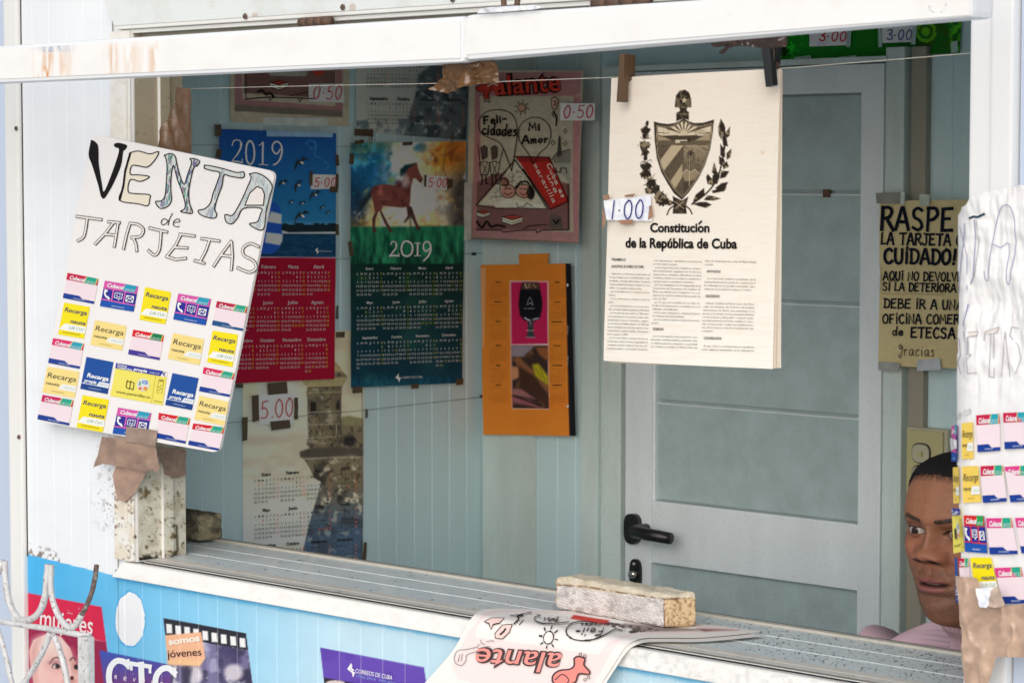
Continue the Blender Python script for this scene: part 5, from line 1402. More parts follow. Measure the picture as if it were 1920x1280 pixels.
for c in range(4):
    month(a, 8 + c, 480 + (905 + c * 185) / 4, 188 + c * .8, 6.6, 7.2, .02, (60, 62, 60), (150, 84, 64), (40, 40, 40), 6.0, .012, .04, 4.2, HOL)
    month(a, 4 + c, 480 + (900 + c * 185) / 4, 118 + c * .5, 6.6, 7.4, .012, (60, 62, 60), (160, 84, 60), (40, 40, 40), 6.0, .012, .04, 4.2, HOL)
a.build('lettering', gc)
tapes(gc, SIDE, [Zt([(722, 966), (864, 974), (862, 1026), (720, 1018)])], base=.007)

# ---- humour magazine sheets
def outline_text(a, txt, p0, p1, h, fill, line, lay=2, th=.035, **kw):
    a.text(txt, p0, p1, h * 1.0, line, lay, bold=th + .03, res=3, **kw)
    a.text(txt, p0, p1, h * 1.0, fill, lay + 1, bold=th - .022, res=3, **kw)
DKL = (22, 17, 16)
pm = thing('humour_magazine', 'pink bordered humour magazine page pinned high on the side wall under the bar', 'magazine', SIDE.at(540, 150), 'humour magazine pages')
def topmag(s):
    s.fill((146, 138, 120))
    s.poly(Zt([(-170, -200), (640, -200), (638, 880), (-170, 790)]), (128, 92, 92))
    s.poly(Zt([(-170, 785), (638, 832), (638, 880), (-170, 835)]), (92, 84, 74))
    s.poly(Zt([(-110, -200), (585, -200), (585, 800), (-110, 745)]), (150, 140, 122)); s.poly(Zt([(-100, 520), (575, 530), (572, 740), (-100, 700)]), (96, 70, 66), 1.2)
    s.poly(Zt([(60, 530), (380, 540), (360, 575), (100, 570)]), (130, 128, 118), 1)
    s.mul(.94 + .12 * s.n(8, 3))
sheet('page', [(428, 40), (655, 40), (651, 237), (430, 229)], SIDE, topmag, pm, KI, 2.2, .004)
a = Art(SIDE, KI, .0055)
def book(a, f, sc_=1.0):
    a.poly(f([(0, -16), (70, -28), (135, -16), (65, 4)]), (128, 50, 42), 2); a.stroke(f([(0, -16), (70, -28), (135, -16), (65, 4)]), 1.2, DKL, 3, True)
    a.poly(f([(0, -14), (65, 6), (65, 40), (0, 18)]), (176, 170, 156), 2); a.poly(f([(65, 6), (135, -14), (133, 18), (65, 40)]), (160, 154, 140), 2)
    a.stroke(f([(0, -14), (65, 6), (135, -14)]), 1.1, DKL, 3); a.stroke(f([(0, 2), (65, 24), (134, 4)]), .9, DKL, 3); a.stroke(f([(0, 18), (65, 40), (133, 18)]), 1.4, DKL, 3)
book(a, lambda L_: Zt([(90 + x, 635 + y) for x, y in L_])); a.poly(Zt([(400, 530), (440, 575), (490, 560), (500, 530)]), (140, 50, 40), 2)
a.stroke(Zt([(-90, 520), (-90, 745)]), 1.5, DKL, 3); a.stroke(Zt([(572, 530), (572, 640)]), 1.5, DKL, 3); a.stroke(Zt([(-95, 745), (80, 730), (250, 735), (420, 742)]), 2, DKL, 3)
a.stroke(Zt([(0, 690), (30, 680), (60, 710), (90, 700), (120, 730)]), 4, DKL, 3, smooth=4); a.stroke(Zt([(240, 720), (300, 710), (370, 690)]), 1.5, DKL, 3)
a.stroke(Zt([(80, 730), (90, 758), (110, 735)]), 1.5, DKL, 3); a.stroke(Zt([(300, 735), (310, 765), (330, 740)]), 1.5, DKL, 3)
a.build('lettering', pm)
price(pm, SIDE, Zt([(378, 632), (640, 628), (648, 772), (384, 764)]), '0\u00b750', Zt([(412, 742)])[0], Zt([(622, 748)])[0], 25, 2.0, (150, 44, 50), .006, paper=(214, 208, 228))
patch('tape', Zt([(40, 880), (530, 885), (530, 950), (40, 940)]), SIDE, (150, 156, 150), pm, KI, .006)

PLY = Plane('Y', 1.150)
Zp = lambda pts: zc(pts, 860, 120, 996 / 280)
pl = thing('humour_magazine', 'humour magazine cover with two speech balloons and a red book tent, hung in the corner', 'magazine', PLY.at(980, 290), 'humour magazine pages')
def cover(s):
    p = s.p
    s.fill((150, 142, 124)); s.grad((870, 200), (1100, 200), (150, 142, 124), (128, 122, 108), .7)
    s.poly(Zp([(108, 60), (820, 50), (812, 215), (140, 215), (140, 1140), (765, 1150), (765, 215), (820, 200), (800, 1190), (85, 1150)]), (136, 96, 96), 1)
    s.poly(Zp([(85, 1095), (800, 1125), (800, 1190), (85, 1155)]), (132, 96, 96), 1); s.poly(Zp([(85, 1155), (800, 1190), (800, 1198), (60, 1170)]), (84, 76, 68), 1)
    s.poly(Zp([(115, 790), (220, 740), (330, 720), (745, 800), (742, 1108), (115, 1105)]), (98, 68, 66), 1.5)
    s.poly(Zp([(640, 660), (750, 655), (748, 800), (700, 740)]), (120, 118, 106), 1); s.poly(Zp([(630, 640), (655, 600), (752, 570), (752, 660), (640, 662)]), (96, 94, 86), 1)
    s.poly(Zp([(382, 618), (610, 622), (742, 915), (620, 970), (440, 700)]), (138, 34, 30), 1); s.poly(Zp([(382, 618), (610, 622), (615, 650), (410, 655)]), (106, 28, 26), 1)
    s.poly(Zp([(120, 940), (360, 680), (385, 640), (410, 660), (600, 965), (430, 960)]), (158, 152, 136), 1)
    s.mix(s.mask(Zp([(180, 900), (370, 700), (400, 680), (520, 860)])) * (vnoise(p * (1, 2.2), 3, 5) > .6) * .7, (60, 56, 50))
    s.poly(Zp([(230, 930), (330, 900), (560, 940), (570, 962), (240, 958)]), (172, 166, 152), 1)
    for x, y, rx, ry in ((335, 850, 16, 12), (440, 850, 14, 13)): s.ell(*Zp([(x, y)])[0], rx, ry, (152, 112, 98), 1, .15)
    s.ell(*Zp([(310, 785)])[0], 9, 9, (120, 84, 70)); s.ell(*Zp([(480, 860)])[0], 8, 13, (40, 36, 34))
    s.poly(Zp([(605, 1010), (640, 1000), (685, 1020), (700, 1100), (610, 1100)]), (72, 62, 58), 1.2)
    s.mul(.94 + .12 * s.n(7, 3))
sheet('page', Zp([(68, 40), (834, 46), (800, 1198), (48, 1166)]), PLY, cover, pl, KI, 1.7, 0, bend=hang(.004, 130, 5))
a = Art(PLY, KI, .003, hang(.004, 130, 5))
outline_text(a, 'alante', Zp([(245, 208)])[0], Zp([(690, 178)])[0], 38, (150, 46, 36), DKL, 2)
a.poly(Zp([(122, 160), (165, 135), (210, 128), (225, 160), (200, 215), (215, 235), (175, 232), (172, 190), (130, 180)]), (150, 46, 36), 3); a.stroke(Zp([(122, 160), (165, 135), (210, 128), (225, 160), (200, 215), (215, 235), (175, 232), (172, 190), (130, 180)]), 1.6, DKL, 4, True)
a.poly(Zp([(200, 120), (250, 100), (285, 130), (270, 180), (225, 185)]), (150, 46, 36), 3); a.stroke(Zp([(200, 150), (235, 130), (265, 145)]), 2, (176, 160, 140), 5)
for c in ((182, 248), (205, 252)): a.stroke([tuple(np.array(Zp([c])[0]) + 2.2 * np.array((math.cos(t), math.sin(t)))) for t in np.linspace(0, 6.28, 9)], 1, DKL, 3)
def balloon(pts): a.stroke(Zp(pts), 1.6, DKL, 3, smooth=5)
balloon([(365, 715), (330, 620), (280, 530), (200, 490), (145, 450), (140, 380), (180, 325), (270, 306), (350, 330), (385, 390), (392, 470), (382, 600), (365, 715)])
balloon([(505, 670), (480, 610), (420, 530), (402, 470), (420, 400), (480, 362), (545, 360), (600, 400), (622, 460), (605, 540), (545, 600), (505, 670)])
a.hand('Feli-', Zp([(170, 402)])[0], Zp([(322, 388)])[0], 14, 3.2, DKL, 3); a.hand('cidades', Zp([(160, 470)])[0], Zp([(385, 480)])[0], 21, 3.2, DKL, 3)
a.hand('Mi', Zp([(470, 445)])[0], Zp([(545, 442)])[0], 14, 3.2, DKL, 3); a.hand('Amor', Zp([(428, 532)])[0], Zp([(600, 522)])[0], 14, 3.2, DKL, 3)
def sunp(a, c, r, f, fill, lw):
    th = np.linspace(0, 2 * math.pi, 14, endpoint=False)
    a.poly(f([(c[0] + r * math.cos(t), c[1] + r * math.sin(t)) for t in th]), fill, 2); a.stroke(f([(c[0] + r * math.cos(t), c[1] + r * math.sin(t)) for t in th]), lw, DKL, 3, True)
    for t in np.linspace(.2, 6.48, 9)[:-1]: a.stroke(f([(c[0] + r * 1.35 * math.cos(t), c[1] + r * 1.35 * math.sin(t)), (c[0] + r * 1.9 * math.cos(t), c[1] + r * 1.9 * math.sin(t))]), lw * 1.2, DKL, 3)
sunp(a, (424, 292), 26, Zp, (140, 112, 90), 1.2)
def lantern(a, f, c, fill=(150, 116, 104)):
    g_ = lambda L_: f([(c[0] + x, c[1] + y) for x, y in L_])
    a.poly(g_([(-24, -36), (0, -50), (26, -34), (18, 20), (0, 40), (-18, 22)]), fill, 2); a.stroke(g_([(-24, -36), (0, -50), (26, -34), (18, 20), (0, 40), (-18, 22)]), 1.4, DKL, 3, True)
    a.stroke(g_([(-8, -20), (8, -20), (6, 8), (-6, 0)]), 1.6, DKL, 3); a.stroke(g_([(-10, 48), (0, 62), (10, 80), (14, 110), (10, 140)]), 3.0, DKL, 3, smooth=3); a.stroke(g_([(-18, 60), (-6, 84)]), 2, DKL, 3)
lantern(a, Zp, (645, 270))
a.poly(Zp([(665, 620), (672, 500), (680, 470), (688, 500), (695, 612)]), (52, 48, 46), 2); a.stroke(Zp([(630, 640), (655, 600), (752, 570)]), 1.4, DKL, 3); a.stroke(Zp([(660, 690), (665, 720), (690, 722), (692, 695), (730, 695), (732, 730)]), 1.6, DKL, 3)
for x, y in ((720, 448), (637, 525), (720, 532)): a.stroke(Zp([(x - 14, y), (x, y - 16), (x + 14, y), (x, y + 16)]), 1, DKL, 3, True)
for x in (165, 235):           # two sentries with tall hats
    g_ = lambda L_: Zp([(x + u, v) for u, v in L_])
    a.poly(g_([(-15, 560), (8, 545), (28, 560), (30, 620), (-5, 640)]), (66, 56, 50), 2); a.stroke(g_([(-15, 560), (8, 545), (28, 560), (30, 620), (-5, 640)]), 1.2, DKL, 3, True)
    a.stroke(g_([(-22, 660), (10, 650), (48, 660), (36, 740), (-14, 740)]), 1.4, DKL, 3, True); a.stroke(g_([(-8, 655), (30, 735)]), 1.2, DKL, 3); a.stroke(g_([(32, 655), (0, 735)]), 1.2, DKL, 3); a.stroke(g_([(-6, 740), (-4, 800), (-14, 805)]), 2.4, DKL, 3); a.stroke(g_([(20, 740), (22, 795), (38, 800)]), 2.4, DKL, 3)
a.stroke(Zp([(130, 535), (150, 680)]), 1.5, DKL, 3); a.stroke(Zp([(305, 565), (280, 660)]), 1.5, DKL, 3)
a.stroke(Zp([(120, 940), (300, 740), (385, 640), (480, 770), (600, 965)]), 2.2, DKL, 3); a.stroke(Zp([(440, 700), (620, 970), (742, 915), (612, 622), (382, 618)]), 1.8, DKL, 3); a.stroke(Zp([(120, 940), (260, 965), (430, 962), (600, 968)]), 1.4, DKL, 3)
for x, y in ((335, 850), (440, 850)):
    a.stroke(Zp([(x - 48, y - 40), (x - 55, y), (x - 20, y + 40), (x + 30, y + 35), (x + 50, y - 5), (x + 20, y - 45), (x - 48, y - 40)]), 1.4, DKL, 3, smooth=3)
    a.stroke(Zp([(x - 25, y + 10), (x, y + 26), (x + 25, y + 8)]), 1.8, (90, 30, 28), 3); 
    for dx in (-14, 12): a.stroke(Zp([(x + dx - 6, y - 16), (x + dx + 6, y - 18)]), 1.8, DKL, 3)
a.stroke(Zp([(275, 800), (300, 760), (340, 790), (320, 820)]), 2, DKL, 3, smooth=3); a.stroke(Zp([(395, 830), (420, 790), (470, 790), (500, 850), (495, 890)]), 3, DKL, 3, smooth=3); a.stroke(Zp([(390, 925), (400, 955), (440, 950), (460, 925), (500, 950)]), 1.3, DKL, 3)
up_ = np.array((.45, -.9))
for txt, p0, p1 in (('Cuba es', (600, 672), (700, 890)), ('una', (600, 745), (655, 860)), ('maravilla', (510, 672), (640, 925))):
    a.hand(txt, Zp([p0])[0], Zp([p1])[0], 8, 1.5, (168, 160, 150), 4, up=(.9, -.4))
book(a, lambda L_: Zp([(295 + x, 1035 + y) for x, y in L_])); book(a, lambda L_: Zp([(125 + x * .65, 998 + y * .65) for x, y in L_]))
a.stroke(Zp([(125, 1050), (160, 1090), (190, 1050), (220, 1085), (260, 1075), (310, 1085)]), 4, DKL, 3, smooth=4); a.stroke(Zp([(118, 1105), (290, 1108), (300, 1122), (420, 1108), (520, 1108), (528, 1126), (560, 1108), (740, 1106), (742, 800)]), 1.8, DKL, 3)
a.stroke(Zp([(440, 1100), (470, 1080), (600, 1070)]), 1.6, DKL, 3); a.stroke(Zp([(640, 1040), (660, 1065), (675, 1040)]), 3, (20, 18, 18), 3)
a.build('lettering', pl)
price(pl, PLY, Zp([(694, 262), (928, 264), (924, 378), (694, 378)]), '0\u00b750', Zp([(722, 362)])[0], Zp([(916, 358)])[0], 23, 2.0, (140, 46, 56), .008, paper=(196, 190, 214))
M['clear'] = M['gloss']
patch('tape', Zp([(0, 800), (100, 785), (92, 1170), (0, 1180)]), PLY, (146, 140, 134), pl, KI, .005)

# ---- orange calendar
Zo = lambda pts: zc(pts, 848, 460, 1078 / 320)
oc = thing('wall_calendar', 'long orange calendar picturing a dark glass and cigars, near the back corner', 'calendar', BACK.at(995, 650))
ocb = lambda p, P, n: P + n * (.013 + .007 * np.abs(np.clip((p[:, 0] - 978) / 70, -1, 1)) + .002 * vnoise(p, 90, 3, 2))[:, None]
def orange(s):
    p = s.p
    s.fill((188, 98, 34)); s.mul(.96 + .08 * s.n(50, 3))
    s.poly(Zo([(757, 100), (800, 100), (830, 1210), (780, 1210)]), (20, 20, 24), .8)
    s.poly(Zo([(392, 222), (648, 224), (652, 1030), (406, 1028)]), (206, 150, 150), .8)
    s.poly(Zo([(398, 230), (640, 230), (644, 618), (404, 622)]), (150, 26, 66), .7)
    s.poly(Zo([(470, 232), (582, 232), (605, 340), (606, 400), (590, 460), (560, 475), (490, 475), (455, 440), (446, 370), (452, 300)]), (16, 16, 22), 1)
    s.poly(Zo([(476, 232), (578, 232), (586, 275), (470, 275)]), (72, 52, 40), 1.5); s.line(Zo([(490, 240), (500, 268)]), 2, (180, 160, 140), .8); s.line(Zo([(520, 240), (515, 265)]), 2, (150, 130, 110), .8); s.line(Zo([(545, 245), (560, 262)]), 1.4, (170, 150, 130), .7)
    s.line(Zo([(490, 455), (510, 468), (525, 470)]), 2.5, (170, 170, 190), .9, 1.5); s.line(Zo([(545, 466), (580, 458)]), 2.5, (150, 150, 170), .9, 1.5)
    s.poly(Zo([(508, 475), (550, 475), (545, 540), (560, 578), (498, 578), (512, 540)]), (40, 50, 52), 1); s.line(Zo([(505, 535), (552, 535)]), 2, (140, 140, 120), .8); s.line(Zo([(500, 576), (558, 576)]), 1.6, (140, 150, 150), .7); s.line(Zo([(530, 480), (528, 500)]), 2, (170, 110, 120), .7)
    box_ = Zo([(404, 630), (644, 628), (650, 1026), (410, 1024)])
    m = s.mask(box_, .7)
    s.mix(m, (44, 32, 30)); u = (p[:, 0] - Zo([(404, 0)])[0][0]) * .58 + (p[:, 1] - Zo([(0, 630)])[0][1])
    s.mix(m * np.clip((s.n(12, 4) - .5) * 5, 0, 1) * .7, (96, 62, 40))
    for q, c in (([(404, 630), (560, 630), (480, 700), (404, 700)], (120, 110, 120)), ([(560, 640), (644, 640), (646, 720), (590, 690)], (120, 72, 40)), ([(410, 720), (450, 700), (648, 880), (648, 930), (560, 850)], (110, 70, 46)), ([(404, 760), (440, 765), (460, 830), (404, 850)], (160, 110, 80)),
                 ([(455, 770), (560, 820), (648, 960), (648, 1020), (480, 900), (445, 840)], (52, 34, 26)), ([(540, 750), (580, 742), (646, 820), (646, 880), (560, 820)], (150, 140, 28)), ([(410, 900), (470, 905), (560, 965), (410, 940)], (130, 84, 84)), ([(410, 950), (520, 970), (610, 1024), (410, 990)], (120, 70, 76))):
        s.poly(Zo(q), c, 2.5, .9)
    for q in ([(560, 770), (600, 830)], [(590, 770), (625, 850)]): s.line(Zo(q), 2, (90, 84, 20), .8, 1.5)
    s.line(Zo([(410, 945), (600, 1010)]), 3, (20, 16, 16), .8, 2)
    s.mix((1 - m) * s.mask(Zo([(222, 140), (250, 140), (240, 640), (222, 640)])) * .45, (206, 150, 140))
sheet('calendar_sheet', Zo([(220, 122), (790, 113), (820, 1198), (235, 1190)]), BACK, orange, oc, KI, 1.6, 0, bend=ocb)
patch('hanging_tab', Zo([(445, 55), (632, 50), (630, 126), (447, 126)]), BACK, (188, 98, 34), oc, KI, .012, M['print'])
a = Art(BACK, KI, .0012, ocb)
OD = (104, 62, 22)
for i in range(12):
    col_, row_ = (0 if i < 6 else 1), i % 6
    x, y = (330 if col_ == 0 else 708), (235 if row_ < 3 else 262) + row_ * 124
    month(a, i, *Zo([(x, y)])[0], 4.4, 4.9, 0, OD, (112, 50, 22), (70, 40, 16), 3.6, 0, .03, 2.6)
for y, t in ((520, 'oscar'), (715, 'nerva')): a.text(t, Zo([(778, y + 40)])[0], Zo([(780, y - 20)])[0], 3.2, (150, 150, 150), 2, res=1)
for y in (248, 1010): a.poly(Zo([(766, y), (774, y - 10), (782, y), (774, y + 12)]), (170, 170, 170), 2)
a.text('BUCANERO', Zo([(490, 402)])[0], Zo([(562, 400)])[0], 3.0, (120, 120, 124), 3, res=1); a.stroke(Zo([(505, 375), (515, 345), (527, 325), (540, 345), (550, 375)]), 1.4, (90, 92, 98), 3); a.stroke(Zo([(515, 370), (530, 360), (542, 372)]), 1.2, (120, 120, 124), 3)
a.build('lettering', oc)

# ---- green poster over the door
gp = thing('green_poster', 'grass green printed poster with two price slips, taped above the inner door', 'poster', BACK.at(1630, 70))
Zg = lambda pts: zc(pts, 1440, 0, 4.0)
def greenp(s):
    p = s.p
    s.fill((18, 84, 20)); s.grad((1470, 60), (1800, 60), (16, 96, 24), (20, 74, 20))
    s.mix(np.clip((s.n(18, 3) - .5) * 8, 0, 1) * np.clip((1500 - p[:, 0]) / 20, 0, 1), (12, 22, 10)); s.mix(np.clip((s.n(10, 4) - .56) * 10, 0, 1) * np.clip((1520 - p[:, 0]) / 30, 0, 1), (24, 150, 30))
    s.mix(np.clip((p[:, 0] - 1680) / 30, 0, 1) * np.clip((s.n(22, 6) - .35) * 5, 0, 1), (34, 66, 14))
    c = Zg([(1195, 240)])[0]; d = np.hypot(p[:, 0] - c[0], p[:, 1] - c[1])
    s.mix((d < 8) * 1.0, (74, 130, 26)); s.mix(((d > 14) & (d < 20)) * np.clip((s.n(9, 8) - .3) * 6, 0, 1), (74, 130, 26))
    s.mix(np.clip((p[:, 0] - 1780) / 8, 0, 1) * np.clip((s.n(8, 9) - .5) * 8, 0, 1), (60, 140, 26))
sheet('poster_sheet', [(1458, 14), (1808, -6), (1802, 100), (1459, 120)], BACK, greenp, gp, KI, 1.8, .005)
price(gp, BACK, Zg([(328, 200), (640, 190), (636, 340), (326, 352)]), '3\u00b700', Zg([(405, 308)])[0], Zg([(606, 312)])[0], 18, 2.4, (140, 34, 44), .007, paper=(170, 166, 190))
price(gp, BACK, Zg([(866, 205), (1110, 198), (1108, 318), (862, 326)]), '3\u00b700', Zg([(912, 300)])[0], Zg([(1098, 300)])[0], 18, 2.2, (60, 70, 110), .007, paper=(172, 172, 188))
for q in ([(620, 190), (655, 188), (638, 355), (610, 356)], [(848, 208), (866, 206), (882, 355), (850, 358)], [(1112, 185), (1138, 182), (1130, 338), (1094, 336)], [(220, 432), (345, 416), (348, 458), (222, 466)], [(556, 430), (686, 416), (690, 440), (560, 448)], [(1394, 320), (1446, 306), (1446, 395), (1396, 400)], [(1106, 390), (1220, 396), (1216, 410), (1106, 414)]):
    patch('tape', Zg(q), BACK, (120, 140, 134), gp, KI, .010)

# ---- hand-lettered warning
RP = Plane('Y', 1.174)
rs = thing('warning_sign', 'brown card hand lettered RASPE LA TARJETA with a black brush, taped beside the door', 'sign', RP.at(1720, 540))
def kraft(s):
    s.fill((150, 138, 104)); s.mix(.5 * np.clip((s.n(30, 3) - .4) * 3, 0, 1), (158, 146, 112)); s.mul(.96 + .08 * s.n(4, 5)); s.mix((np.abs(s.p[:, 1] - 551) < .9) * .5, (104, 92, 66))
sheet('card', Z7([(176, 130), (770, 122), (770, 1250), (164, 1228)]), RP, kraft, rs, KI * .92, 3, 0, bend=hang(.003, 140, 7))
a = Art(RP, KI, .0022, hang(.003, 140, 7))
BK = (14, 16, 26)
for txt, p0, p1, h, w_ in (('RASPE', (190, 322), (668, 330), 42, 6.2), ('LA TARJETA CON', (190, 418), (830, 432), 21, 3.6), ('CUIDADO!', (210, 545), (685, 552), 27, 5.2), ('AQUI NO DEVOLVEMOS', (200, 658), (860, 668), 16, 2.8), ('SI LA DETERIORA', (198, 726), (690, 738), 15, 2.8),
                       ('DEBE IR A UNA', (206, 842), (735, 856), 17, 2.9), ('OFICINA COMERCIAL', (198, 946), (860, 950), 17, 2.8), ('de', (262, 1024), (330, 1026), 16, 2.6), ('ETECSA', (385, 1040), (680, 1046), 19, 3.2)):
    a.hand(txt, Z7([p0])[0], Z7([p1])[0], h, w_, BK, 2, .02)
a.hand('gracias', Z7([(300, 1158)])[0], Z7([(540, 1165)])[0], 22, 1.5, (60, 56, 50), 2, .02)
a.build('lettering', rs)
for q, c in (([(162, 78), (330, 72), (328, 150), (168, 148)], (98, 98, 92)), ([(330, 72), (358, 74), (356, 155), (328, 156)], (140, 146, 138)), ([(455, 85), (524, 88), (522, 160), (456, 162)], (130, 136, 126)), ([(440, 1188), (590, 1178), (600, 1255), (438, 1262)], (126, 130, 134)), ([(178, 1200), (324, 1208), (320, 1262), (180, 1256)], (110, 112, 110)), ([(182, 560), (192, 560), (192, 740), (184, 740)], (150, 156, 164))):
    patch('tape', Z7(q), RP, c, rs, KI, .007)

# ---- cords
def cord(name, pts3, r, mat, label, group=None):
    t = thing(name, label, 'cord', pts3[0], group)
    bm = bmesh.new(); add_tube(bm, pts3, r, 6); bm_obj('strand', bm, mat, t, True); return t
M['twine'] = paint('pale_twine', (.55, .52, .45), .7, .2, 60); M['darkcord'] = paint('dark_cord', (.26, .28, .27), .7, .2, 60)
SY = Plane('Y', .062)
cord('string', [SY.at(x, y) for x, y in ((345, 167), (480, 163.5), (640, 160), (830, 156.5), (960, 152.5), (1160, 145), (1300, 137.5), (1440, 131), (1600, 118), (1700, 110), (1845, 98))], .0006, M['twine'], 'pale string stretched across the window for hanging papers')
sd2 = Plane('X', -.326)
for pts, lb in (([(340, 272), (500, 272), (660, 275), (905, 281)], 'thin dark cord along the side wall at the top of the two year calendars'), ([(600, 487), (640, 485), (760, 481), (905, 474)], 'thin dark cord along the side wall behind the horse calendar'), ([(340, 801), (450, 790), (680, 769), (902, 744)], 'thin dark cord crossing the bare side wall below the horse calendar')):
    cord('string', [sd2.at(*q) for q in pts], .0006, M['darkcord'], lb, 'cords on the inner side wall')
for x, y, pl_ in ((904, 743, sd2), (888, 476, sd2)):
    P = pl_.at(x, y); t = thing('nail', 'dark nail at the wall corner holding the lower cord' if y > 600 else 'dark nail at the wall corner holding the middle cord', 'nail', P, 'nails in the wall corner')
    bm = bmesh.new(); bmesh.ops.create_cone(bm, cap_ends=True, segments=12, radius1=.0035, radius2=.003, depth=.012, matrix=Matrix.Translation(Vector(P)) @ Matrix.Rotation(math.pi / 2, 4, 'Y')); bm_obj('shank', bm, M['dark'], t)

# ================================================================== the newspaper on the string
NP = Plane('Y', .055)
Zn = lambda pts: zc(pts, 1120, 80, 4.0)
Zm = lambda pts: zc(pts, 1120, 360, 1431 / 380)
ns = thing('newspaper', 'cream newspaper headed Constituci\u00f3n with a large crest, pegged to the string', 'newspaper', NP.at(1300, 410))
def npb(p, P, n):
    u = (p[:, 0] - 1300) / 160; v = (p[:, 1] - 140) / 540
    return P + n * (.006 * np.cos(u * 1.6) + .003 * np.clip(v, 0, 1) ** 2 * np.clip(u, 0, 1) ** 2 - .004 * np.clip(-u, 0, 2) ** 2 * v + .0024 * (vnoise(p, 120, 9, 2) - .5))[:, None]
PAPC = (238, 226, 212)
def page(s):
    p = s.p
    s.grad((1300, 140), (1300, 690), (234, 221, 205), (240, 235, 224)); s.mix(.25 * np.clip((vnoise(p * (.15, 1), 5, 3) - .5) * 4, 0, 1), (228, 210, 190))
    s.ell(*Zn([(1258, 825)])[0], 4, 3, (214, 190, 160), .6, .8)
    m_ = lambda q, so=.7: s.mask(Zn(q), so)
    D1, D2, LT = (46, 38, 30), (92, 80, 64), (206, 190, 162)
    nz, n2 = s.n(7, 21), s.n(3.5, 22, 2)
    def metal(q, base=D1, hi=(150, 132, 104), am=.8, so=.6):
        m = m_(q, so); s.mix(m, base); s.mix(m * np.clip((nz - .56) * 8, 0, 1) * am, hi)
    # branches
    for x, y, rx, ry in ((402, 606, 13, 20), (388, 660, 40, 34), (390, 700, 26, 28), (383, 775, 48, 38), (385, 825, 34, 34), (388, 862, 18, 26), (394, 930, 46, 40), (388, 985, 46, 40), (430, 1050, 42, 40), (424, 1105, 44, 34), (470, 1100, 26, 40), (500, 1150, 52, 36), (520, 1195, 60, 34), (570, 1200, 36, 20)):
        m = np.clip((1 - np.hypot((p[:, 0] - Zn([(x, y)])[0][0]) / (rx / 4), (p[:, 1] - Zn([(x, y)])[0][1]) / (ry / 4)) + .35 * (n2 - .5) * 2) * 5, 0, 1)
        s.mix(m, D1); s.mix(m * np.clip((nz - .52) * 8, 0, 1) * .8, (160, 142, 114))
    for q in ([(380, 730), (350, 712)], [(400, 722), (432, 716)], [(380, 890), (352, 900), (348, 916)], [(405, 890), (430, 878), (440, 892)], [(445, 1010), (458, 985)], [(410, 1050), (372, 1070)], [(470, 1095), (498, 1078)]): s.line(Zn(q), 1.1, D1, .9)
    lf = ([(955, 572), (985, 620), (990, 700), (960, 690), (938, 640)], [(1025, 630), (1020, 700), (995, 720), (990, 680)], [(965, 690), (1000, 720), (1010, 780), (975, 770)], [(938, 650), (960, 690), (965, 730), (945, 700)], [(955, 760), (985, 800), (990, 860), (955, 850)], [(1035, 795), (1028, 860), (1000, 880), (1000, 830)], [(945, 850), (985, 880), (985, 930), (945, 910)], [(1015, 930), (1000, 890), (970, 920), (975, 950)],
          [(908, 900), (925, 950), (915, 1000), (890, 970)], [(1018, 965), (990, 1010), (950, 1020), (960, 960)], [(860, 985), (890, 1020), (900, 1070), (858, 1060), (848, 1010)], [(1010, 1045), (990, 1090), (930, 1110), (915, 1090), (960, 1055)], [(1000, 1085), (980, 1115), (900, 1130), (890, 1110)], [(832, 1090), (838, 1140), (790, 1180), (748, 1195), (770, 1140)], [(955, 1170), (900, 1185), (830, 1180), (860, 1145), (900, 1150)], [(890, 1215), (850, 1240), (790, 1225), (745, 1210), (800, 1195), (850, 1195)], [(925, 960), (950, 1000), (930, 1060), (890, 1060), (895, 1000)])
    for q in lf: metal(q, D1, (158, 140, 110), .9, .8)
    s.line(catmull(Zn([(985, 640), (985, 780), (965, 900), (925, 1030), (850, 1130), (740, 1212)]), 5), 3, D1, 1)
    # cap and rods
    metal([(613, 488), (622, 400), (650, 364), (690, 355), (722, 378), (737, 430), (737, 488)], D1, (120, 106, 84)); s.line(Zn([(655, 382), (665, 410), (650, 430)]), 2, (130, 114, 90), .8, 1.5)
    st = [(685 + (26 if i % 2 == 0 else 11) * math.sin(i * math.pi / 5), 435 - (26 if i % 2 == 0 else 11) * math.cos(i * math.pi / 5)) for i in range(10)]
    s.poly(Zn(st), (196, 178, 148), .6)
    metal([(645, 488), (708, 488), (702, 512), (720, 522), (720, 582), (683, 570), (625, 592), (625, 530), (655, 512)], D1, (110, 96, 76)); s.line(Zn([(628, 535), (720, 535)]), 1.3, (150, 134, 106), .8)
    metal([(595, 1150), (665, 1185), (715, 1155), (695, 1225), (702, 1282), (594, 1282), (602, 1220)], D1, (90, 78, 62)); s.line(Zn([(610, 1190), (680, 1245)]), 1.2, (190, 172, 142), .9); s.line(Zn([(680, 1190), (612, 1245)]), 1.2, (190, 172, 142), .9)
    s.line(catmull(Zn([(600, 1225), (570, 1250), (552, 1290)]), 4), 2.6, D1); s.line(catmull(Zn([(695, 1225), (725, 1250), (742, 1285)]), 4), 2.6, D1)
    # shield
    out = [(453, 592), (500, 605), (560, 612), (610, 605), (650, 590), (683, 568), (715, 590), (760, 605), (830, 602), (907, 578), (898, 680), (880, 800), (840, 920), (790, 1020), (720, 1120), (665, 1180), (605, 1130), (560, 1060), (510, 970), (478, 870), (462, 740)]
    inn = [(482, 632), (560, 642), (620, 626), (683, 584), (740, 626), (810, 636), (888, 616), (879, 720), (860, 820), (820, 930), (758, 1040), (668, 1148), (610, 1090), (560, 1010), (515, 930), (492, 830), (484, 720)]
    s.poly(Zn(out), (60, 50, 40), .7); sd = s.sd(Zn(inn))
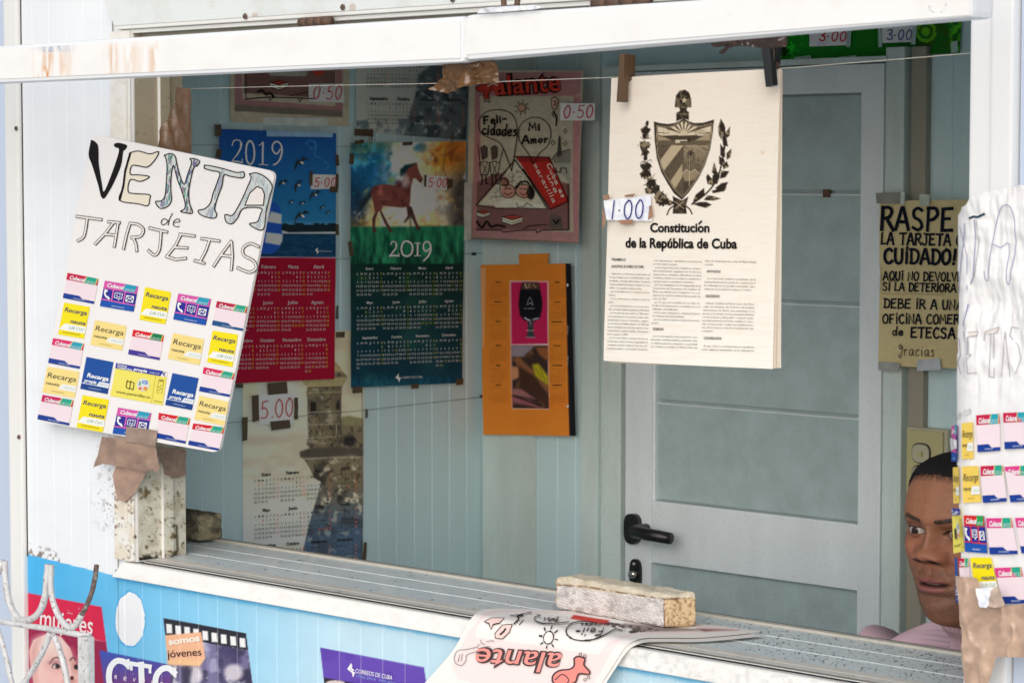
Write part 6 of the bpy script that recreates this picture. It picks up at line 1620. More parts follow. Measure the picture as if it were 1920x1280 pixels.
    s.mix(np.clip(1 - abs(sd + 1.6) / .9, 0, 1) * (p[:, 1] > 230), (190, 172, 144)); s.mix(np.clip(sd + .5, 0, 1), D2)
    m = m_(inn)
    top = m * (p[:, 1] < Zn([(0, 700)])[0][1])
    s.mix(top, LT)
    c = np.array(Zn([(683, 690)])[0]); an = np.arctan2(p[:, 1] - c[1], p[:, 0] - c[0])
    s.mix(top * (np.cos(an * 16) > .15) * (p[:, 1] < c[1] - 2), (84, 70, 54))
    s.mix(top * (p[:, 1] > Zn([(0, 655)])[0][1]) * np.clip((nz - .45) * 4, 0, 1) * .4, (120, 104, 84))
    s.ell(*c, 8, 8, (196, 178, 148), 1, .15, mod=top)
    s.poly(Zn([(482, 690), (520, 705), (590, 735), (482, 735)]), (150, 132, 106), 1, 1, m); s.poly(Zn([(888, 668), (830, 700), (770, 735), (885, 735)]), (150, 132, 106), 1, 1, m)
    band = m * (p[:, 1] > Zn([(0, 697)])[0][1]) * (p[:, 1] < Zn([(0, 768)])[0][1]); s.mix(band, (70, 60, 48)); s.mix(band * (p[:, 1] > Zn([(0, 735)])[0][1]), (96, 84, 66))
    s.poly(Zn([(482, 698), (540, 712), (592, 735), (482, 735)]), (156, 138, 110), 1, 1, m); s.poly(Zn([(888, 676), (820, 706), (766, 735), (885, 735)]), (156, 138, 110), 1, 1, m)
    s.line(Zn([(622, 735), (728, 733)]), 1.8, (226, 210, 182)); s.line(Zn([(625, 735), (625, 752), (640, 750), (640, 738), (652, 748)]), 1.6, (226, 210, 182)); s.ell(*Zn([(722, 730)])[0], 3.5, 4.5, (60, 50, 40))
    low = m * (p[:, 1] > Zn([(0, 770)])[0][1])
    s.mix(low, (92, 80, 64)); s.mix(low * np.clip((n2 - .5) * 5, 0, 1) * .4, (60, 50, 40))
    L_ = low * (p[:, 0] < Zn([(680, 0)])[0][0])
    s.poly(Zn([(590, 770), (682, 770), (530, 962), (498, 890)]), (180, 162, 132), .7, 1, L_); s.poly(Zn([(672, 908), (668, 1010), (612, 1100), (572, 1050)]), (170, 152, 122), .7, 1, L_)
    R_ = low * (p[:, 0] >= Zn([(680, 0)])[0][0])
    t = np.clip((p[:, 1] - 272) / 75, 0, 1)[:, None]; col = np.array((150, 134, 108.)) * (1 - t) + np.array((70, 60, 48.)) * t
    s.c = s.c * (1 - R_[:, None]) + col * R_[:, None]; s.mix(R_ * np.clip((n2 - .55) * 6, 0, 1) * .5, (70, 60, 46))
    s.poly(Zn([(668, 985), (700, 952), (732, 972), (764, 950), (815, 1000), (740, 1035), (690, 1040)]), (140, 124, 98), .8, 1, low); s.line(Zn([(668, 985), (700, 952), (732, 972), (764, 950), (812, 998)]), 1.2, (200, 184, 154), .9)
    s.line(Zn([(730, 850), (727, 960), (721, 1075)]), 1.3, (190, 172, 142), .9); s.line(Zn([(733, 850), (731, 960)]), 1.0, D1, .9)
    for dx, dy in ((-28, -14), (-30, 8), (-20, 26), (0, -30), (26, -16), (32, 6), (22, 26), (-14, -28), (14, -28)): s.line(Zn([(733, 838), (733 + dx * .6, 834 + dy * .7), (733 + dx, 846 + dy)]), 1.4, D1, .95)
    s.line(Zn([(680, 770), (676, 905)]), 1.0, (70, 60, 48), .7)
NQ = [(1150, 147), (1466, 129), (1455, 691), (1131, 676)]
def blank(s): s.fill((226, 212, 194))
sheet('page', NQ, NP, page, ns, .98, 1.25, .004, bend=npb)
for i, (q, b_) in enumerate((([(1156, 148), (1466, 130), (1459, 690), (1140, 678)], .0022), ([(1160, 149), (1466.5, 131), (1467, 689.5), (1144, 680)], .0004))):
    sheet('inner_page', q, NP, blank, ns, .88, 12, b_, bend=npb)
a = Art(NP, .98, .0046, npb)
TX = (28, 26, 28)
a.text('Constitucion', Zm([(400, 281)])[0], Zm([(825, 282)])[0], 17.2, TX, 2, bold=.035, res=4); a.stroke(Zm([(752, 224), (768, 206)]), 3.2, TX, 2)
a.text('de la Rep\u00fablica de Cuba', Zm([(215, 390)])[0], Zm([(1015, 397)])[0], 18.6, TX, 2, bold=.035, res=4)
for t, x0, x1, y in (('PREAMBULO', 112, 217, 484), ('NOSOTROS, EL PUEBLO DE CUBA,', 110, 356, 533), ('GUIADOS', 420, 498, 972), ('APOYADOS', 806, 902, 567), ('DECIDIDOS', 800, 896, 741), ('CONVENCIDOS', 785, 909, 1037)):
    a.text(t, Zm([(x0, y)])[0], Zm([(x1, y + 2)])[0], 5.0, TX, 2, bold=.012, res=2)
COLS = (((95, 580), (-1.0, 25.1), 308, ['  inspirados en el hero\u00edsmo y patriotismo de', 'los que lucharon por una Patria libre, inde-', 'pendiente, soberana, democr\u00e1tica, de justicia', 'social y solidaridad humana, forjada en el sa-', '|crificio de nuestros antecesores;', '  por los abor\u00edgenes que se resistieron a la su-', '|misi\u00f3n;', '  por los esclavos que se rebelaron contra sus', '|amos;', '  por los que despertaron la conciencia nacio-', '|nal y el ansia cubana de patria y libertad;', '  por los patriotas que a partir de 1868 inicia-', 'ron y participaron en nuestras luchas inde-', 'pendentistas contra el colonialismo espa\u00f1ol,', 'y a los que en el \u00faltimo impulso de 1895 les', 'fuera frustrada la victoria al producirse la in-', 'tervenci\u00f3n y ocupaci\u00f3n militar del imperia-', '|lismo yanqui en 1898;', '  por los que lucharon durante m\u00e1s de cin-', 'cuenta a\u00f1os contra el dominio imperialista, la', 'corrupci\u00f3n pol\u00edtica, la falta de derechos y li-', 'bertades populares, el desempleo, la explota-']),
        ((428, 487), (-.9, 24.4), 344, ['ci\u00f3n impuesta por capitalistas, terratenientes', '|y otros males sociales;', '  por los que promovieron, integraron y desarro-', 'llaron las primeras organizaciones de obreros,', 'campesinos y estudiantes; difundieron las ideas', 'socialistas y fundaron los primeros movimientos', '|revolucionarios, marxistas y leninistas;', '  por los integrantes de la vanguardia de la', 'Generaci\u00f3n del Centenario del natalicio de', 'Mart\u00ed, que nutridos por su magisterio nos con-', 'dujeron a la victoria revolucionaria popular de', '|enero de 1959;', '  por los que, con el sacrificio de sus vidas, de-', 'fendieron la Revoluci\u00f3n y contribuyeron a su', '|definitiva consolidaci\u00f3n;', '  por los que masivamente cumplieron heroi-', '|cas misiones internacionalistas;', '  por la resistencia \u00e9pica y unidad de nuestro', '|pueblo;']),
        ((408, 1019), (-.5, 24.6), 336, ['  por lo m\u00e1s avanzado del pensamiento revo-', 'lucionario, antiimperialista y marxista cuba-', 'no, latinoamericano y universal, en particular', 'por el ideario y ejemplo de Mart\u00ed y Fidel y las']),
        ((795, 490), (-.9, 24.6), 354, ['ideas de emancipaci\u00f3n social de Marx, Engels', '|y Lenin;']), ((792, 613), (-1, 24.8), 353, ['  en el internacionalismo proletario, en la', 'amistad fraternal, la ayuda, la cooperaci\u00f3n y', 'la solidaridad de los pueblos del mundo, espe-', '|cialmente los de Am\u00e9rica Latina y el Caribe;']),
        ((782, 787), (-1, 24.4), 354, ['  a llevar adelante la Revoluci\u00f3n del Mon-', 'cada, del Granma, de la Sierra, de la lucha', 'clandestina y de Gir\u00f3n, que sustentada en el', 'aporte y la unidad de las principales fuerzas', 'revolucionarias y del pueblo conquist\u00f3 la ple-', 'na independencia nacional, estableci\u00f3 el po-', 'der revolucionario, realiz\u00f3 las transformacio-', 'nes democr\u00e1ticas e inici\u00f3 la construcci\u00f3n del', '|socialismo;']),
        ((768, 1088), (-1, 24.6), 368, ['  de que Cuba no volver\u00e1 jam\u00e1s al capitalismo', 'como r\u00e9gimen sustentado en la explotaci\u00f3n']))
for (x, y), (sx, sy), wd, lines in COLS:
    for i, t in enumerate(lines):
        x0, y0 = x + sx * i, y + sy * i
        ind = 16 if t.startswith('  ') else 0; f = wd
        if t.startswith('|'): t = t[1:]; f = min(wd, len(t) * 7.4)
        a.text(t.strip(), Zm([(x0 + ind, y0)])[0], Zm([(x0 + f, y0 + f * .026)])[0], 3.4, (74, 70, 66), 2, res=1)
a.build('lettering', ns)
price(ns, NP, Zm([(82, 60), (418, 22), (426, 205), (104, 196)]), '1\u00b700', Zm([(140, 190)])[0], Zm([(372, 182)])[0], 34, 2.3, (44, 48, 128), .013, .98, (238, 240, 250),
      [Zm([(84, 26), (130, 16), (132, 50), (90, 54)]), Zm([(234, 22), (312, 10), (300, 34), (246, 36)]), Zm([(412, 100), (430, 92), (438, 170), (404, 198)]), Zm([(192, 198), (298, 192), (288, 228), (214, 230)]), Zm([(82, 110), (96, 150), (106, 210), (80, 266)])], (160, 122, 98))

# pegs: two wooden arms and a wire spring
def peg(label, arms, mat, sp, yo=0.0):
    t = thing('clothes_peg', label, 'clothes peg', NP.at(*sp), 'clothes pegs on the string')
    for q, d0, d1 in arms:
        A_, B_ = Plane('Y', d0), Plane('Y', d1)
        f = [A_.at(*c) for c in q]; b = [p + np.array([0, d1 - d0, 0]) for p in f]
        hexa('arm', f, b, mat, t, .0012)
    bm = bmesh.new(); P = Plane('Y', .036).at(*sp)
    pts = []
    for k in range(36):
        th = k * .7; pts.append((P[0] + .0045 * math.cos(th), P[1] + k * .00045, P[2] + .0045 * math.sin(th)))
    pts = [(P[0] + .004, P[1] - .001, P[2] + .022), (P[0] + .006, P[1] - .001, P[2] + .02)] + pts + [(P[0] - .01, P[1] + .017, P[2] - .014)]
    add_tube(bm, pts, .0008, 6); bm_obj('spring', bm, M['rust'], t, True)
M['pegwood'] = paint('weathered_peg_wood', (.13, .07, .03), .6, .5, 30, dark=(.05, .03, .02), speck=.3, stretch=(1, 1, .15)); M['pegblack'] = paint('black_peg', (.02, .02, .021), .45, .3, 30)
Z3 = lambda pts: zc(pts, 960, 0, 4.0)
peg('weathered brown wooden clothes peg on the corner of the newspaper', [(Z3([(804, 400), (843, 404), (838, 600), (832, 770), (781, 768), (796, 600)]) if 0 else Z3([(806, 402), (842, 404), (832, 768), (782, 766)]), .028, .040), (Z3([(854, 410), (889, 412), (884, 560), (838, 616)]), .042, .054), (Z3([(838, 560), (884, 556), (860, 600), (838, 640)]), .058, .070)], M['pegwood'], (1170, 146))
peg('black plastic clothes peg on the corner of the newspaper by the green poster', [(Z3([(1866, 330), (1930, 330), (1956, 640), (1902, 655)]), .028, .040), (Z3([(1940, 320), (1992, 330), (1975, 480), (1950, 520)]), .042, .054)], M['pegblack'], (1446, 122))

# ================================================================== on the counter
LP = Extr('X', [(.40, ZS + .0035), (-.004, ZS + .0035)] + [(-.004 - .020 * math.sin(t), ZS + .0035 - .020 * (1 - math.cos(t))) for t in np.linspace(.2, 1.5, 8)] + [(-.027, ZS - .05), (-.045, ZS - .16), (-.075, ZS - .34)])
mg = thing('magazine_pile', 'humour magazines lying on the counter and drooping over its edge, under the pale block', 'magazine', CT.at(1100, 1165))
Zk = lambda pts: zc(pts, 800, 1060, 3.0)
LE = [(1150, 1150), (1090, 1149), (1040, 1147.5), (1000, 1146), (960, 1145), (925, 1144.5), (905, 1146), (893, 1152), (880, 1168), (868, 1190), (856, 1212), (840, 1234), (822, 1254), (800, 1278), (770, 1310)]
RE = [(1430, 1188), (1380, 1194), (1330, 1197.5), (1280, 1199), (1240, 1199.5), (1210, 1200), (1192, 1204), (1178, 1211), (1168, 1222), (1160, 1234), (1150, 1250), (1138, 1268), (1126, 1288), (1112, 1312), (1090, 1346)]
def drape(name, painter, du, base, rows=150, cols=150, cut=1.0):
    le, re = catmull(LE, 10), catmull(RE, 10)
    n = int((len(le) - 1) * cut)
    idx = np.linspace(0, n, rows + 1)
    le, re = np.array(le), np.array(re)
    Lp = np.stack([np.interp(idx, np.arange(len(le)), le[:, k]) for k in (0, 1)], 1); Rp = np.stack([np.interp(idx, np.arange(len(re)), re[:, k]) for k in (0, 1)], 1)
    u = np.linspace(0, 1, cols + 1)
    p = (Lp[:, None] * (1 - u)[None, :, None] + Rp[:, None] * u[None, :, None]).reshape(-1, 2) + du
    f = [(j * (cols + 1) + i, j * (cols + 1) + i + 1, (j + 1) * (cols + 1) + i + 1, (j + 1) * (cols + 1) + i) for j in range(rows) for i in range(cols)]
    pic = Pic(p); painter(pic)
    P, nn = LP.hit(p); P = P + nn * (base + .0025 * (vnoise(p, 60, 4, 2) - .3))[:, None]
    return mesh_obj(name, P, f, M['print'], mg, np.minimum(lin(np.clip(pic.c, 0, 255)) * .9, .88), smooth=True)
def draped(s):
    p = s.p
    s.fill((248, 242, 236))
    s.poly(Zk([(1800, 375), (1300, 398), (1150, 402), (1090, 430), (1040, 500), (960, 640), (900, 800), (180, 640), (150, 560), (215, 420), (240, 370), (320, 280), (380, 262), (520, 262), (700, 268), (1000, 262)]), (249, 230, 226), 1.2)
    s.poly(Zk([(1700, 372), (1250, 388), (1120, 398), (1020, 440), (975, 500), (600, 440), (280, 400), (290, 350), (330, 300), (400, 275), (560, 272), (800, 280)]), (250, 244, 238), 1.2)
    s.poly(Zk([(1110, 335), (1600, 372), (1240, 385), (1090, 350)]), (120, 100, 96), 2, .7); s.poly(Zk([(1520, 360), (1760, 376), (1560, 380)]), (120, 60, 56), 2, .6)
    s.poly(Zk([(825, 288), (1028, 318), (1020, 346), (808, 310)]), (216, 66, 58), .8)
    s.mix(s.mask(Zk([(520, 270), (800, 300), (820, 345), (640, 310)])) * np.clip((s.n(6, 3) - .5) * 6, 0, 1) * .6, (140, 130, 126)); s.mix(s.mask(Zk([(960, 320), (1350, 372), (1150, 392), (1050, 360)])) * np.clip((s.n(5, 5) - .42) * 6, 0, 1), (80, 66, 64))
drape('lower_magazine', lambda s: s.fill((244, 240, 234)), np.array([3.0, 5.0]), .0004, 60, 30)
drape('top_magazine', draped, np.zeros(2), .0026)
a = Art(LP, .9, .0046, lambda p, P, n: P + n * (.0025 * (vnoise(p, 60, 4, 2) - .3))[:, None])
up2 = np.array([-.12, .99])
a.text('alante', Zk([(782, 492)])[0], Zk([(300, 462)])[0], 42, (84, 66, 68), 2, bold=.05, res=3, up=(-.30, .95)); a.text('alante', Zk([(782, 492)])[0], Zk([(300, 462)])[0], 42, (246, 158, 148), 3, bold=.004, res=3, up=(-.30, .95))
PL_ = [(845, 520), (865, 508), (905, 520), (900, 555), (930, 590), (925, 610), (870, 608), (850, 655), (790, 668), (730, 660), (725, 620), (760, 590), (820, 580), (845, 560)]
a.poly(Zk(PL_), (244, 150, 140), 2); a.stroke(Zk(PL_), 3, (84, 66, 68), 3, True, smooth=3); a.stroke(Zk([(740, 640), (780, 610), (815, 640), (800, 668)]), 1.8, (84, 66, 68), 4, smooth=4)
for x, y in ((880, 495), (905, 505), (905, 640), (925, 628)): a.stroke([tuple(np.array(Zk([(x, y)])[0]) + 2.6 * np.array((math.cos(t), math.sin(t)))) for t in np.linspace(0, 6.28, 10)], 1, (90, 80, 80), 3)
sunp(a, (700, 410), 28, Zk, (250, 238, 232), 1.6)
DK2 = (50, 44, 44)
a.stroke(Zk([(1100, 385), (1060, 378), (1000, 412), (930, 430), (850, 425), (800, 400), (795, 370), (820, 345), (880, 335), (960, 345)]), 2.0, DK2, 3, smooth=4)
a.stroke(Zk([(640, 300), (610, 310), (612, 330), (660, 345), (740, 345), (800, 338)]), 1.7, DK2, 3, smooth=4)
a.hand('Feli-', Zk([(1000, 372)])[0], Zk([(850, 372)])[0], 13, 2.0, DK2, 3, up=(-.25, .95)); a.hand('Mi', Zk([(740, 312)])[0], Zk([(660, 312)])[0], 8, 1.8, DK2, 3, up=(-.2, .95)); a.hand('cidades', Zk([(1030, 345)])[0], Zk([(870, 345)])[0], 5, 1.4, DK2, 3, up=(-.2, .95))
a.poly(Zk([(398, 382), (435, 345), (490, 342), (478, 378), (440, 410), (402, 405)]), (246, 214, 206), 2); a.stroke(Zk([(398, 382), (435, 345), (490, 342), (478, 378), (440, 410), (402, 405)]), 1.4, DK2, 3, True); a.stroke(Zk([(430, 385), (448, 372), (455, 362)]), 3, DK2, 3)
a.stroke(Zk([(500, 340), (520, 320), (510, 305), (540, 298)]), 2.6, DK2, 3, smooth=3); a.stroke(Zk([(530, 345), (545, 325)]), 1.6, DK2, 3); a.stroke(Zk([(470, 300), (520, 296), (590, 280)]), 1.4, DK2, 3)
a.poly(Zk([(335, 325), (370, 310), (440, 312), (420, 335), (385, 340), (375, 362), (362, 335)]), (246, 214, 206), 2); a.stroke(Zk([(335, 325), (370, 310), (440, 312), (420, 335), (385, 340), (375, 362), (362, 335)]), 1.2, DK2, 3, True)
a.stroke(Zk([(300, 455), (255, 465), (230, 470), (190, 475), (170, 510), (175, 545), (210, 560), (235, 530), (240, 500), (300, 478)]), 1.2, (130, 126, 126), 3, smooth=3); a.stroke(Zk([(200, 500), (190, 540)]), 1.1, (130, 126, 126), 3); a.stroke(Zk([(215, 495), (208, 535)]), 1.1, (130, 126, 126), 3)
for q in ([(318, 415), (322, 435), (340, 440)], [(350, 425), (385, 418), (392, 428)], [(345, 450), (370, 455)], [(310, 440), (300, 450)]): a.stroke(Zk(q), 1.1, (130, 126, 126), 3)
a.build('lettering', mg)

def block(name, label, base4, h, painter, k, seed, sc_=1.0):
    """a rough rounded block on four base points (3-D)"""
    t = thing(name, label, 'block', sum(base4) / 4)
    bm = bmesh.new()
    lo_ = [bm.verts.new(tuple(p)) for p in base4]; hi_ = [bm.verts.new((p[0], p[1], p[2] + h)) for p in base4]
    bm.faces.new(lo_[::-1]); bm.faces.new(hi_)
    for i in range(4): bm.faces.new((lo_[i], lo_[(i + 1) % 4], hi_[(i + 1) % 4], hi_[i]))
    bmesh.ops.recalc_face_normals(bm, faces=bm.faces[:])
    bmesh.ops.bevel(bm, geom=bm.edges[:], offset=.008, segments=3, profile=.6, affect='EDGES')
    bmesh.ops.triangulate(bm, faces=bm.faces[:])
    for _ in range(6):
        long = [e for e in bm.edges if e.calc_length() > .0035]
        if not long: break
        bmesh.ops.subdivide_edges(bm, edges=long, cuts=1); bmesh.ops.triangulate(bm, faces=bm.faces[:])
    bm.normal_update()
    zmin = min(p[2] for p in base4)
    for v in bm.verts:
        q = v.co * 45
        d = .0030 * mnoise.noise(q + Vector((seed, 0, 0))) + .0012 * mnoise.noise(q * 5) + .0006 * mnoise.noise(q * 13)
        v.co += v.normal * d
        v.co.z = max(v.co.z, zmin)
    V = np.array([v.co[:] for v in bm.verts]); bm.verts.index_update(); F = [tuple(v.index for v in f.verts) for f in bm.faces]; bm.free()
    mesh_obj('body', V, F, attr_mat(name + '_stone', .85, .25, .2, 180, grain=.15), t, paint_by(V, painter, k), smooth=True)
    return t
fl, fr, rr = CT.at(1040, 1149), CT.at(1246, 1187), CT.at(1306, 1182)
for q in (fl, fr, rr): q[2] += .0075
wv = rr - fr
def pale(s):
    p = s.p
    s.fill((226, 214, 192)); s.mix(.5 * np.clip((s.n(12, 3) - .45) * 4, 0, 1), (206, 192, 160))
    side = s.mask(Zk([(715, 108), (860, 125), (1100, 160), (1338, 188), (1340, 375), (1100, 340), (720, 272)]), 2)
    s.mix(side, (238, 234, 230))
    ht = np.sin((p[:, 0] * .62 + p[:, 1] * 1.0 + 10 * s.n(60, 5)) * 1.25); h2 = np.sin((p[:, 0] * .5 - p[:, 1] * 1.15 + 14 * s.n(60, 6)) * 1.15)
    s.mix(side * np.clip(ht * 2 - .6, 0, 1) * .45 * np.clip((s.n(20, 7) - .3) * 4, 0, 1), (138, 120, 110)); s.mix(side * np.clip(h2 * 2 - 1.0, 0, 1) * .4, (140, 120, 110))
    s.mix(side * np.clip((s.n(14, 8) - .6) * 6, 0, 1) * .6, (168, 160, 158)); s.mix(side * np.clip((p[:, 1] - (1140 + (p[:, 0] - 1040) * .17)) / 10, 0, 1) * .45, (176, 164, 154))
    end = s.mask(Zk([(1338, 190), (1500, 180), (1530, 200), (1530, 370), (1340, 380)]), 2)
    s.mix(end, (228, 202, 162)); s.mix(end * np.clip((s.n(3, 11, 2) - .55) * 7, 0, 1) * .7, (150, 106, 70)); s.mix(end * np.clip((s.n(9, 12) - .55) * 6, 0, 1) * .5, (240, 212, 170))
    for q in ([(722, 106), (900, 118), (1100, 152), (1335, 186), (1500, 182)], [(1336, 190), (1338, 370)], [(720, 268), (860, 300), (1100, 345), (1335, 378), (1520, 360)], [(720, 108), (718, 265)]):
        D_ = np.full(len(p), 1e9); qq = np.array(Zk(q))
        for c0, c1 in zip(qq, qq[1:]):
            e = c1 - c0; t = np.clip(((p - c0) @ e) / (e @ e), 0, 1); D_ = np.minimum(D_, np.hypot(*(p - c0 - t[:, None] * e).T))
        s.mix(np.clip(1 - D_ / 2.6, 0, 1) * np.clip((s.n(6, 14) - .35) * 5, 0, 1) * .8, (96, 62, 40))
    s.mix(np.exp(-((p[:, 0] - 1041) / 3.) ** 2) * .6, (206, 140, 80))
block('paperweight_block', 'pale scratched block with a tan end weighing down the magazines on the counter', [fl, fr, rr, fl + wv], .0525, pale, .85, 3)
def dirty(s):
    p = s.p
    s.fill((112, 104, 84)); s.mix(np.clip((s.n(16, 3) - .48) * 5, 0, 1) * .8, (56, 54, 46)); s.mix(np.clip((s.n(7, 5) - .6) * 7, 0, 1) * .6, (150, 140, 112))
    h2 = np.sin((p[:, 0] * .7 + p[:, 1] * .75 + 8 * s.n(40, 6)) * 1.3); s.mix(np.clip(h2 * 2 - 1, 0, 1) * .6 * (p[:, 0] < 400), (160, 152, 130)); s.mix(np.clip((p[:, 0] - 425) / 8, 0, 1) * .7, (60, 46, 34)); s.mix(np.clip((964 - p[:, 1]) / 6, 0, 1) * .7, (70, 58, 38))
y0b = .205
b0 = np.array([CT.at(428, 1012)[0], y0b, ZS + .004])
block('paperweight_block', 'dark grimy block lying on the counter behind the window jamb', [np.array([b0[0] - .22, y0b, ZS + .0045]), np.array([b0[0], y0b, ZS + .0045]), np.array([b0[0] + .004, y0b + .055, ZS + .0045]), np.array([b0[0] - .22, y0b + .055, ZS + .0045])], .049, dirty, 1.5, 9)

# lettering printed on the front panel
a = Art(FRONT, KO, .0012)
vq = Card(a, Z8([(345, 668), (810, 740), (820, 860), (345, 795)]), 1)
a.text('mujeres', Z8([(345, 792)])[0], Z8([(798, 862)])[0], 36, (250, 232, 232), 1, bold=.01, res=3, up=(.06, -1))
a.text('A\u00d1OS', Z8([(580, 682)])[0], Z8([(626, 690)])[0], 3, (250, 220, 220), 1); a.build('cover_title', K); a = Art(FRONT, KO, .0012)
def serif(cx, y0, pts_list):
    for w_, pts in pts_list: a.stroke(Z8(pts), w_, (248, 250, 252), 1, smooth=5 if len(pts) > 2 else 0)
serif(0, 0, [(11, [(1100, 1120), (1060, 1092), (1000, 1090), (950, 1150), (940, 1250), (970, 1340), (1030, 1390), (1100, 1370)]), (5, [(1105, 1080), (1105, 1150)]),
             (11, [(1215, 1115), (1225, 1400)]), (8, [(1130, 1110), (1292, 1136)]), (5, [(1130, 1108), (1132, 1160)]), (5, [(1290, 1132), (1292, 1185)]),
             (11, [(1500, 1190), (1450, 1150), (1390, 1160), (1345, 1220), (1340, 1310), (1370, 1390), (1430, 1430), (1500, 1410)]), (5, [(1505, 1155), (1508, 1220)])])
for i, c in enumerate('REVISTA'): a.text(c, Z8([(988 + i * 78, 1238 + i * 12)])[0], Z8([(1012 + i * 78, 1242 + i * 12)])[0], 7, (250, 240, 244), 3, bold=.02)
a.build('cover_title', K); a = Art(FRONT, KO, .0012)
a.text('somos', B1([(552, 672)])[0], B1([(786, 640)])[0], 12.5, (252, 240, 224), 1, bold=.045, res=3)
a.text('j\u00f3venes', B1([(540, 768)])[0], B1([(795, 750)])[0], 15, (52, 40, 50), 1, bold=.0, res=3); a.build('cover_title', K); a = Art(FRONT, KO, .0012)
a.text('CORREOS DE CUBA', B2([(466, 960)])[0], B2([(770, 1018)])[0], 8.2, (244, 242, 250), 1, bold=.01, res=3)
a.text('1756-2016  260 a\u00f1os', B2([(476, 995)])[0], B2([(800, 1052)])[0], 4.4, (150, 180, 235), 1, res=2)
a.poly(B2([(402, 930), (435, 880), (446, 905), (425, 935), (468, 960), (450, 1000), (440, 960)]), (246, 244, 250), 1); a.poly(B2([(438, 915), (462, 940), (448, 948), (428, 930)]), (246, 244, 250), 2)
a.build('cover_title', K)
# ================================================================== the man behind the counter
HH = .255
_r = rays([(1830, 1000)])[0]; _rh = -np.array([_r[0], _r[1], 0]); _rh /= np.hypot(*_rh[:2])
_fa = math.radians(41)
FD = math.cos(_fa) * _rh - math.sin(_fa) * RT; FD = np.array([FD[0], FD[1], 0]); FD /= np.linalg.norm(FD)
XLd = np.cross([0, 0, 1], FD)
hc_ = Plane('Y', .34).at(1821, 1020)
_ez = Plane('Y', .25).at(1752, 993)[2]                      # height of the eyes
ORG = np.array([hc_[0], hc_[1], _ez - .5 * HH])             # chin level on the head's axis
pit_ = math.radians(4)
def H2W(L):
    L = np.asarray(L, float)
    y, z = L[:, 1], L[:, 2] - .3
    w_ = np.clip((L[:, 2] + .25) / .3, 0, 1)                # the neck bends, the trunk stays upright
    c, s = np.cos(pit_ * w_), np.sin(pit_ * w_)
    y2 = y * c + z * s * 0 - z * s * -1 * 0 + z * s; z2 = -y * s + z * c
    ln_ = np.clip((-L[:, 2] - .02) / .22, 0, 1); lean = (3 * ln_ ** 2 - 2 * ln_ ** 3) * .075      # trunk set back from the leaning head
    return ORG + (L[:, 0] * HH)[:, None] * XLd + lean[:, None] * np.array([0, 1.0, 0]) + (y2 * HH)[:, None] * FD + ((z2 + .3) * HH)[:, None] * np.array([0, 0, 1.0])

KN = np.array([  # z, front, side, back
 (1.005, .004, .004, .004), (1.0, .05, .05, .08), (.985, .105, .105, .16), (.95, .175, .165, .255), (.90, .238, .215, .335), (.82, .308, .265, .40), (.72, .368, .312, .43),
 (.62, .390, .33, .44), (.55, .378, .332, .44), (.50, .362, .330, .43), (.42, .362, .338, .41), (.34, .366, .334, .37), (.26, .370, .318, .32),
 (.18, .366, .276, .28), (.10, .358, .240, .25), (.04, .335, .195, .24), (.005, .285, .155, .24), (-.02, .21, .150, .245), (-.05, .13, .165, .25), (-.12, .085, .18, .25), (-.20, .08, .19, .25), (-.30, .10, .22, .26)])
def knots(z, col, K_=KN): return np.interp(-np.asarray(z), -K_[:, 0], K_[:, col])
KN[:, 0] = np.where(KN[:, 0] > .83, .83 + (KN[:, 0] - .83) * .44, np.where(KN[:, 0] < .15, .15 + (KN[:, 0] - .15) * 1.36, KN[:, 0]))
def smooth_knots(n):
    P = catmull([np.array(k) for k in KN], 14); P = np.array(P)
    d = np.r_[0, np.cumsum(np.hypot(np.diff(P[:, 0]), np.diff(P[:, 1])))]
    t = np.linspace(0, d[-1], n)
    return np.stack([np.interp(t, d, P[:, k]) for k in range(4)], 1)
def G(x, z, cx, cz, sx, sz): return np.exp(-((x - cx) / sx) ** 2 / 2 - ((z - cz) / sz) ** 2 / 2)
EX, EZ, ER, EY = .142, .505, .054, .288
DN, DM = .046, .022
def loft(rows, th, e=.88):
    z = np.repeat(rows[:, 0], len(th)); fr = np.repeat(rows[:, 1], len(th)); sd = np.repeat(rows[:, 2], len(th)); bk = np.repeat(rows[:, 3], len(th))
    t = np.tile(th, len(rows)); c, s = np.cos(t), np.sin(t)
    x = sd * np.sign(s) * abs(s) ** e; y = np.where(c > 0, fr, bk) * np.sign(c) * abs(c) ** e
    return x, y, z, c
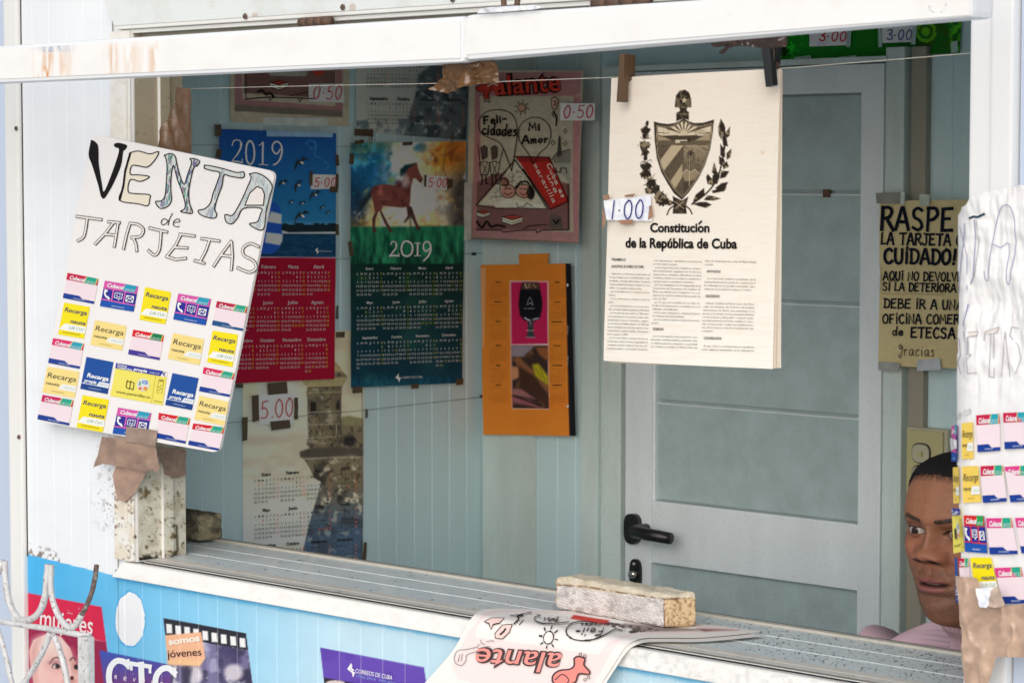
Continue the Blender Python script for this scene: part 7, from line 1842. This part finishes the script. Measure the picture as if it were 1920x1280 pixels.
def face_shape(x, y, z, c):
    w_ = np.clip(c, 0, 1) ** .4
    ax = abs(x); d = np.zeros(len(x)); zo = z; z = zo - DN * np.clip((.53 - zo) / .12, 0, 1) * np.clip((zo - .2) / .06, 0, 1)
    # nose
    ridge = np.interp(z, [.285, .302, .322, .350, .385, .43, .48, .52, .56], [0, .040, .066, .074, .074, .066, .052, .034, .010])
    wid = np.interp(z, [.29, .345, .41, .52], [.060, .050, .034, .030])
    d += ridge * np.exp(-(x / wid) ** 2 / 2)
    d += .034 * G(x, z, 0, .338, .042, .030) + .058 * G(ax, z, .092, .328, .026, .026) + .022 * G(ax, z, .05, .36, .03, .03)
    d -= .040 * G(ax, z, .046, .303, .022, .010); d -= .012 * G(ax, z, .125, .34, .014, .03)
    # sockets, brow, cheeks, jaw
    z = zo
    d -= .040 * G(ax, z, .135, .505, .060, .040) + .018 * G(ax, z, .06, .50, .03, .035)
    d += .016 * G(ax, z, .15, .572, .09, .022) + .006 * G(ax, z, 0, .60, .08, .05)
    d += .034 * G(ax, z, .21, .41, .06, .055); d -= .016 * G(ax, z, .20, .25, .05, .06)
    # mouth
    z = zo - DM
    d += .020 * G(x, z, 0, .20, .12, .06)
    d += .026 * G(ax, z, .035, .221, .055, .014) + .034 * G(x, z, 0, .166, .075, .018)
    d -= .040 * np.exp(-((z - .193 - .06 * ax * ax * 0) / .0065) ** 2 / 2) * np.clip(1 - (ax / .122) ** 4, 0, 1)
    d -= .012 * G(ax, z, .118, .192, .018, .018); d -= .010 * G(x, z, 0, .255, .012, .022); d -= .018 * G(x, z, 0, .118, .09, .018)
    d += .030 * G(x, z, 0, .055, .075, .045); d -= .008 * np.exp(-((ax - (.075 + (.30 - z) * .45)) / .014) ** 2 / 2) * np.clip((z - .2) / .03, 0, 1) * np.clip((.33 - z) / .03, 0, 1)
    z = zo
    y = y + d * w_
    # lids over the eyeballs, open in an almond
    r2 = (ax - EX) ** 2 + (z - EZ) ** 2
    ball = EY + np.sqrt(np.clip(ER ** 2 - r2, 0, None))
    near = (r2 < (ER * .99) ** 2) & (c > 0)
    u = (ax - EX) / .074
    up = .0235 * np.clip(1 - np.sign(u) * abs(u) ** 2.2 * np.sign(u), 0, 1) ** .8; dn = .0165 * np.clip(1 - abs(u) ** 2, 0, 1)
    zc_ = EZ + .004 * u
    op = (c > 0) & (abs(u) < 1) & (z < zc_ + up) & (z > zc_ - dn)
    lid = ball + .0085 + .004 * np.exp(-((z - zc_ - up) / .006) ** 2)
    y = np.where(near, np.maximum(y, lid), y)
    y = np.where(op, EY + .012, y)
    # ears
    ear = G(z, y, .45, -.05, .065, .05); x = x + np.sign(x) * .055 * np.clip(ear * 1.6, 0, 1) ** .7 * (ax > .2)
    return x, y
th = np.linspace(-1, 1, 331)[:-1]; th = math.pi * np.sign(th) * abs(th) ** 1.35
rows = smooth_knots(470)
x, y, z, c = loft(rows, th)
x, y = face_shape(x, y, z, c)
n_ = len(th); m_r = len(rows)
F = [(j * n_ + i, j * n_ + (i + 1) % n_, (j + 1) * n_ + (i + 1) % n_, (j + 1) * n_ + i) for j in range(m_r - 1) for i in range(n_)] + [tuple(range(n_))[::-1], tuple(range((m_r - 1) * n_, m_r * n_))]
Ploc = np.stack([x, y, z], 1)
def skin(x, y, z, c):
    ax = abs(x); q = np.stack([x, z], 1) * 1000
    col = np.repeat(np.array([[150, 102, 76.]]), len(x), 0)
    def mix(a, cc):
        nonlocal col
        a = np.clip(a, 0, 1)[:, None]; col = col * (1 - a) + np.array(cc, float) * a
    mix(.35 * vnoise(q, 120, 3), (164, 108, 80)); mix(.5 * np.clip((vnoise(q, 22, 5) - .5) * 3, 0, 1), (136, 86, 64))
    f = (c > 0) * 1.0
    mix(f * .4 * G(ax, z, .2, .38, .08, .06), (172, 98, 78)); mix(f * .4 * G(x, z, 0, .33, .05, .04), (164, 96, 76))
    mix(f * .45 * G(ax, z, .14, .475, .07, .022), (112, 70, 56)); mix(f * .35 * G(ax, z, .14, .54, .08, .02), (116, 74, 58))  # darker tone below the eyes; upper-lid shading put into the colour
    zo = z; z = zo - DM
    st = np.clip(G(ax, z, .10, .08, .16, .075) * 1.2 + .8 * G(ax, z, .22, .12, .07, .08), 0, 1) * f
    mix(st * (.35 + .35 * (vnoise(q, 4.5, 8, 2) > .5)), (88, 64, 54)); mix(f * .5 * G(ax, z, .06, .258, .07, .018) * (.6 + .6 * (vnoise(q, 6, 9, 2) > .5)), (78, 54, 46))
    lipu = np.clip(1 - abs(z - .214) / .020, 0, 1) * np.clip(1 - (ax / .105) ** 2, 0, 1) * f; lipl = np.clip(1 - abs(z - .168) / .026, 0, 1) * np.clip(1 - (ax / .10) ** 2, 0, 1) * f
    mix(lipu * 3 * .85, (124, 68, 66)); mix(lipl * 3 * .8, (142, 88, 82))
    ml = np.exp(-((z - .193) / .0075) ** 2) * np.clip(1 - (ax / .11) ** 4, 0, 1) * f; mix(ml * 1.3, (40, 20, 20))
    mix(np.exp(-((z - .1965) / .0042) ** 2) * np.clip((.055 - ax) / .01, 0, 1) * f, (205, 190, 176))
    z = zo
    # brows
    bz = .580 + .018 * np.clip((ax - .06) / .1, 0, 1) - .05 * np.clip((ax - .17) / .08, 0, 1) ** 1.5
    b = np.clip(1 - abs(z - bz) / np.interp(ax, [.04, .07, .17, .245], [.010, .022, .019, .004]), 0, 1) * ((ax > .045) & (ax < .245)) * f
    hb_ = vnoise(np.stack([q[:, 0] * 1.6 + q[:, 1] * .5, q[:, 1] * .7 - q[:, 0] * .3], 1), 6, 12, 2); mix(np.clip(b * 2.2 - .55 * hb_, 0, 1) * (.55 + .45 * (hb_ < .55)), (34, 25, 22))
    # lash lines; lid-crease and nostril shade painted into the skin colour
    u = (ax - EX) / .078; up = .0235 * np.clip(1 - abs(u) ** 2.2, 0, 1) ** .8
    mix(np.exp(-((z - EZ - .004 * u - up - .002) / .0055) ** 2) * (abs(u) < 1.05) * f * .95, (24, 16, 16)); dn = .0165 * np.clip(1 - abs(u) ** 2, 0, 1)
    mix(np.exp(-((z - EZ - .004 * u + dn + .001) / .003) ** 2) * (abs(u) < 1) * f * .6, (80, 46, 40))
    mix(np.exp(-((z - EZ - up - .024) / .004) ** 2) * (abs(u) < .95) * f * .45, (92, 56, 44))
    z = zo - DN; mix(f * np.clip(G(ax, z, .048, .304, .021, .011) * 1.8, 0, 1), (34, 18, 16)); mix(f * .35 * G(ax, z, .125, .335, .012, .03), (96, 56, 42)); z = zo
    hx = np.interp(ax, [0, .12, .22, .29, .33], [.835, .825, .79, .70, .56]); mix(f * np.clip((z - hx + .035) / .04, 0, 1) * (vnoise(q, 5, 19, 2) > .42), (40, 32, 30))
    return col
person = thing('person', 'man in a pink turtleneck sweater looking out past the wrapped poster', 'person', ORG)
M['skin'] = attr_mat('skin', .5, .16, .3, 420, grain=.05); M['knit'] = attr_mat('pink_knit', .9, .2, .15, 240, grain=.12); M['hair'] = attr_mat('cropped_hair', .75, .5, .2, 900)
M['eye'] = attr_mat('eye', .12, 0, .5)
SK = .95
body = mesh_obj('body', H2W(Ploc), F, M['skin'], person, np.minimum(lin(skin(x, y, z, c)) * SK, .9), smooth=True)
# hair: a close-cropped cap over the skull
hl = np.where(c > 0, np.interp(abs(x), [0, .12, .22, .29, .33], [.835, .825, .79, .70, .56]), np.interp(-y, [0, .2, .4], [.50, .30, .22]))
off = .012 + .010 * np.clip((z - hl) / .08, 0, 1) * 1 + .004 * (vnoise(np.stack([x + y * .7, z], 1) * 1000, 9, 3, 2) - .5)
nrm = np.stack([x / .34, y / .42, (z - .55) / .5], 1); nrm /= np.linalg.norm(nrm, axis=1)[:, None] + 1e-9
edge = z - hl + .022 * (vnoise(np.stack([x + y, z], 1) * 1000, 14, 5, 2) - .5)
Ph = Ploc + nrm * np.clip(off * np.clip(edge / .03 + .3, 0, 1), -.002, .03)[:, None]
Fh = [f for f in F[:-2] if edge[list(f)].min() > 0] + [F[-2]]
uh = sorted({i for f in Fh for i in f}); ih = {v: i for i, v in enumerate(uh)}
hcols = np.repeat(lin((26, 23, 24))[None], len(uh), 0) * (.8 + .6 * vnoise(np.stack([x, z], 1)[uh] * 1000, 8, 4, 2))[:, None]
mesh_obj('hair', H2W(Ph[uh]), [tuple(ih[i] for i in f) for f in Fh], M['hair'], person, hcols, smooth=True)
for sgn in (-1, 1):
    nu, nv = 64, 48; V = []; cc = []
    gz = np.array([.10, 1, -.02]); gz /= np.linalg.norm(gz)
    for j in range(nv + 1):
        for i in range(nu):
            a_, b_ = 2 * math.pi * i / nu, math.pi * j / nv
            n3 = np.array([math.sin(b_) * math.cos(a_), math.cos(b_), math.sin(b_) * math.sin(a_)])
            V.append((sgn * EX + n3[0] * ER, EY + n3[1] * ER, EZ + n3[2] * ER))
            an = math.degrees(math.acos(np.clip(n3 @ gz, -1, 1)))
            cc.append((14, 10, 10) if an < 11 else ((52, 30, 20) if an < 25 else ((40, 26, 22) if an < 27 else (214, 204, 198))))
    Fe = [(j * nu + i, j * nu + (i + 1) % nu, (j + 1) * nu + (i + 1) % nu, (j + 1) * nu + i) for j in range(nv) for i in range(nu)]
    mesh_obj('eye', H2W(np.array(V)), Fe, M['eye'], person, lin(np.array(cc)) * .62, smooth=True)
# sweater: ribbed collar, shoulders, trunk
SW = np.array([(-.09, .14, .225, .285), (-.10, .20, .265, .32), (-.115, .215, .28, .33), (-.165, .235, .30, .34), (-.178, .24, .33, .345), (-.18, .245, .38, .35), (-.185, .25, .52, .355), (-.215, .27, .70, .36), (-.31, .33, .86, .38), (-.50, .40, .94, .42), (-.8, .46, .92, .45), (-1.3, .45, .82, .42), (-2.0, .44, .78, .40), (-2.3, .43, .76, .40)])
P = np.array(catmull([np.array(k) for k in SW], 10)); d = np.r_[0, np.cumsum(np.hypot(np.diff(P[:, 0]), np.diff(P[:, 2])))]; tt = np.linspace(0, d[-1], 260)
rs_ = np.stack([np.interp(tt, d, P[:, k]) for k in range(4)], 1)
th2 = np.linspace(-math.pi, math.pi, 361)[:-1]
x, y, z, c = loft(rs_, th2, .95)
t2 = np.tile(th2, len(rs_))
z = z - .22 * np.clip(c * .75 + .3, 0, 1) * np.clip((-.085 - z) / .08, 0, 1); z0_ = np.repeat(rs_[:, 0], len(th2))
rib = np.clip((z0_ + .19) / .02, 0, 1) * .011 * np.cos(t2 * 46); fold = .030 * (vnoise(np.stack([t2 * 120, z * 900], 1), 60, 4, 2) - .5) * np.clip((-.2 - z0_) / .05, 0, 1)
k_ = 1 + (rib + fold) / np.maximum(np.hypot(x, y), .1)
x, y = x * k_, y * k_
n2 = len(th2)
F2 = [(j * n2 + i, j * n2 + (i + 1) % n2, (j + 1) * n2 + (i + 1) % n2, (j + 1) * n2 + i) for j in range(len(rs_) - 1) for i in range(n2)] + [tuple(range((len(rs_) - 1) * n2, len(rs_) * n2))]
sc_ = np.repeat(np.array([[226, 190, 200.]]), len(x), 0) * (1 + .08 * (vnoise(np.stack([t2 * 200, z * 800], 1), 16, 6, 3) - .5))[:, None]
sc_ *= (1 - .22 * np.clip(-np.cos(t2 * 46), 0, 1) * np.clip((z0_ + .19) / .02, 0, 1))[:, None]
sw = mesh_obj('sweater', H2W(np.stack([x, y, z], 1)), F2, M['knit'], person, np.minimum(lin(sc_) * 1.0, .9), smooth=True)
M['jeans'] = paint('dark_trousers', (.05, .06, .09), .8, .2, 30)
for sgn in (-1, 1):
    bm = bmesh.new()
    add_tube(bm, [tuple(v) for v in H2W(np.array([(sgn * .80, .0, -.36), (sgn * .93, .0, -.55), (sgn * .98, .02, -.95), (sgn * .97, .08, -1.45), (sgn * .92, .25, -1.95)]))], [.050, .058, .054, .044, .036], 18)
    o = bm_obj('sleeve', bm, paint('pink_sleeve', (.64, .43, .48), .9, .1, 30), person, True)
    bm = bmesh.new(); base = H2W(np.array([(sgn * .40, -.02, -2.15)]))[0]
    add_tube(bm, [tuple(base), (base[0], base[1], base[2] * .5 - .02), (base[0], base[1], -.06)], [.098, .075, .060], 18)
    bm_obj('trouser_leg', bm, M['jeans'], person, True)
    bm = bmesh.new()                                         # hand: palm and five curled digits
    w0, w1 = H2W(np.array([(sgn * .92, .25, -1.95), (sgn * .90, .34, -2.28)]))
    add_tube(bm, [tuple(w0), tuple(w0 * .5 + w1 * .5), tuple(w1)], [.027, .038, .034], 14)
    for k, ln in enumerate((.30, .34, .32, .25)):
        b_ = np.array([sgn * .90 + (k - 1.5) * .075, .34, -2.24])
        add_tube(bm, [tuple(v) for v in H2W(np.array([b_, b_ + (0, .05, -ln * .45), b_ + (0, .0, -ln * .8), b_ + (0, -.07, -ln)]))], [.0095, .009, .0085, .007], 10)
    b_ = np.array([sgn * .76, .34, -2.06]); add_tube(bm, [tuple(v) for v in H2W(np.array([b_, b_ + (-sgn * .09, .06, -.10), b_ + (-sgn * .08, .09, -.24)]))], [.012, .011, .008], 10)
    hand = bm_obj('hand', bm, paint('hand_skin', (.30, .14, .085), .5, .1, 30), person, True)
